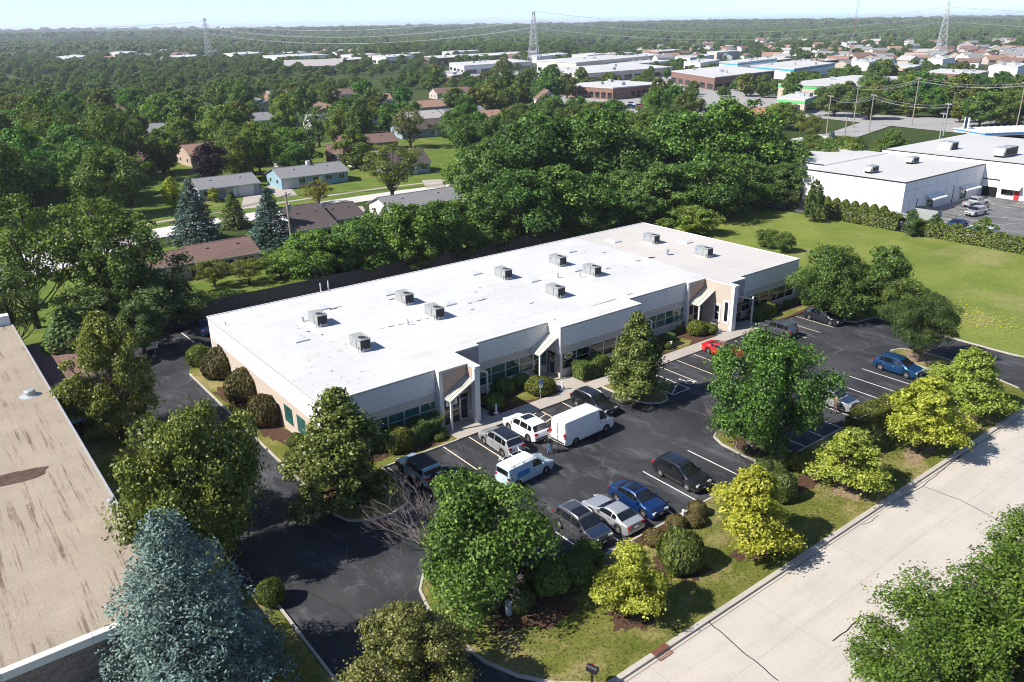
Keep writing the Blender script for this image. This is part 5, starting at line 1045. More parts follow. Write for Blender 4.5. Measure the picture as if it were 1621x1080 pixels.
# --- belt behind the fence
BELT = ((505,452,362,110,'maple0',(1.01,1.22,0.76)),(572,440,345,110,'maple1',(0.84,1.06,0.85)),(640,428,318,120,'maple2',(1.01,1.17,0.76)),(700,418,315,95,'maple3',(0.84,1.06,0.85)),(755,402,300,110,'dark0',(0.97,1.17,0.95)),(820,392,262,130,'maple0',(0.70,0.95,0.85)),(880,380,255,130,'dark1',(1.06,1.27,0.95)),(935,372,270,110,'maple2',(0.79,1.01,0.85)),(1045,352,255,110,'dark2',(0.97,1.17,0.95)),(1120,345,235,120,'maple1',(0.79,1.01,0.85)),(1180,330,250,90,'dark0',(0.88,1.06,0.95)),
 (770,350,215,110,'dark1',(0.88,1.06,0.95)),(850,335,170,150,'maple3',(0.66,0.90,0.76)),(940,325,165,150,'maple1',(0.75,0.95,0.81)),(1010,318,200,120,'dark2',(0.97,1.17,0.95)),(1075,310,170,140,'maple0',(0.79,1.06,0.85)),(1150,300,148,160,'maple2',(0.97,1.22,0.81)),(1205,300,190,110,'dark0',(0.97,1.17,0.95)),(745,320,230,90,'maple1',(1.14,1.33,0.76)),(1240,315,255,80,'dark1',(0.79,0.95,0.85)),(1110,290,185,90,'maple3',(0.88,1.06,0.85)),(905,300,195,100,'dark0',(0.88,1.06,0.95)),(535,445,395,70,'maple3',(0.70,0.90,0.76)),(985,340,255,80,'dark1',(0.88,1.06,0.95)),(1005,360,290,70,'dark2',(0.88,1.06,0.95)))
_belt = [(44.12,101.14,8.07,5.12),(50.40,100.55,8.72,5.00),(57.11,99.87,10.30,5.59),(63.26,99.07,10.15,4.60),(70.64,100.37,10.15,5.49),(77.96,99.18,13.13,6.61),(85.82,98.92,13.02,6.83),(92.58,97.67,10.90,5.94),(108.49,96.36,10.93,6.30),(117.66,93.08,12.57,6.98),(129.58,93.61,9.63,5.55),(85.47,118.07,15.35,6.39),(97.66,118.19,19.41,9.04),(109.88,115.21,19.37,9.33),(119.56,112.41,14.74,7.70),(129.69,110.37,17.79,9.16),(142.50,108.24,19.86,10.79),(147.95,103.29,14.49,7.49),(93.31,134.25,11.42,5.87),(142.72,94.19,7.60,5.21),(144.41,116.73,14.45,6.44),(117.83,130.64,14.10,6.94),(46.70,100.50,4.57,3.17),(105.98,103.43,9.28,4.75),(101.55,95.94,6.87,3.95),(57.84,97.52,5.83,3.19),(65.67,98.37,5.86,3.33),(73.74,98.69,7.06,3.95),(82.09,99.37,6.81,4.12),(88.20,96.84,6.88,4.17),(120.24,90.80,6.37,4.61),(132.26,91.21,6.06,4.23)]
_bl = ['bright green bushy tree above the left part of the board fence','mid green rounded tree next along the board fence','light green tree behind the middle of the board fence','leafy green tree overhanging the board fence near the centre','dark tree right of centre above the fence','tall mid green tree behind the roof centre','tall dark tree behind the aged roof boundary','green tree left of the silver blue spruce','dark tree right of the silver blue spruce','green tree at the field end of the belt','dark tree overhanging the field corner']
ORD = 'first second third fourth fifth sixth seventh eighth ninth tenth eleventh twelfth'.split()
_rk = {i: ORD[n_] for g_ in (range(11,22), range(22,32)) for n_, i in enumerate(sorted(g_, key=lambda q: math.atan2(_belt[q][0], _belt[q][1])))}
for i, s_ in enumerate(_belt):
    bk = BELT[i] if i < len(BELT) else (0,0,0,0,('maple%d' % (i%4)),(.9,.95,.85))
    tree(s_, bk[4], _bl[i] if i < len(_bl) else ('%s big tree from the left in the rear row of the belt behind the fence' if i < 22 else '%s low tree from the left close against the back of the board fence') % _rk[i], 'trees of the belt behind the fence', 'broadleaf_tree', bk[5])
for s_, k, l, c in (((102.20,98.59,5.53,2.35),'spruce1','silver blue spruce behind the roof at the belt edge',(.9,.9,.9)),((102.95,94.71,2.80,1.32),'spruce1','small blue spruce right beside the larger silver one',(.85,.85,.85)),((195.80,117.00,7.41,3.28),'spruce0','blue spruce beside the utility pole near the main road',(.55,.68,.64)),((38.98,137.52,11.06,4.53),'spruce0','blue spruce left of the brown roofed house',(.5,.62,.56)),((48.16,127.28,9.66,4.25),'spruce0','dark blue spruce next to the utility pole with transformer',(.4,.55,.48)),((47.99,144.36,6.90,2.85),'fir0','dark fir between the two blue spruces',(.9,.9,.9))): tree(s_, k, l, name='spruce_tree', color=c)
for s_, k, l, c in (((57.90,185.04,10.92,4.10),'dark0','dark purple leaved tree behind the grey ranch house',None),((161.66,244.02,5.41,4.02),'dark1','purple leaved tree among far houses',None)):
    o = tree(s_, k, l, name='purple_tree', color=(1,1,1)); cr = [c_ for c_ in o.children if c_.name.startswith('crown')][0]; cr.data = cr.data.copy(); cr.data.materials[0] = LM['purple']
for s_, k, l, c in (((44.75,169.32,6.62,2.29),'oval0','yellow green tree at the left of the grey ranch house',(3.0,2.3,.9)),((53.15,170.29,3.17,1.45),'oval1','small pale round tree in front of the grey ranch garage',(2.4,1.9,1)),((82.65,147.34,11.66,7.31),'ash1','wide loose tree over the residential street',(1.3,1.15,1)),((68.32,152.40,5.26,3.84),'ash2','brownish small tree beside the ranch driveway',(1.7,1.15,.8)),((113.52,218.16,15.28,4.62),'oval0','upright dark green tree before the brick house',(.8,.9,.9)),((125.98,211.77,12.21,6.56),'ash0','greyish tree right of the brick house',(1.2,1.0,1.3)),((125.69,254.36,10.29,3.18),'oval1','young yellow green tree by the far street',(1.8,1.5,.7)),((103.17,156.63,4.35,1.46),'oval0','young street tree on the sunny lawn',(1.1,1.2,.9)),
    ((217.40,137.02,9.02,4.26),'ash0','sparse tree in front of the tan house near the main road',(1.4,1.2,.9)),((242.42,163.39,9.23,7.42),'maple1','leafy tree beside the tan house near the main road',(1.2,1.2,.8)),((289.97,173.42,12.61,7.15),'dark0','dark tree beside the strip mall',(1,1,1)),((288.70,158.67,11.06,6.89),'dark1','dark spreading tree right of the strip mall',(.9,.9,.9)),((39.60,123.28,1.53,0.99),'arb0','small shrub tree in the back yard of the brown house',(1.4,1.3,1)),((32.55,109.87,4.09,3.06),'ash2','straggly tree above the fence beside the brown house',(1.5,1.2,.9)),((36.85,108.13,3.67,3.09),'ash1','straggly tree in front of the small orange roofed shed',(1.5,1.25,.9)),((41.53,108.16,4.49,2.71),'maple2','leafy tree next to the orange roofed shed',(.9,.95,.9))): tree(s_, k, l, color=c)
for s_ in ((59.40,122.00,3.26,1.07),(61.60,123.00,3.41,1.08),(65.97,127.24,3.20,1.01),(70.99,129.49,3.06,1.05),(56.08,118.20,3.37,1.03)): tree(s_, 'arb1', 'narrow dark evergreen in the row beside the dark roofed house', 'narrow evergreens by the dark roofed house', 'columnar_evergreen')

# --- shrubs
def shrub(p, rx, h, mat, label, group=None, n=2600, size=.13, sq=2.0, wob=.05, name='shrub', z=.1, color=(1,1,1)):
    s = thing(name, label, 'shrub', (p[0],p[1],z), 0, group); k = ('sh', mat, n, size, sq, wob)
    if k not in PROTO: PROTO[k] = ball('foliage', 1, .56, n, size/1.2, LM[mat], len(PROTO), sq, wob)
    o = link('foliage', PROTO[k], s); o.scale = (rx, rx, h); o.rotation_euler = (0,0,p[0]*7); o.color = (*color,1)
    if 'stem' not in PROTO: PROTO['stem'] = MB().tube([(0,0,-.05),(.03,0,.3),(0,.05,.6)],[.08,.06,.04],6).tube([(0,0,.1),(.2,.1,.5)],[.05,.02],5).mesh('stem', M['bark'])
    o = link('stem', PROTO['stem'], s); o.scale = (max(.4,rx*.8), max(.4,rx*.8), h*.8)
    return s
BIG = dict(n=9000, size=.17, sq=2.2, wob=.13)
for p, r_, h, m_, l, c in (((21.84,82.81),1.3,2.1,'shrub','bright green clipped shrub at the back of the left planting strip',(1.4,1.5,1)),((22.57,78.30),1.75,2.9,'rusty','largest rust tinged shrub against the left wall',(.85,.95,.9)),((22.36,71.40),1.7,2.9,'rusty','middle rust tinged shrub against the left wall',(.95,1.05,.85)),((21.72,65.06),1.35,2.7,'rusty','rust tinged shrub beside the left wall windows',(1,1,.9)),
    ((22.36,59.37),.75,1.0,'shrub','low green shrub at the left wall corner',(1.2,1.2,1)),((21.19,56.99),.85,1.0,'shrub','low green shrub left of the conical tree',(1.3,1.25,1)),((28.86,53.18),1.25,1.9,'lime','round yellow green shrub behind the blue grey off-roader',(.75,.75,.8)),((34.98,27.84),1.45,2.6,'shrub','tall clipped ball shrub with dark round shadow on the verge',(1.15,1.2,1))): shrub(p, r_, h, m_, l, color=c, **BIG)
SM = dict(n=3600, size=.15, sq=2.0, wob=.08)
for p, r_, h, m_, l, c in (((38.03,30.84),.78,1.0,'rusty','brownish clipped ball shrub first in the row by the black suv',(1,1,.8)),((39.42,30.31),.7,1.0,'rusty','brownish clipped ball shrub right of the white post',(1,1,.8)),((35.58,30.55),.85,1.0,'rusty','brownish clipped ball shrub nearest the silver coupe',(1,1,.8)),((40.61,31.08),.7,1.0,'rusty','brownish ball shrub behind the white post',(1,1,.8)),((50.13,30.96),.8,1.1,'shrub','green ball shrub beside the street side row end',(1.1,1.2,1)),((47.01,28.56),1.2,2.2,'shrub','green clipped shrub behind the second chartreuse tree',(1,1.1,1)),
    ((49.36,31.59),.8,1.1,'shrub','dark green ball shrub at the foot of the big tree',(.8,.95,1)),((51.86,30.30),.85,1.3,'shrub','bright ball shrub left of the middle chartreuse tree',(1.5,1.4,.9)),((58.80,28.59),1.2,2.4,'shrub','clipped shrub behind the middle chartreuse tree',(1,1.05,.9)),((72.11,28.80),1.3,2.3,'shrub','clipped shrub between the two right chartreuse trees',(.95,1.05,1)),((12.70,41.30),.9,1.6,'lime','yellow green shrub beside the big blue spruce',(.55,.7,.8)),
    ((45.22,54.32),1.5,1.5,'lime','yellow green spreading shrub behind the accessible parking sign',(.7,.75,.8)),((44.91,56.89),.9,1.1,'dark','dark shrub in the shade under the second bay windows',(1.2,1.3,1)),((47.55,58.13),.8,1.5,'dark','dark shrub by the canopy post of the second entrance',(1.1,1.2,1)),((42.53,56.56),1.1,1.4,'dark','dark leafy shrub right of the first entrance',(1.1,1.2,1)),((39.85,54.61),1.1,1.2,'dark','dark shrub at the bollard of the first entrance',(1.3,1.3,1)),((46.16,59.50),.9,1.4,'dark','dark shrub below the window wall',(1,1.1,1)),
    ((53.06,53.75),.5,.7,'lime','small yellow green ball beside the large hedge shrub',(.9,.9,.9)),((69.05,54.99),1.2,1.6,'lime','yellow green small shrub tree behind the red coupe',(.75,.8,.8)),((70.53,54.55),1.2,1.0,'lime','low yellow green groundcover shrub before the beige tower',(.65,.75,.8)),((72.35,58.33),.9,1.2,'lime','light green shrub under the third canopy',(.6,.72,.8)),((68.19,56.78),.45,.7,'shrub','small ball shrub in the third bed',(1.3,1.4,1)),((65.24,55.59),.7,.9,'dark','dark shrub in the shade of the third bed',(1.2,1.3,1)),((63.24,54.27),.8,.8,'lime','low shrub behind the bollard in the third bed',(.6,.7,.8)),((70.37,57.99),.9,1.0,'dark','dark shrub below the fourth bay windows',(1.2,1.2,1)),
    ((80.57,53.76),1.1,1.7,'lime','yellow green round shrub right of the tower entrance',(.9,.9,.9)),((83.14,54.04),.5,.8,'shrub','first small ball shrub right of the tower',(1.2,1.3,1)),((85.32,54.09),.5,.8,'shrub','second small ball shrub right of the tower',(1.2,1.3,1)),((86.89,54.05),.5,.8,'shrub','third small ball shrub right of the tower',(1.2,1.3,1)),((87.91,53.19),.8,.6,'lime','low yellow green shrub at the end of the right bed',(.6,.7,.8)),((78.70,53.85),1.1,1.2,'dark','dark shrub in the shade of the tower',(1,1.1,1)),((32.34,52.48),.6,.6,'lime','low feathery shrub at the first entrance kerb',(.5,.7,.8)),((89.69,52.99),1.0,.8,'shrub','low shrub at the right corner of the office building',(1.1,1.2,1)),
    ((24.40,31.33),1.0,1.3,'shrub','light green shrub under the half dead tree',(1,1.1,1)),((27.07,31.61),1.5,1.6,'dark','dark shrub in the shade beside the half dead tree',(1.2,1.3,1)),((28.95,31.30),1.3,1.5,'dark','dark shrub right of the half dead tree',(1.1,1.2,1)),((30.70,31.99),1.1,1.4,'dark','dark shrub behind the first chartreuse tree',(1.1,1.2,1))): shrub(p, r_, h, m_, l, color=c, **SM)
def hedge(a, b_, w, h, mat, label, n, seed, size=.2, color=(1,1,1), z=.08, name='hedge'):
    L = math.hypot(b_[0]-a[0], b_[1]-a[1]); hd = thing(name, label, 'hedge', (a[0],a[1],z), math.atan2(b_[1]-a[1], b_[0]-a[0]))
    o = link('foliage', hedge_mesh('foliage', L, w, h, n, size, LM[mat], seed), hd); o.color = (*color,1); part('stems', MB().box(.2,w*.3,0,L-.2,w*.6,h*.5), M['bark'], hd)
hedge((133.2,83.5), (133.2,65.6), 2.6, 2.3, 'shrub', 'long clipped hedge before the left half of the white warehouse yard', 9000, 1, .3, (1.3,1.35,1)); hedge((132.6,62.6), (132.6,44.0), 2.6, 2.1, 'shrub', 'clipped hedge at the right along the warehouse yard', 9000, 2, .3, (1.3,1.35,1))
hedge((50.1,53.5),(54.2,53.6), 1.7, 1.6, 'shrub', 'large clipped hedge shrub right of the second entrance', 8000, 3, .14, (1.1,1.3,1.1)); hedge((28.9,52.6),(33.4,52.9), 1.6, 1.5, 'shrub', 'feathery green hedge shrub under the leftmost windows', 8000, 4, .14, (.85,1.1,1.1))
hedge((60.5,29.6),(67.5,29.7), 2.0, 1.5, 'lime', 'low clipped yellow green hedge between the silver suv and the verge', 8000, 5, .14, (.75,.78,.8)); hedge((67.9,30.2),(74.5,30.3), 1.3, 1.1, 'lime', 'low clipped hedge in front of the bright blue suv', 6000, 6, .14, (.6,.65,.8))
hedge((120,101),(146,93.5), 4, 3.2, 'dark', 'tall dark wild hedge at the far edge of the field', 8000, 7, .45, (1.1,1.15,1)); hedge((136,86.5),(142.5,90.5), 1.6, 2.0, 'shrub', 'row of dark shrubs along the warehouse wall', 3000, 8, .3, (.9,1,1))
for i in range(9): shrub((142.3,88-1.9*i), .85, 1.9, 'shrub', 'light green upright shrub in the row along the white warehouse wall', 'shrubs along the white warehouse wall', 2200, .2, 1.8, .1, color=(1.3,1.35,1))
# wild flowers in the field and weeds
rng = np.random.default_rng(5); _n = 620; u = rng.normal(0,1,(_n,2)); c0, c1 = np.array((98.82,44.58)), np.array((97.63,33.64)); f = rng.uniform(0,1,_n)[:,None]; Pf = c0*(1-f)+c1*f+u*np.array([2.2,2.6]); Pf = np.concatenate([Pf, np.full((_n,1),.32)], 1)
o = link('wildflowers', leafmesh('wildflowers', Pf, np.tile([0,0,1.],(_n,1)), .17, plain('goldenrod', (.42,.36,.015), .8), rng, .8, .3)); tag(o, 'scatter of yellow wildflowers in the mown field', None, None, 'stuff')
def tufts(name, label, poly_fn, n, size, mat, seed, z=.13):
    rng = np.random.default_rng(seed); P = np.array([poly_fn(rng) for _ in range(n)]); P = np.concatenate([P, np.full((n,1),z)], 1); d = rng.normal(0,1,(n,3)); d[:,2] = np.abs(d[:,2])*.3
    o = link(name, leafmesh(name, P, d, size, mat, rng, .35, .4)); o.color = (1,1,1,1); tag(o, label, None, None, 'stuff')
tufts('grass_tufts', 'uneven grass blades on the street verge', lambda r: (r.uniform(21,80), r.uniform(23.8,31.2)), 14000, .13, LM['shrub'], 8)
# ================================================================ houses
RM = dict(brown=plain('shingle_brown', (.16,.105,.09), .95, 0, .22, 3, .1, 'world', .4), grey=plain('shingle_grey', (.2,.2,.205), .95, 0, .2, 3, .1, 'world', .4), dark=plain('shingle_dark', (.085,.07,.068), .95, 0, .25, 3, .1, 'world', .4), tan=plain('shingle_tan', (.27,.17,.13), .95, 0, .2, 3, .1, 'world'), orange=plain('shingle_orange', (.36,.19,.12), .95, 0, .2, 3, .1, 'world'), pale=plain('shingle_pale', (.33,.31,.3), .95, 0, .2, 3, .1, 'world'))
WM = dict(white=M['white_wall'], cream=M['stucco'], blue=plain('blue_siding', (.22,.34,.4), .8), greyblue=plain('grey_blue_siding', (.25,.31,.34), .8), brick=M['brick_red'], tan=M['brick_tan'], beige=plain('beige_siding', (.42,.36,.31), .8))
def house(name, label, x, y, l, w, h, rh, rot, roof, wall, ov=.5, win=3, garage=None, chim=None, group=None, z=.08, detail=True):
    """gable house, ridge along local x, front (towards -y) has windows"""
    H = thing(name, label, 'house', (x,y,z), R(rot), group); a, b_ = l/2, w/2
    part('walls', MB().box(-a,-b_,0,a,b_,h), wall, H)
    for s_ in (-1,1): part('gable', MB().add([(s_*a,-b_,h+.001),(s_*a,b_,h+.001),(s_*a,0,h+rh*.96)],[(0,1,2) if s_ > 0 else (2,1,0)]), wall, H)
    sl = rh/b_; e = b_+ov; t = .14; mb = MB()
    for s_ in (-1,1):
        V = [(-a-ov*.7,s_*e,h-ov*sl+.05),(a+ov*.7,s_*e,h-ov*sl+.05),(a+ov*.7,0,h+rh+.05),(-a-ov*.7,0,h+rh+.05)]; V += [(p[0],p[1],p[2]+t) for p in V]
        F = [(4,5,6,7),(3,2,1,0),(0,1,5,4),(1,2,6,5),(3,0,4,7)]; mb.add(V, F if s_ < 0 else [q[::-1] for q in F])
    rf = part('roof', mb, roof, H)
    if detail:
        part('fascia', MB().box(-a-ov*.7,-e-.04,h-ov*sl+.02,a+ov*.7,-e-.005,h-ov*sl+.2).box(-a-ov*.7,e+.005,h-ov*sl+.02,a+ov*.7,e+.04,h-ov*sl+.2), M['trim'], H)
        part('ridge_cap', MB().box(-a-ov*.7,-.12,h+rh+.12,a+ov*.7,.12,h+rh+.22), roof, rf)
        g0 = garage if garage else None; xs = [-a+l*(i+.5)/win for i in range(win)]
        for xx in xs:
            if g0 and g0[0]-.3 < xx < g0[1]+.3: continue
            w_ = part('window', MB().box(xx-.8,-b_-.06,.9,xx+.8,-b_-.002,2.1), M['trim'], H); part('pane', MB().box(xx-.7,-b_-.075,1.0,xx-.04,-b_-.061,2.0).box(xx+.04,-b_-.075,1.0,xx+.7,-b_-.061,2.0), M['glass_dark'], w_)
        for yy in (-w*.22, w*.22): w_ = part('window', MB().box(-a-.06,yy-.5,1.0,-a-.002,yy+.5,2.0), M['trim'], H); part('pane', MB().box(-a-.075,yy-.42,1.08,-a-.061,yy+.42,1.92), M['glass_dark'], w_)
        d = part('door', MB().box(l*.05,-b_-.05,0,l*.05+.95,-b_-.003,2.05), M['trim'], H); part('handle', MB().box(l*.05+.8,-b_-.1,1.0,l*.05+.86,-b_-.051,1.1), M['black'], d)
        if g0:
            d = part('garage_door', MB().box(g0[0],-b_-.07,0,g0[1],-b_-.004,2.2), M['trim'], H)
            for k in range(1,4): part('groove', MB().box(g0[0],-b_-.08,.55*k-.015,g0[1],-b_-.071,.55*k+.015), M['coping'], d)
        for k in range(2): part('roof_vent', MB().box(-a*.5+k*a,-b_*.35-.2,h+rh*.62,-a*.5+k*a+.4,-b_*.35+.2,h+rh*.62+.35), roof, rf)
        if chim: part('chimney', MB().box(chim[0],-.4,h+rh*.5,chim[0]+.8,.4,h+rh+1.0), chim[1], rf)
    return H
house('ranch_house', 'beige house with brown shingle roof right behind the board fence', 36.7,119.2,9.0,8.2,2.5,1.4,-1,RM['brown'],WM['beige'],win=3)
house('ranch_house', 'low wing with large window at the left of the brown roofed house', 27.6,119.5,8,6.5,2.4,1.1,-1,RM['brown'],WM['beige'],win=2)
house('shed', 'small shed with orange roof behind the board fence', 44.6,110.6,3.0,2.8,2.3,1.3,15,RM['orange'],WM['beige'],win=1,ov=.3)
house('ranch_house', 'house with dark brown hipped roof near the transformer pole', 55.2,131.5,6.6,15.5,2.5,2.3,-3,RM['dark'],WM['white'],win=2); house('ranch_house', 'low dark roofed wing next to the street driveway', 62.3,132,6.2,9.5,2.5,1.5,-3,RM['dark'],WM['white'],win=2)
house('ranch_house', 'long grey roofed ranch with white garage across the street', 57.4,176.8,12.8,9,2.5,1.45,-1,RM['grey'],WM['greyblue'],win=4,garage=(1.8,5.2)); house('ranch_house', 'long grey roofed ranch with blue front and white garage', 77.6,177.8,16.2,9,2.5,1.5,-1,RM['grey'],WM['blue'],win=5,garage=(-7.8,-4.2),chim=(0,M['white_wall']))
house('ranch_house', 'grey blue house with steep dark roof beside the sunny lawn', 102.0,175.6,10,10,2.7,2.8,-6,RM['dark'],WM['greyblue'],win=3); house('ranch_house', 'white house with grey roof on the near side of the street', 79.0,132.0,16,7.5,2.5,1.5,0,RM['grey'],WM['white'],win=3); house('ranch_house', 'dark grey roof hidden among trees on the near side of the street', 97,131,11,9,2.7,1.6,-6,RM['dark'],WM['white'],win=3)
house('shed', 'dark brown gambrel roofed barn shed behind the blue ranch house', *(97.57,203.38),4.5,4.0,2.4,2.0,-40,RM['brown'],WM['brick'],win=1,ov=.2)
house('garage', 'white garage with flat grey roof beside the blue ranch house', *(100.17,192.13),8,6,2.5,.8,-6,RM['grey'],WM['white'],win=1)
house('brick_house', 'brick house with brown roof and patio on the next street', 112,213,16,9,3.2,1.8,-8,RM['brown'],WM['brick'],win=4); house('brick_house', 'brick house with reddish roof left of the next street', 46,225,17,10,2.8,2.0,8,RM['brown'],WM['brick'],win=4); house('ranch_house', 'tan roofed house peeking between the left trees', 70,226,12,10,2.8,2.4,5,RM['tan'],WM['tan'],win=3)
house('ranch_house', 'small house with red brown hip roof by the field hedge', 166,142,16,9,2.8,2.0,-12,RM['tan'],WM['white'],win=3); house('two_storey_house', 'tan two storey house with brown roof near the main road', 235,170,13,9,5.0,1.8,-20,RM['orange'],WM['beige'],win=3); house('ranch_house', 'brown roof half hidden by the blue spruce', 186,132,14,9,2.6,2.0,-15,RM['brown'],WM['beige'],win=3); house('ranch_house', 'pinkish brown roof deep in the tree belt', 133,150,13,10,2.9,2.2,-10,RM['tan'],WM['tan'],win=3)
house('white_house', 'white gabled house with dark red roof by the strip mall', 225,266,11,8,5.5,3.5,62,RM['brown'],WM['white'],win=2)
_hp = [(132,280,'pale'),(148,287,'grey'),(160,262,'pale'),(178,262,'grey'),(176,246,'tan'),(150,318,'brown'),(190,300,'tan'),(205,255,'brown'),(120,300,'grey'),(98,262,'tan'),(75,290,'grey'),(110,340,'brown'),(60,330,'pale'),(140,362,'grey'),(190,350,'tan'),(90,385,'brown'),(220,320,'grey'),(40,372,'tan'),(170,410,'pale'),(120,430,'grey'),(240,360,'brown'),(33,285,'grey'),(200,395,'brown'),(66,430,'pale'),(146,235,'dark'),(20,330,'dark')]
for i, (x, y, k) in enumerate(_hp): house('ranch_house', 'single storey house among trees of the housing estate behind the ranch houses', x, y, 15+(i*37%7), 10, 2.9, 2.2, (-8,82,-6,5)[i%4], RM[k], list(WM.values())[i%7], win=3, group='houses of the wooded estate')
fence('garden_fence', 'grey garden fence before the brick house patio', (98,201), (114,199), 1.8, M['wood_fence'])
def pool(p, r_, label):
    P = thing('swimming_pool', label, 'pool', (p[0],p[1],.08)); part('wall', MB().lathe((0,0,0), [(r_,0),(r_,1.2),(r_-.12,1.2),(r_-.12,1.1)], 24), M['white_wall'], P); part('water', MB().lathe((0,0,1.0), [(r_-.13,0),(r_-.13,.08)], 24), plain('pool_water', (.05,.45,.6), .05, 0, .1, 1, .6), P)
pool((43.45,208.99), 3.6, 'round above ground pool with bright water behind the left trees'); pool((84.41,206.85), 3.2, 'round above ground pool behind the ranch houses')
# ================================================================ poles, wires, towers
def wire(name, label, a, b_, sag, r_, group=None, n=12, mat='steel'):
    pts = [(a[0]+(b_[0]-a[0])*i/n, a[1]+(b_[1]-a[1])*i/n, a[2]+(b_[2]-a[2])*i/n-sag*4*(i/n)*(1-i/n)) for i in range(n+1)]
    return single(name, MB().tube(pts, r_, 4, False), M[mat], label, 'wire', (0,0,0), group)
def pole(p, h, label, arms=1, rz=0, mat='wood_pole', tr=False, z=.08):
    o = thing('utility_pole', label, 'pole', (p[0],p[1],z), rz); part('post', MB().tube([(0,0,0),(0,0,h)], [.19,.13], 8), M[mat], o)
    for i in range(arms):
        zz = h-.5-1.3*i; c = part('crossarm', MB().box(-1.3,-.07,zz-.07,1.3,.07,zz+.07), M[mat], o)
        for x in (-1.15,-.6,.6,1.15): part('insulator', MB().lathe((x,0,zz+.071), [(.05,0),(.07,.08),(.04,.2)], 8), M['white_sign'], c)
    if tr: part('transformer', MB().lathe((.5,0,h-3.0), [(.3,0),(.32,.1),(.32,.9),(.2,1.05)], 12), M['galv'], o)
    return o
p1 = (48.97,121.21); pole(p1, 9.5, 'grey wooden pole with transformer beside the dark blue spruce', 1, R(30), tr=True)
for k, (p, h, l) in enumerate((((242.10,146.68),12,'wooden pole beside the tan house at the side street'),((261.85,149.10),14,'tall dark wooden pole at the road corner'),((254.39,139.21),12,'wooden pole with cross arm by the side street'),((280.38,138.40),16,'tall wooden pole along the main road verge'),((212.79,123.27),9,'white topped pole beside the blue spruce'),((293.00,110.44),15,'wooden pole at the right edge of the main road'),((251.97,115.32),8,'white pole near the rear of the warehouse'),((261.40,118.69),10,'white pole with cross arm near the warehouse'))): pole(p, h, l, 1, R(70), 'wood_pole' if k < 6 else 'galv')
tp = [Vector((*(242.10,146.68),11.5)), Vector((*(254.39,139.21),11.5)), Vector((*(261.40,118.69),9.5)), Vector((*(280.38,138.40),15.5)), Vector((*(293.00,110.44),14.5)), Vector((*(261.85,149.10),13.5))]
for a, b_ in ((0,1),(1,2),(5,3),(3,4)):
    for k in (-1,0,1): wire('overhead_wire', 'thin overhead wire strung along the main road poles', tp[a]+Vector((.4*k,.9*k,-.4*abs(k)*2)), tp[b_]+Vector((.4*k,.9*k,-.4*abs(k)*2)), 1.2, .035, 'wires along the main road')
pa = Vector((*p1, 9.0))
for k in (-1,0,1):
    wire('overhead_wire', 'thin dark wire from the transformer pole towards the left', pa+Vector((0,.5*k,0)), Vector((-20,104+.5*k,10)), 1.2, .022, 'wires of the transformer pole', mat='black'); wire('overhead_wire', 'thin wire from the transformer pole towards the right', pa+Vector((0,.5*k,0)), Vector((120,112+.5*k,10)), 1.5, .014, 'wires of the transformer pole right', mat='black')
for e in ((35.87,81.90),(36.96,82.21)): wire('service_cable', 'slack service cable from the transformer pole to the roof masts', pa+Vector((0,0,-1.5)), (*e,6.4), .6, .014, 'service cables', mat='black')
sp = thing('price_sign', 'tall white twin post price sign at the filling station', 'sign', (*(233.27,100.34),.05), R(60)); part('post', MB().box(-.9,-.15,0,-.6,.15,9).box(.6,-.15,0,.9,.15,9), M['white_sign'], sp); part('panel', MB().box(-.59,-.1,4,.59,.1,9), P_navy, sp)
gs = thing('filling_station', 'filling station canopy with blue stripe at the right edge', 'filling station', (*(242.49,91.54),.05), R(-28))
part('canopy', MB().box(-14,-6,5.2,26,6,6.0), M['white_wall'], gs); part('stripe', MB().box(-14.05,-6.05,5.5,26,-6.001,5.85).box(-14.06,-6.05,5.5,-14.001,6,5.85), M['blue_sign'], gs)
for i in range(20): part('roof_rib', MB().box(-13.8+2*i,-5.8,6.001,-13.5+2*i,5.8,6.15), M['coping'], gs)
for x in (-10,0,10,20): part('column', MB().box(x-.3,-.3,0,x+.3,.3,5.19), M['white_sign'], gs)
sh = thing('station_shop', 'brown flat roofed station shop behind the warehouse', 'building', (*(251.38,96.80),.05), R(-28)); part('walls', MB().box(-9,-14,0,12,-7.5,3.6), M['glass_teal'], sh); part('roof', MB().box(-9.4,-14.4,3.601,12.4,-7.2,4.1), plain('brown_roof', (.11,.075,.06), .9, 0, .3, .5), sh); part('roof_unit', MB().box(-6,-12,4.11,-4,-10,5.2).box(3,-12,4.11,5.5,-10,5.3), M['hvac'], sh)
struct('main_road', MB().sheet([(285.46,210.61),(280.18,167.40),(274.77,136.16),(269.10,98.63),(330,60),(350,40),(390,60),(325.69,120.77),(311.84,141.13),(306.91,162.60),(307.10,183.95),(312.42,224.09)], .11), M['far_road'])
struct('side_street', MB().sheet([(236.76,145.11),(233.41,133.40),(275.60,143.21),(284.11,157.28)], .14), M['far_road']); struct('side_street', MB().sheet([(179.07,132.76),(230.82,131.86),(239.56,146.88),(191.80,146.85)], .10), M['resi_road'])
struct('station_apron', MB().sheet([(239.12,108.60),(220.61,79.67),(330,60),(269.10,98.63),(275.68,118.11)], .16), M['asphalt_old'])
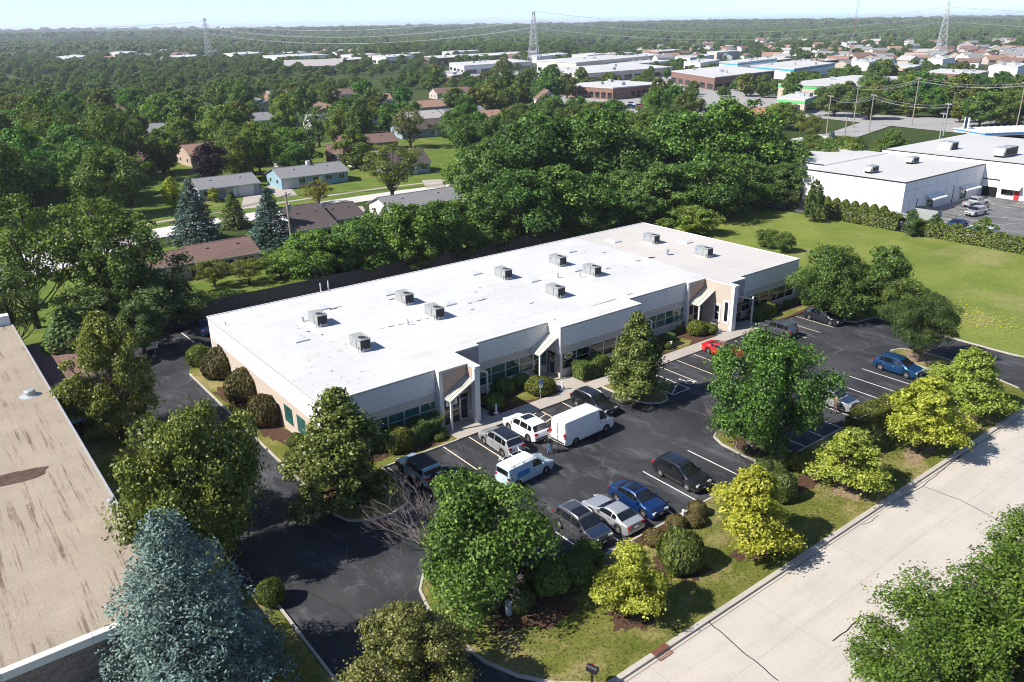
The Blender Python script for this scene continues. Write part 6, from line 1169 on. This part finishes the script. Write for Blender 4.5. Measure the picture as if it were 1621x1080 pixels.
def lattice(name, label, p, H, w0, arms, rz, mat='steel', thick=.22):
    zt = hz(*p)-.2; T = thing(name, label, 'pylon', (p[0],p[1],zt), rz); n = 9; lv = []
    for i in range(n+1):
        f = i/n; z = H*f; w = w0*(1-f)**1.0*.85+w0*.13 if f < .7 else w0*(.13+.255*(1-f)/.3*1.0); lv.append((z, w/2))
    leg = MB()
    for sx in (-1,1):
        for sy in (-1,1): part('leg', MB().tube([(sx*w,sy*w,z) for z, w in lv], thick, 4), M[mat], T)
    br = MB()
    for (z0,w_0),(z1,w_1) in zip(lv[:-1],lv[1:]):
        for s_ in (-1,1):
            br.tube([(-w_0,s_*w_0,z0),(w_1,s_*w_1,z1)], thick*.55, 3, False); br.tube([(w_0,s_*w_0,z0),(-w_1,s_*w_1,z1)], thick*.55, 3, False); br.tube([(s_*w_0,-w_0,z0),(s_*w_1,w_1,z1)], thick*.55, 3, False); br.tube([(s_*w_0,w_0,z0),(s_*w_1,-w_1,z1)], thick*.55, 3, False)
            br.tube([(-w_1,s_*w_1,z1),(w_1,s_*w_1,z1)], thick*.5, 3, False); br.tube([(s_*w_1,-w_1,z1),(s_*w_1,w_1,z1)], thick*.5, 3, False)
    part('bracing', br, M[mat], T)
    for za, la in arms:
        a = MB()
        for s_ in (-1,1): a.tube([(0,0,za+1.6),(s_*la,0,za)], thick*.7, 4, False); a.tube([(s_*w0*.1,.6,za),(s_*la,0,za)], thick*.7, 4, False); a.tube([(s_*w0*.1,-.6,za),(s_*la,0,za)], thick*.7, 4, False)
        part('crossarm', a, M[mat], T)
    return T
TW = [((357.25,1078.41),56,-.5),((468.85,571.20),52,-.75),((832.51,394.57),58,-.6)]
tdir = (TW[2][0][0]-TW[0][0][0], TW[2][0][1]-TW[0][0][1])
rzt = math.atan2(tdir[1], tdir[0])+math.pi/2
for (p, H, _), l in zip(TW, ('lattice power pylon at the left before the horizon','lattice power pylon near the centre of the horizon','lattice power pylon at the right below the sky')): lattice('power_pylon', l, p, H*.9, 10, ((H*.62,6.5),(H*.74,7.5),(H*.86,5.5)), rzt)
pts_ = [Vector((TW[0][0][0]-700, TW[0][0][1]-120, 0))]+[Vector((*t_[0], 0)) for t_ in TW]+[Vector((TW[2][0][0]+220, TW[2][0][1]-330, 0))]
nv = Vector((math.cos(rzt), math.sin(rzt), 0))
for i in range(4):
    for zf, la, wd in ((.62,6.5,'lowest'),(.74,7.5,'middle'),(.86,5.5,'topmost')):
        for s_ in (-1,1): wire('power_line', '%s %s high voltage line %s' % (wd, 'near side' if s_ < 0 else 'far side', ('left of the left pylon','between the left and centre pylons','between the centre and right pylons','right of the right pylon')[i]), pts_[i]+nv*s_*la+Vector((0,0,54*zf)), pts_[i+1]+nv*s_*la+Vector((0,0,54*zf)), 13 if i in (1,2) else 10, .075, 'high voltage lines')
ms = thing('radio_mast', 'slender red and white lattice radio mast rising out of the frame', 'mast', (*(751.74,441.95),0)); mA = MB(); mB = MB()
for i in range(40):
    m_ = mA if (i//4) % 2 else mB; z0, z1 = i*3.2, i*3.2+3.2
    for k in range(3): a, b2 = R(120*k), R(120*k+120); m_.tube([(.9*math.cos(a),.9*math.sin(a),z0),(.9*math.cos(a),.9*math.sin(a),z1)], .13, 4, False); m_.tube([(.9*math.cos(a),.9*math.sin(a),z0),(.9*math.cos(b2),.9*math.sin(b2),z1)], .09, 3, False)
part('white_sections', mA, M['steel'], ms); part('red_sections', mB, plain('mast_red', (.35,.12,.1), .6), ms); ms.rotation_euler = (R(1.2),R(3.2),0)
for k in range(3): part('guy_wire', MB().tube([(0,0,120),(70*math.cos(R(120*k+40)),70*math.sin(R(120*k+40)),0)], .05, 3, False), M['steel'], ms)
def water_tower(p, H, r_, label):
    z = hz(*p); T = thing('water_tower', label, 'water tower', (p[0],p[1],z)); part('stem', MB().lathe((0,0,0), [(r_*.5,0),(r_*.22,H*.12),(r_*.2,H*.7),(r_*.45,H*.78)], 14), M['white_wall'], T, smooth=60)
    part('bowl', MB().lathe((0,0,H*.78), [(r_*.45,0)]+[(r_*math.cos(a), r_*.75*(1+math.sin(a))) for a in np.linspace(-1.1,1.5,10)], 18), M['white_wall'], T, smooth=60)
water_tower((1055,3010), 36, 6.5, 'white spheroid water tower on the left horizon'); water_tower((3900,3180), 42, 8.5, 'white water tower on the horizon right of centre')
# ================================================================ commercial district
def flat(label, L, C_, R_, h, wall, roof='roof_far', stripe=None, n=0, units=3, name='commercial_building'):
    """flat roofed block from its near corner C_ and the corners at the ends of its two visible walls"""
    z = hz(*C_)+.06; B_ = thing(name, label, 'building', (C_[0],C_[1],z)); l = Vector((L[0]-C_[0], L[1]-C_[1])); r_ = Vector((R_[0]-C_[0], R_[1]-C_[1])); q = l+r_
    ft = [(0,0),tuple(r_),tuple(q),tuple(l)]; part('walls', MB().prism(ft, 0, h), wall, B_)
    c0 = q*.5; ft2 = [((v[0]-c0.x)*1.006+c0.x, (v[1]-c0.y)*1.006+c0.y) for v in ft]; rf = part('roof', MB().prism(ft2, h+.002, h+.5), M[roof], B_)
    for e, o in ((l, r_), (r_, l)):
        nrm = Vector((-e.y, e.x)).normalized(); nrm = -nrm if nrm.dot(o) > 0 else nrm; m_ = max(1, int(n*e.length/(l.length+r_.length))) if n else 0
        if stripe: a, b_ = nrm*.05, nrm*.05+e; part('stripe', MB().quad((a.x,a.y,h-1.3),(b_.x,b_.y,h-1.3),(b_.x,b_.y,h-.3),(a.x,a.y,h-.3)), stripe, B_)
        for i in range(m_):
            a, b_ = e*((i+.15)/m_)+nrm*.05, e*((i+.85)/m_)+nrm*.05; part('window', MB().quad((a.x,a.y,.5),(b_.x,b_.y,.5),(b_.x,b_.y,min(h-1.3,3.2)),(a.x,a.y,min(h-1.3,3.2))), M['glass_dark'], B_)
    rg = random.Random(int(C_[0]*7+C_[1]))
    for i in range(units): p = l*rg.uniform(.12,.85)+r_*rg.uniform(.12,.85); part('roof_unit', MB().cbox((p.x,p.y,h+1.2),(2.6,2.0,1.4),rg.uniform(0,1)), M['hvac'] if i % 2 else M['galv'], rf)
    KEEP.append((C_[0]+q.x/2, C_[1]+q.y/2, max(min(l.length, r_.length)*.55, 6)))
    k = int(max(l.length, r_.length)/12)
    for i in range(k+1):
        for o in (.2,.5,.8): s_ = (l*(i/k)+r_*o) if l.length > r_.length else (r_*(i/k)+l*o); KEEP.append((C_[0]+s_.x, C_[1]+s_.y, 9))
    return B_
KEEP = []
wb, wr_, wt, wtn = M['white_wall'], M['brick_red'], WM['tan'], M['stucco_warm']; teal = plain('teal_stripe', (.05,.3,.4), .7); green = plain('green_stripe', (.08,.4,.12), .7); dkbrick = plain('brown_brick_far', (.19,.11,.085), .9, 0, .1, .4)
FB = [('long brown strip mall with white roof and shop fronts beyond the houses',(286.41,327.78),(287.00,289.36),(329.12,291.84),5.2,dkbrick,None,20),('long white roofed warehouse with loading docks behind the strip mall',(386.77,462.69),(354.57,389.09),(460.20,404.88),5.5,M['stucco'],None,16),('cream warehouse with ribbed wall behind the loading docks',(442.40,534.91),(429.80,473.22),(558.03,522.57),8,M['stucco'],None,20),('low white block left of the cream warehouse',(404.27,606.49),(376.67,544.81),(460.56,563.68),6,wb,None,10),
 ('brown brick block at the left of the business park',(481.87,770.82),(454.65,704.12),(549.86,720.95),6.5,dkbrick,None,8),('white flat roofed hall behind the business park',(565.04,695.72),(538.59,651.18),(622.03,698.62),6,wb,None,0),('white box hall with teal stripe on the right',(485.67,384.25),(477.86,362.35),(558.81,387.67),8.5,wb,teal,0),('lower hall with teal fascia beside the white box hall',(486.20,357.60),(465.79,309.91),(552.77,334.92),6.5,wb,teal,0),('dark fronted supermarket hall with pale roof',(402.10,354.49),(364.90,290.87),(440.67,306.65),6.5,dkbrick,None,14),
 ('cream shop row with green stripe near the main road',(342.79,235.54),(347.05,200.45),(428.37,210.12),6.5,wtn,green,0),('tan bank with green awning by the shop row',(291.56,200.32),(290.41,186.77),(311.62,194.79),5,wtn,green,3),('brown brick garage with white roller doors at the right',(478.46,233.18),(468.37,201.70),(504.32,210.08),6.5,dkbrick,None,0),('white metal shed right of the brick garage',(509.14,212.83),(505.56,195.96),(550.71,207.40),9,wb,None,0),('low office block with brown front before the right houses',(549.94,298.28),(544.20,275.17),(586.17,289.19),5,wt,None,8),
 ('pink brick office block far right of centre',(1717.92,1249.44),(1618.59,1127.36),(1877.67,1278.73),11,M['brick_tan'],None,6),('longer pink brick office block beside the other pink one',(1721.94,1168.96),(1627.90,1024.96),(1876.37,1138.36),11,M['brick_tan'],None,8),('white hall behind the grey civic hall',(379.30,969.59),(368.71,892.05),(447.39,926.33),7,wb,None,0),('white hall beside the left pylon',(390.61,1122.99),(380.73,1038.80),(439.79,1102.49),7,wb,None,0),('pale flat block at the far left',(204.48,1704.43),(201.92,1531.29),(257.22,1669.31),6,M['stucco'],None,0),('white roofed low block left of the pylon',(319.25,1426.33),(313.06,1306.27),(356.28,1414.42),6,M['stucco'],None,0),
 ('brick school block on the far left ridge',(527.79,3825.24),(483.62,3281.26),(634.19,3826.72),13,M['brick_tan'],None,6),('brick block on the ridge left of the pylon',(1285.72,5860.15),(1116.62,4854.66),(1470.09,6210.30),13,M['brick_tan'],None,4),('long pale roof on the ridge left of the pylon',(1564.10,6641.95),(1397.54,5672.13),(1933.82,7348.44),9,wb,None,0),('pale roofed row at the left behind trees',(212.01,1243.69),(207.14,1130.39),(253.58,1253.30),6,wb,None,0),('flat roofed brown row right of centre',(596.06,443.74),(583.82,412.96),(645.49,433.02),5,M['brick_tan'],None,8),('white roofed clinic right of the teal hall',(578.05,394.19),(576.54,370.77),(646.34,388.39),5,dkbrick,None,8),
 ('white roofed workshop between the brick block and the pylon',(585.31,800.19),(563.63,747.02),(642.82,777.16),6,wb,None,0),('small brown roofed diner at the business park edge',(311.60,477.23),(304.51,455.24),(331.40,474.26),4.5,dkbrick,None,4)]
_xp = [((259.81,1892.69),(256.48,1741.36),(325.03,1886.84)),((319.88,1766.84),(316.75,1656.95),(379.06,1814.78)),((387.10,1480.64),(377.47,1373.93),(443.05,1436.17)),((331.33,1162.31),(323.72,1078.49),(370.26,1137.06)),((465.38,932.62),(452.82,882.23),(508.15,916.59)),((448.83,824.20),(432.26,764.63),(484.58,797.11)),((547.82,951.60),(537.29,905.67),(584.95,928.90)),((387.81,806.84),(374.84,752.47),(421.59,781.22)),((578.26,643.63),(566.20,607.16),(618.95,636.91)),((649.53,686.44),(632.21,646.76),(699.87,672.40)),((608.92,593.39),(589.51,557.03),(649.28,585.75)),((707.19,658.96),(691.75,629.69),(755.73,651.26)),((632.72,554.39),(613.49,519.04),(687.97,551.22)),((526.09,451.22),(511.28,422.14),(566.97,447.16)),((710.16,579.07),(695.58,554.13),(754.98,571.21)),((706.07,434.21),(690.12,409.54),(744.33,425.40)),((597.74,348.84),(584.88,327.26),(626.51,341.57)),((645.12,314.46),(633.65,297.53),(674.32,307.28)),((605.45,249.42),(592.85,234.75),(639.62,243.56)),((455.44,1121.25),(447.03,1066.93),(497.79,1092.07)),((581.96,888.92),(569.56,848.00),(627.83,871.73)),((482.90,495.15),(469.66,464.07),(552.05,489.05))]
_nm = ['pale','white','cream','brick fronted']; _pos = ['at the far left edge','left of the far left block','left of the left pylon, upper','left of the left pylon, lower','right of the civic hall, upper','right of the civic hall, lower','left of the brick block, upper','just right of the civic hall','behind the cream warehouse, left','behind the cream warehouse, right','right of the cream warehouse','far behind the cream warehouse','left of the teal striped hall','in front of the teal striped hall','behind the teal striped hall','right of the white clinic','left of the brown office block','above the brick garage','beyond the white metal shed','behind the civic hall','behind the brick block','between the cream warehouse and the supermarket']
FB += [('%s flat roofed building %s' % (_nm[i % 4], _pos[i]), *q, 5+i % 3, (wb, wb, M['stucco'], dkbrick)[i % 4], None, 6 if i % 2 else 0) for i, q in enumerate(_xp)]
for l, L_, C__, R__, h, w_, st, n in FB: flat(l, L_, C__, R__, h, w_, stripe=st, n=n)
house('civic_hall', 'grey roofed civic hall with white gable left of the business park', *(334.32,725.25), 52, 22, 4, 5, -28, RM['pale'], WM['cream'], win=8)
struct('business_park_paving', MB().sheet([(224.36,267.17),(267.63,180.27),(368.98,246.43),(464.47,399.21),(439.60,556.47),(393.46,621.80),(286.17,340.79)], .03), M['far_road'])
_cl = [paint('far_white_paint',(.7,.7,.7)), P_grey, P_red, P_blue, P_silver, P_black]
cp = random.Random(2)
for i in range(46):
    q = Vector((243.88,271.08)).lerp(Vector((281.40,192.62)), cp.random()); x, y = q.x+cp.uniform(-4,22), q.y+cp.uniform(0,14); c = thing('far_car', 'small parked car in front of the strip malls', 'car', (x,y,.04), R(cp.choice((-37,53,53))), 'cars in the business park')
    part('body', MB().cbox((0,0,.6),(4.4,1.8,.7)), _cl[i%6], c); part('cabin', MB().cbox((-.2,0,1.2),(2.4,1.6,.5),0,.8), GL, c)
fh = random.Random(8); FH = []
for (px0, px1, py0, py1, n) in ((1255,1621,84,108,75),(1080,1621,68,88,70),(0,300,72,100,30),(330,900,78,98,34),(960,1250,80,100,30)):
    for i in range(n):
        FPX = (fh.uniform(px0,px1), fh.uniform(py0,py1)); d_ = cam.matrix_world.to_3x3() @ Vector(((FPX[0]-810.5)/1267.73, -(FPX[1]-540)/1267.73, -1)); t_ = 33/-d_.z; x, y = d_.x*t_, d_.y*t_
        house('distant_house', 'suburban house with pale walls far off among the trees', x, y, fh.uniform(12,19), fh.uniform(9,12), fh.uniform(3,5.5), fh.uniform(2,3.2), fh.uniform(0,180), RM[fh.choice(('brown','grey','tan','pale','brown'))], WM[fh.choice(('white','white','cream','beige','tan'))], group='far suburban houses', z=hz(x,y), detail=False); FH.append((x,y,11)); FH.append((x*.984,y*.984,11))
# ================================================================ mid distance trees (individual) and the far woodland
KEEP += FH+[(37,119,8),(28,120,7),(55,131,9),(62,132,8),(57,177,10),(78,178,12),(102,176,10),(79,132,10),(112,213,12),(110,200,8),(100,212,9),(126,226,9),(132,246,9),(118,240,8),(95,225,8),(46,225,9),(70,226,7),(166,142,9),(235,170,9),(225,266,10),(57,205,5),(90,200,5),(104,188,6)]+[(x,y,10) for x, y, _ in _hp]+[(x*.95,y*.95,8) for x, y, _ in _hp]
def clear(x, y, m=0): return all((x-a)**2+(y-b2)**2 > (c+m)**2 for a, b2, c in KEEP)
def infan(x, y): a = math.degrees(math.atan2(x, y)); return 3 < a < 73
rg = random.Random(21); cnt = 0; placed = []
LAND = [(37,119,'the brown roofed house'),(55,131,'the dark roofed house'),(57,177,'the grey ranch house'),(78,178,'the blue ranch house'),(102,176,'the steep dark roof'),(112,213,'the brick house with patio'),(46,225,'the reddish roofed brick house'),(57,205,'the left pool'),(166,142,'the hip roofed house'),(235,170,'the tan two storey house'),(225,266,'the white gabled house')]+[(C__[0],C__[1],'the '+l.split(' with ')[0].split(' beyond ')[0].split(' behind ')[0].split(' of the ')[0].split(' beside ')[0].split(' at the ')[0].split(' between ')[0].split(' before ')[0].split(' right of ')[0].split(' left of ')[0].split(' near ')[0].split(' on the ')[0]) for l, L_, C__, *_ in FB]
USED = set()
def place_words(x, y):
    a, d = math.atan2(x, y), math.hypot(x, y); bx, by, nm = min(LAND, key=lambda q: (q[0]-x)**2+(q[1]-y)**2); da, dd = (a-math.atan2(bx,by))*d, d-math.hypot(bx,by)
    return ('right of ' if da > 0 else 'left of ') + nm if abs(da) > abs(dd) else ('behind ' if dd > 0 else 'in front of ')+nm
def region(n, test, keys, label, group, hr, rr_, sep):
    global cnt
    k = 0; tries = 0
    while k < n and tries < n*60:
        tries += 1; r0 = rg.uniform(*test['r']); a = R(rg.uniform(*test['a'])); x, y = r0*math.sin(a), r0*math.cos(a)
        if not clear(x, y) or ('f' in test and not test['f'](x, y)) or any((x-u)**2+(y-v)**2 < sep*sep for u, v in placed): continue
        placed.append((x,y)); s_ = rg.uniform(.75,1.25); c = (rg.uniform(.68,1.3), rg.uniform(.92,1.25), rg.uniform(.65,1.0)); key = rg.choice(keys)
        lb = ('tall ' if s_ > 1.12 else 'small ' if s_ < .88 else 'mid sized ')+('loose ' if key[0] == 'a' else 'slender ' if key[0] == 'o' else 'rounded ')+('yellow green' if c[0] > 1.08 else 'bluish green' if c[0] < .76 else 'dark green' if key[0] in 'df' else 'leaf green')+' tree '+place_words(x, y)
        if lb in USED: lb = label
        USED.add(lb); tree((x,y,rg.uniform(*hr)*s_,rg.uniform(*rr_)*s_), key, lb, group, 'broadleaf_tree', c); k += 1; cnt += 1
MK = ['maple0','maple1','maple2','maple3','dark0','dark1','dark2','ash0','oval1']
region(50, dict(r=(158,262), a=(3,27), f=lambda x, y: (y > 188 or (x < 44 and y > 166)) and not (48 < x < 66 and y < 212)), MK, 'large tree in the wooded gardens behind the ranch houses at left', 'trees of the left gardens', (10,16), (4.5,7), 5.5)
region(46, dict(r=(200,300), a=(27,52), f=lambda x, y: (y > 220 and x < 125) or (x > 128 and y > 160)), MK, 'tree in the gardens between the next street and the main road', 'trees of the middle gardens', (8,13), (3.6,5.6), 6)
region(70, dict(r=(262,400), a=(3,42), f=lambda x, y: x*.8+y*.2 < 265), ['far0','far1','far2','maple0','dark1'], 'tree of the wooded estate before the business park', 'trees of the wooded estate', (9,15), (4.5,7), 6.5)
region(46, dict(r=(300,420), a=(52,72), f=lambda x, y: x > 285+0.35*(y-100)), ['far0','far1','dark0','dark2'], 'dark tree in the row beyond the main road', 'trees beyond the main road', (9,14), (4.5,7), 6)
region(36, dict(r=(400,650), a=(28,66), f=lambda x, y: x > 260), ['far0','far1','far2'], 'tree between the flat roofs of the business park', 'trees of the business park', (8,12), (4,6.5), 9)
region(26, dict(r=(172,230), a=(50,64), f=lambda x, y: x < 232 and y > 96), ['maple0','maple3','dark0'], 'green bushy tree between the warehouse and the side street', 'trees behind the white warehouse', (6,9), (3.5,5), 4.5)
# far woodland: one mass, instanced crowns on scattered points
rng = np.random.default_rng(77); pts = []
KA = np.array([k for k in KEEP if math.hypot(k[0],k[1]) > 250])
for lo, hi, n, s0, occ in ((330,800,4600,6.0,.55),(800,1500,9000,7.5,.8),(1500,3000,13000,11,1),(3000,6500,14000,19,1),(6500,11000,5000,34,1)):
    r_ = np.sqrt(rng.uniform(lo*lo,hi*hi,n)); a = np.radians(rng.uniform(1,75,n)); x, y = r_*np.sin(a), r_*np.cos(a)
    cl = np.sin(x*.009+1)*np.cos(y*.011)+.6*np.sin((x+y)*.021)+rng.normal(0,.5,n); ok = cl > (-1.2 if occ > .7 else -.3); ok &= ~((r_ < 420) & ((x*.8+y*.2 > 235) | (a > R(42))))
    if lo < 1500:
        for k in KA: ok &= (x-k[0])**2+(y-k[1])**2 > (k[2]*.9+3)**2
    ad = np.degrees(a); zone = np.where((ad > 50) & (r_ > 540) & (r_ < 1500), .2, np.where((ad > 28) & (r_ < 1050), .35, np.where((ad > 42) & (r_ < 1700), .35, np.where((ad < 28) & (r_ < 1400), .5, 1.0))))
    ok &= rng.uniform(0,1,n) < zone; zs = np.where(zone < .9, .62, 1.0)
    for X, Y, q in zip(x[ok], y[ok], zs[ok]): s_ = s0*rng.uniform(.55,1.35)*q; pts.append((X, Y, hz(X,Y)+s_*.3, s_))
pts = np.array(pts); _rd = np.hypot(pts[:,0], pts[:,1])
def cloud(name, P):
    me = bpy.data.meshes.new(name); me.vertices.add(len(P)); me.vertices.foreach_set('co', P[:,:3].reshape(-1).astype(np.float32)); at = me.attributes.new('size', 'FLOAT', 'POINT'); at.data.foreach_set('value', P[:,3].astype(np.float32)); me.update(); return me
nearw = pts[_rd < 1400].copy(); nearw[:,2] -= nearw[:,3]*.3; nearw[:,3] /= 5.2; me = cloud('far_woodland', pts[_rd >= 1400])
def woodmat():
    m, nt, b = newmat('woodland_foliage'); v = coords(nt, 'world'); n1 = noise(nt, v, .06, 3); n2 = noise(nt, v, 1.1, 4, .7)
    col = mix(nt, ramp(nt, n1, [(.35,0),(.65,1)]), (.03,.054,.02), (.078,.105,.038)); col = mix(nt, 1.0, col, ramp(nt, n2, [(.3,.45),(.72,1.6)]), 'MULTIPLY'); nt.links.new(col, b.inputs['Base Color']); b.inputs['Roughness'].default_value = .9; b.inputs['Specular IOR Level'].default_value = .1; return m
wmat = woodmat(); me.materials.append(wmat)
fo = link('far_woodland', me); tag(fo, 'wooded suburbs stretching to the horizon', None, None, 'stuff')
nw = link('suburban_treetops', cloud('suburban_treetops', nearw)); nw.color = (1.0,1.1,.9,1); nw.data.materials.append(LM['dark']); tag(nw, 'mass of treetops over the suburbs behind the estate', None, None, 'stuff')
def scatter(ob_, name, sources):
    ng = bpy.data.node_groups.new(name, 'GeometryNodeTree'); ng.interface.new_socket('Geometry', in_out='INPUT', socket_type='NodeSocketGeometry'); ng.interface.new_socket('Geometry', in_out='OUTPUT', socket_type='NodeSocketGeometry')
    nn = ng.nodes; ln = ng.links; gi = nn.new('NodeGroupInput'); go = nn.new('NodeGroupOutput'); join = nn.new('GeometryNodeJoinGeometry'); iop = nn.new('GeometryNodeInstanceOnPoints'); ln.new(gi.outputs[0], iop.inputs['Points'])
    for sd in range(len(sources)):
        gt = nn.new('GeometryNodeGeometryToInstance')
        if sources[sd] is not None:
            oi = nn.new('GeometryNodeObjectInfo'); oi.inputs['Object'].default_value = sources[sd]; oi.transform_space = 'ORIGINAL'; ln.new(oi.outputs['Geometry'], gt.inputs[0])
        else:
            ic = nn.new('GeometryNodeMeshIcoSphere'); ic.inputs['Radius'].default_value = 1; ic.inputs['Subdivisions'].default_value = 4
            sp_ = nn.new('GeometryNodeSetPosition'); nz = nn.new('ShaderNodeTexNoise'); nz.noise_dimensions = '4D'; nz.inputs['Scale'].default_value = 2.6; nz.inputs['Detail'].default_value = 4; nz.inputs['Roughness'].default_value = .7; nz.inputs['W'].default_value = sd*9.3
            nrm = nn.new('GeometryNodeInputNormal'); m1 = nn.new('ShaderNodeMath'); m1.operation = 'MULTIPLY_ADD'; m1.inputs[1].default_value = 1.5; m1.inputs[2].default_value = -.75; ln.new(nz.outputs[0], m1.inputs[0])
            sc_ = nn.new('ShaderNodeVectorMath'); sc_.operation = 'SCALE'; ln.new(nrm.outputs[0], sc_.inputs[0]); ln.new(m1.outputs[0], sc_.inputs['Scale']); ln.new(ic.outputs[0], sp_.inputs['Geometry']); ln.new(sc_.outputs[0], sp_.inputs['Offset'])
            sm = nn.new('GeometryNodeSetMaterial'); sm.inputs['Material'].default_value = wmat; ln.new(sp_.outputs[0], sm.inputs[0]); ln.new(sm.outputs[0], gt.inputs[0])
        ln.new(gt.outputs[0], join.inputs[0])
    ln.new(join.outputs[0], iop.inputs['Instance']); iop.inputs['Pick Instance'].default_value = True
    ri = nn.new('FunctionNodeRandomValue'); ri.data_type = 'INT'; ri.inputs[4].default_value = 0; ri.inputs[5].default_value = len(sources)-1; ln.new(ri.outputs[2], iop.inputs['Instance Index'])
    na = nn.new('GeometryNodeInputNamedAttribute'); na.data_type = 'FLOAT'; na.inputs[0].default_value = 'size'; cxyz = nn.new('ShaderNodeCombineXYZ')
    for i, k in enumerate((1.0,1.0,.8)):
        mm = nn.new('ShaderNodeMath'); mm.operation = 'MULTIPLY'; mm.inputs[1].default_value = k; ln.new(na.outputs[0], mm.inputs[0]); ln.new(mm.outputs[0], cxyz.inputs[i])
    ln.new(cxyz.outputs[0], iop.inputs['Scale'])
    rz_ = nn.new('FunctionNodeRandomValue'); rz_.data_type = 'FLOAT_VECTOR'; rz_.inputs[0].default_value = (0,0,0); rz_.inputs[1].default_value = (.12,.12,6.28); ln.new(rz_.outputs[0], iop.inputs['Rotation']); ln.new(iop.outputs[0], go.inputs[0])
    md = ob_.modifiers.new(name, 'NODES'); md.node_group = ng
scatter(fo, 'woodland', [None]*4)
_src = [next(o for o in SC.objects if o.type == 'MESH' and o.data is PROTO['far%d' % i][0]) for i in range(3)]
scatter(nw, 'treetops', _src)
# ================================================================ air
hzb = struct('haze', MB().box(-4500,-4500,-3,14000,14000,140), M['dark'], kind='stuff'); hzb.data.materials.clear()
hm = bpy.data.materials.new('haze_air'); hm.use_nodes = True; hn = hm.node_tree; hn.nodes.remove(hn.nodes['Principled BSDF']); pv = hn.nodes.new('ShaderNodeVolumePrincipled'); pv.inputs['Color'].default_value = (.84,.9,1,1); pv.inputs['Density'].default_value = .00011; pv.inputs['Anisotropy'].default_value = .2
hn.links.new(pv.outputs[0], hn.nodes['Material Output'].inputs['Volume']); hzb.data.materials.append(hm)
hzb['label'] = 'thin bluish summer haze over the whole place'

# ================================================================ labels that single out look-alikes
def looks(o):
    rn = {'brown':'brown','grey':'grey','dark':'dark','tan':'tan','orange':'orange','pale':'pale'}; r_ = w_ = ''
    for ch in o.children:
        m = ch.data.materials[0].name if ch.data and ch.data.materials else ''
        if ch.name.startswith('roof'): r_ = m.replace('shingle_','')
        if ch.name.startswith('walls'): w_ = {'white_precast':'white','beige_stucco':'cream','blue_siding':'blue','grey_blue_siding':'grey blue','red_brick':'red brick','tan_brick':'tan brick','beige_siding':'beige'}.get(m, 'pale')
    return r_, w_
for o in [q for q in SC.objects if q.parent is None and q.get('group') in ('far suburban houses','houses of the wooded estate')]:
    r_, w_ = looks(o); far = 'far off' if o['group'][0] == 'f' else 'half hidden'; lb = '%s house, %s roof, %s walls, %s' % (far, r_, w_, place_words(o.location.x, o.location.y))
    if len(lb.split()) > 16: lb = '%s house, %s roof, %s walls, among suburban trees' % (far, r_, w_)
    if lb not in USED: o['label'] = lb; USED.add(lb)
    else: o['label'] = '%s house with %s roof and %s walls among suburban trees' % (far, r_, w_)
for o in [q for q in SC.objects if q.parent is None and q.get('group') == 'cars in the business park']:
    c = [ch for ch in o.children if ch.name.startswith('body')][0].data.materials[0].name.replace('paint_','').replace('far_','').replace('_paint','')
    o['label'] = 'small %s car parked %s' % (c, place_words(o.location.x, o.location.y))
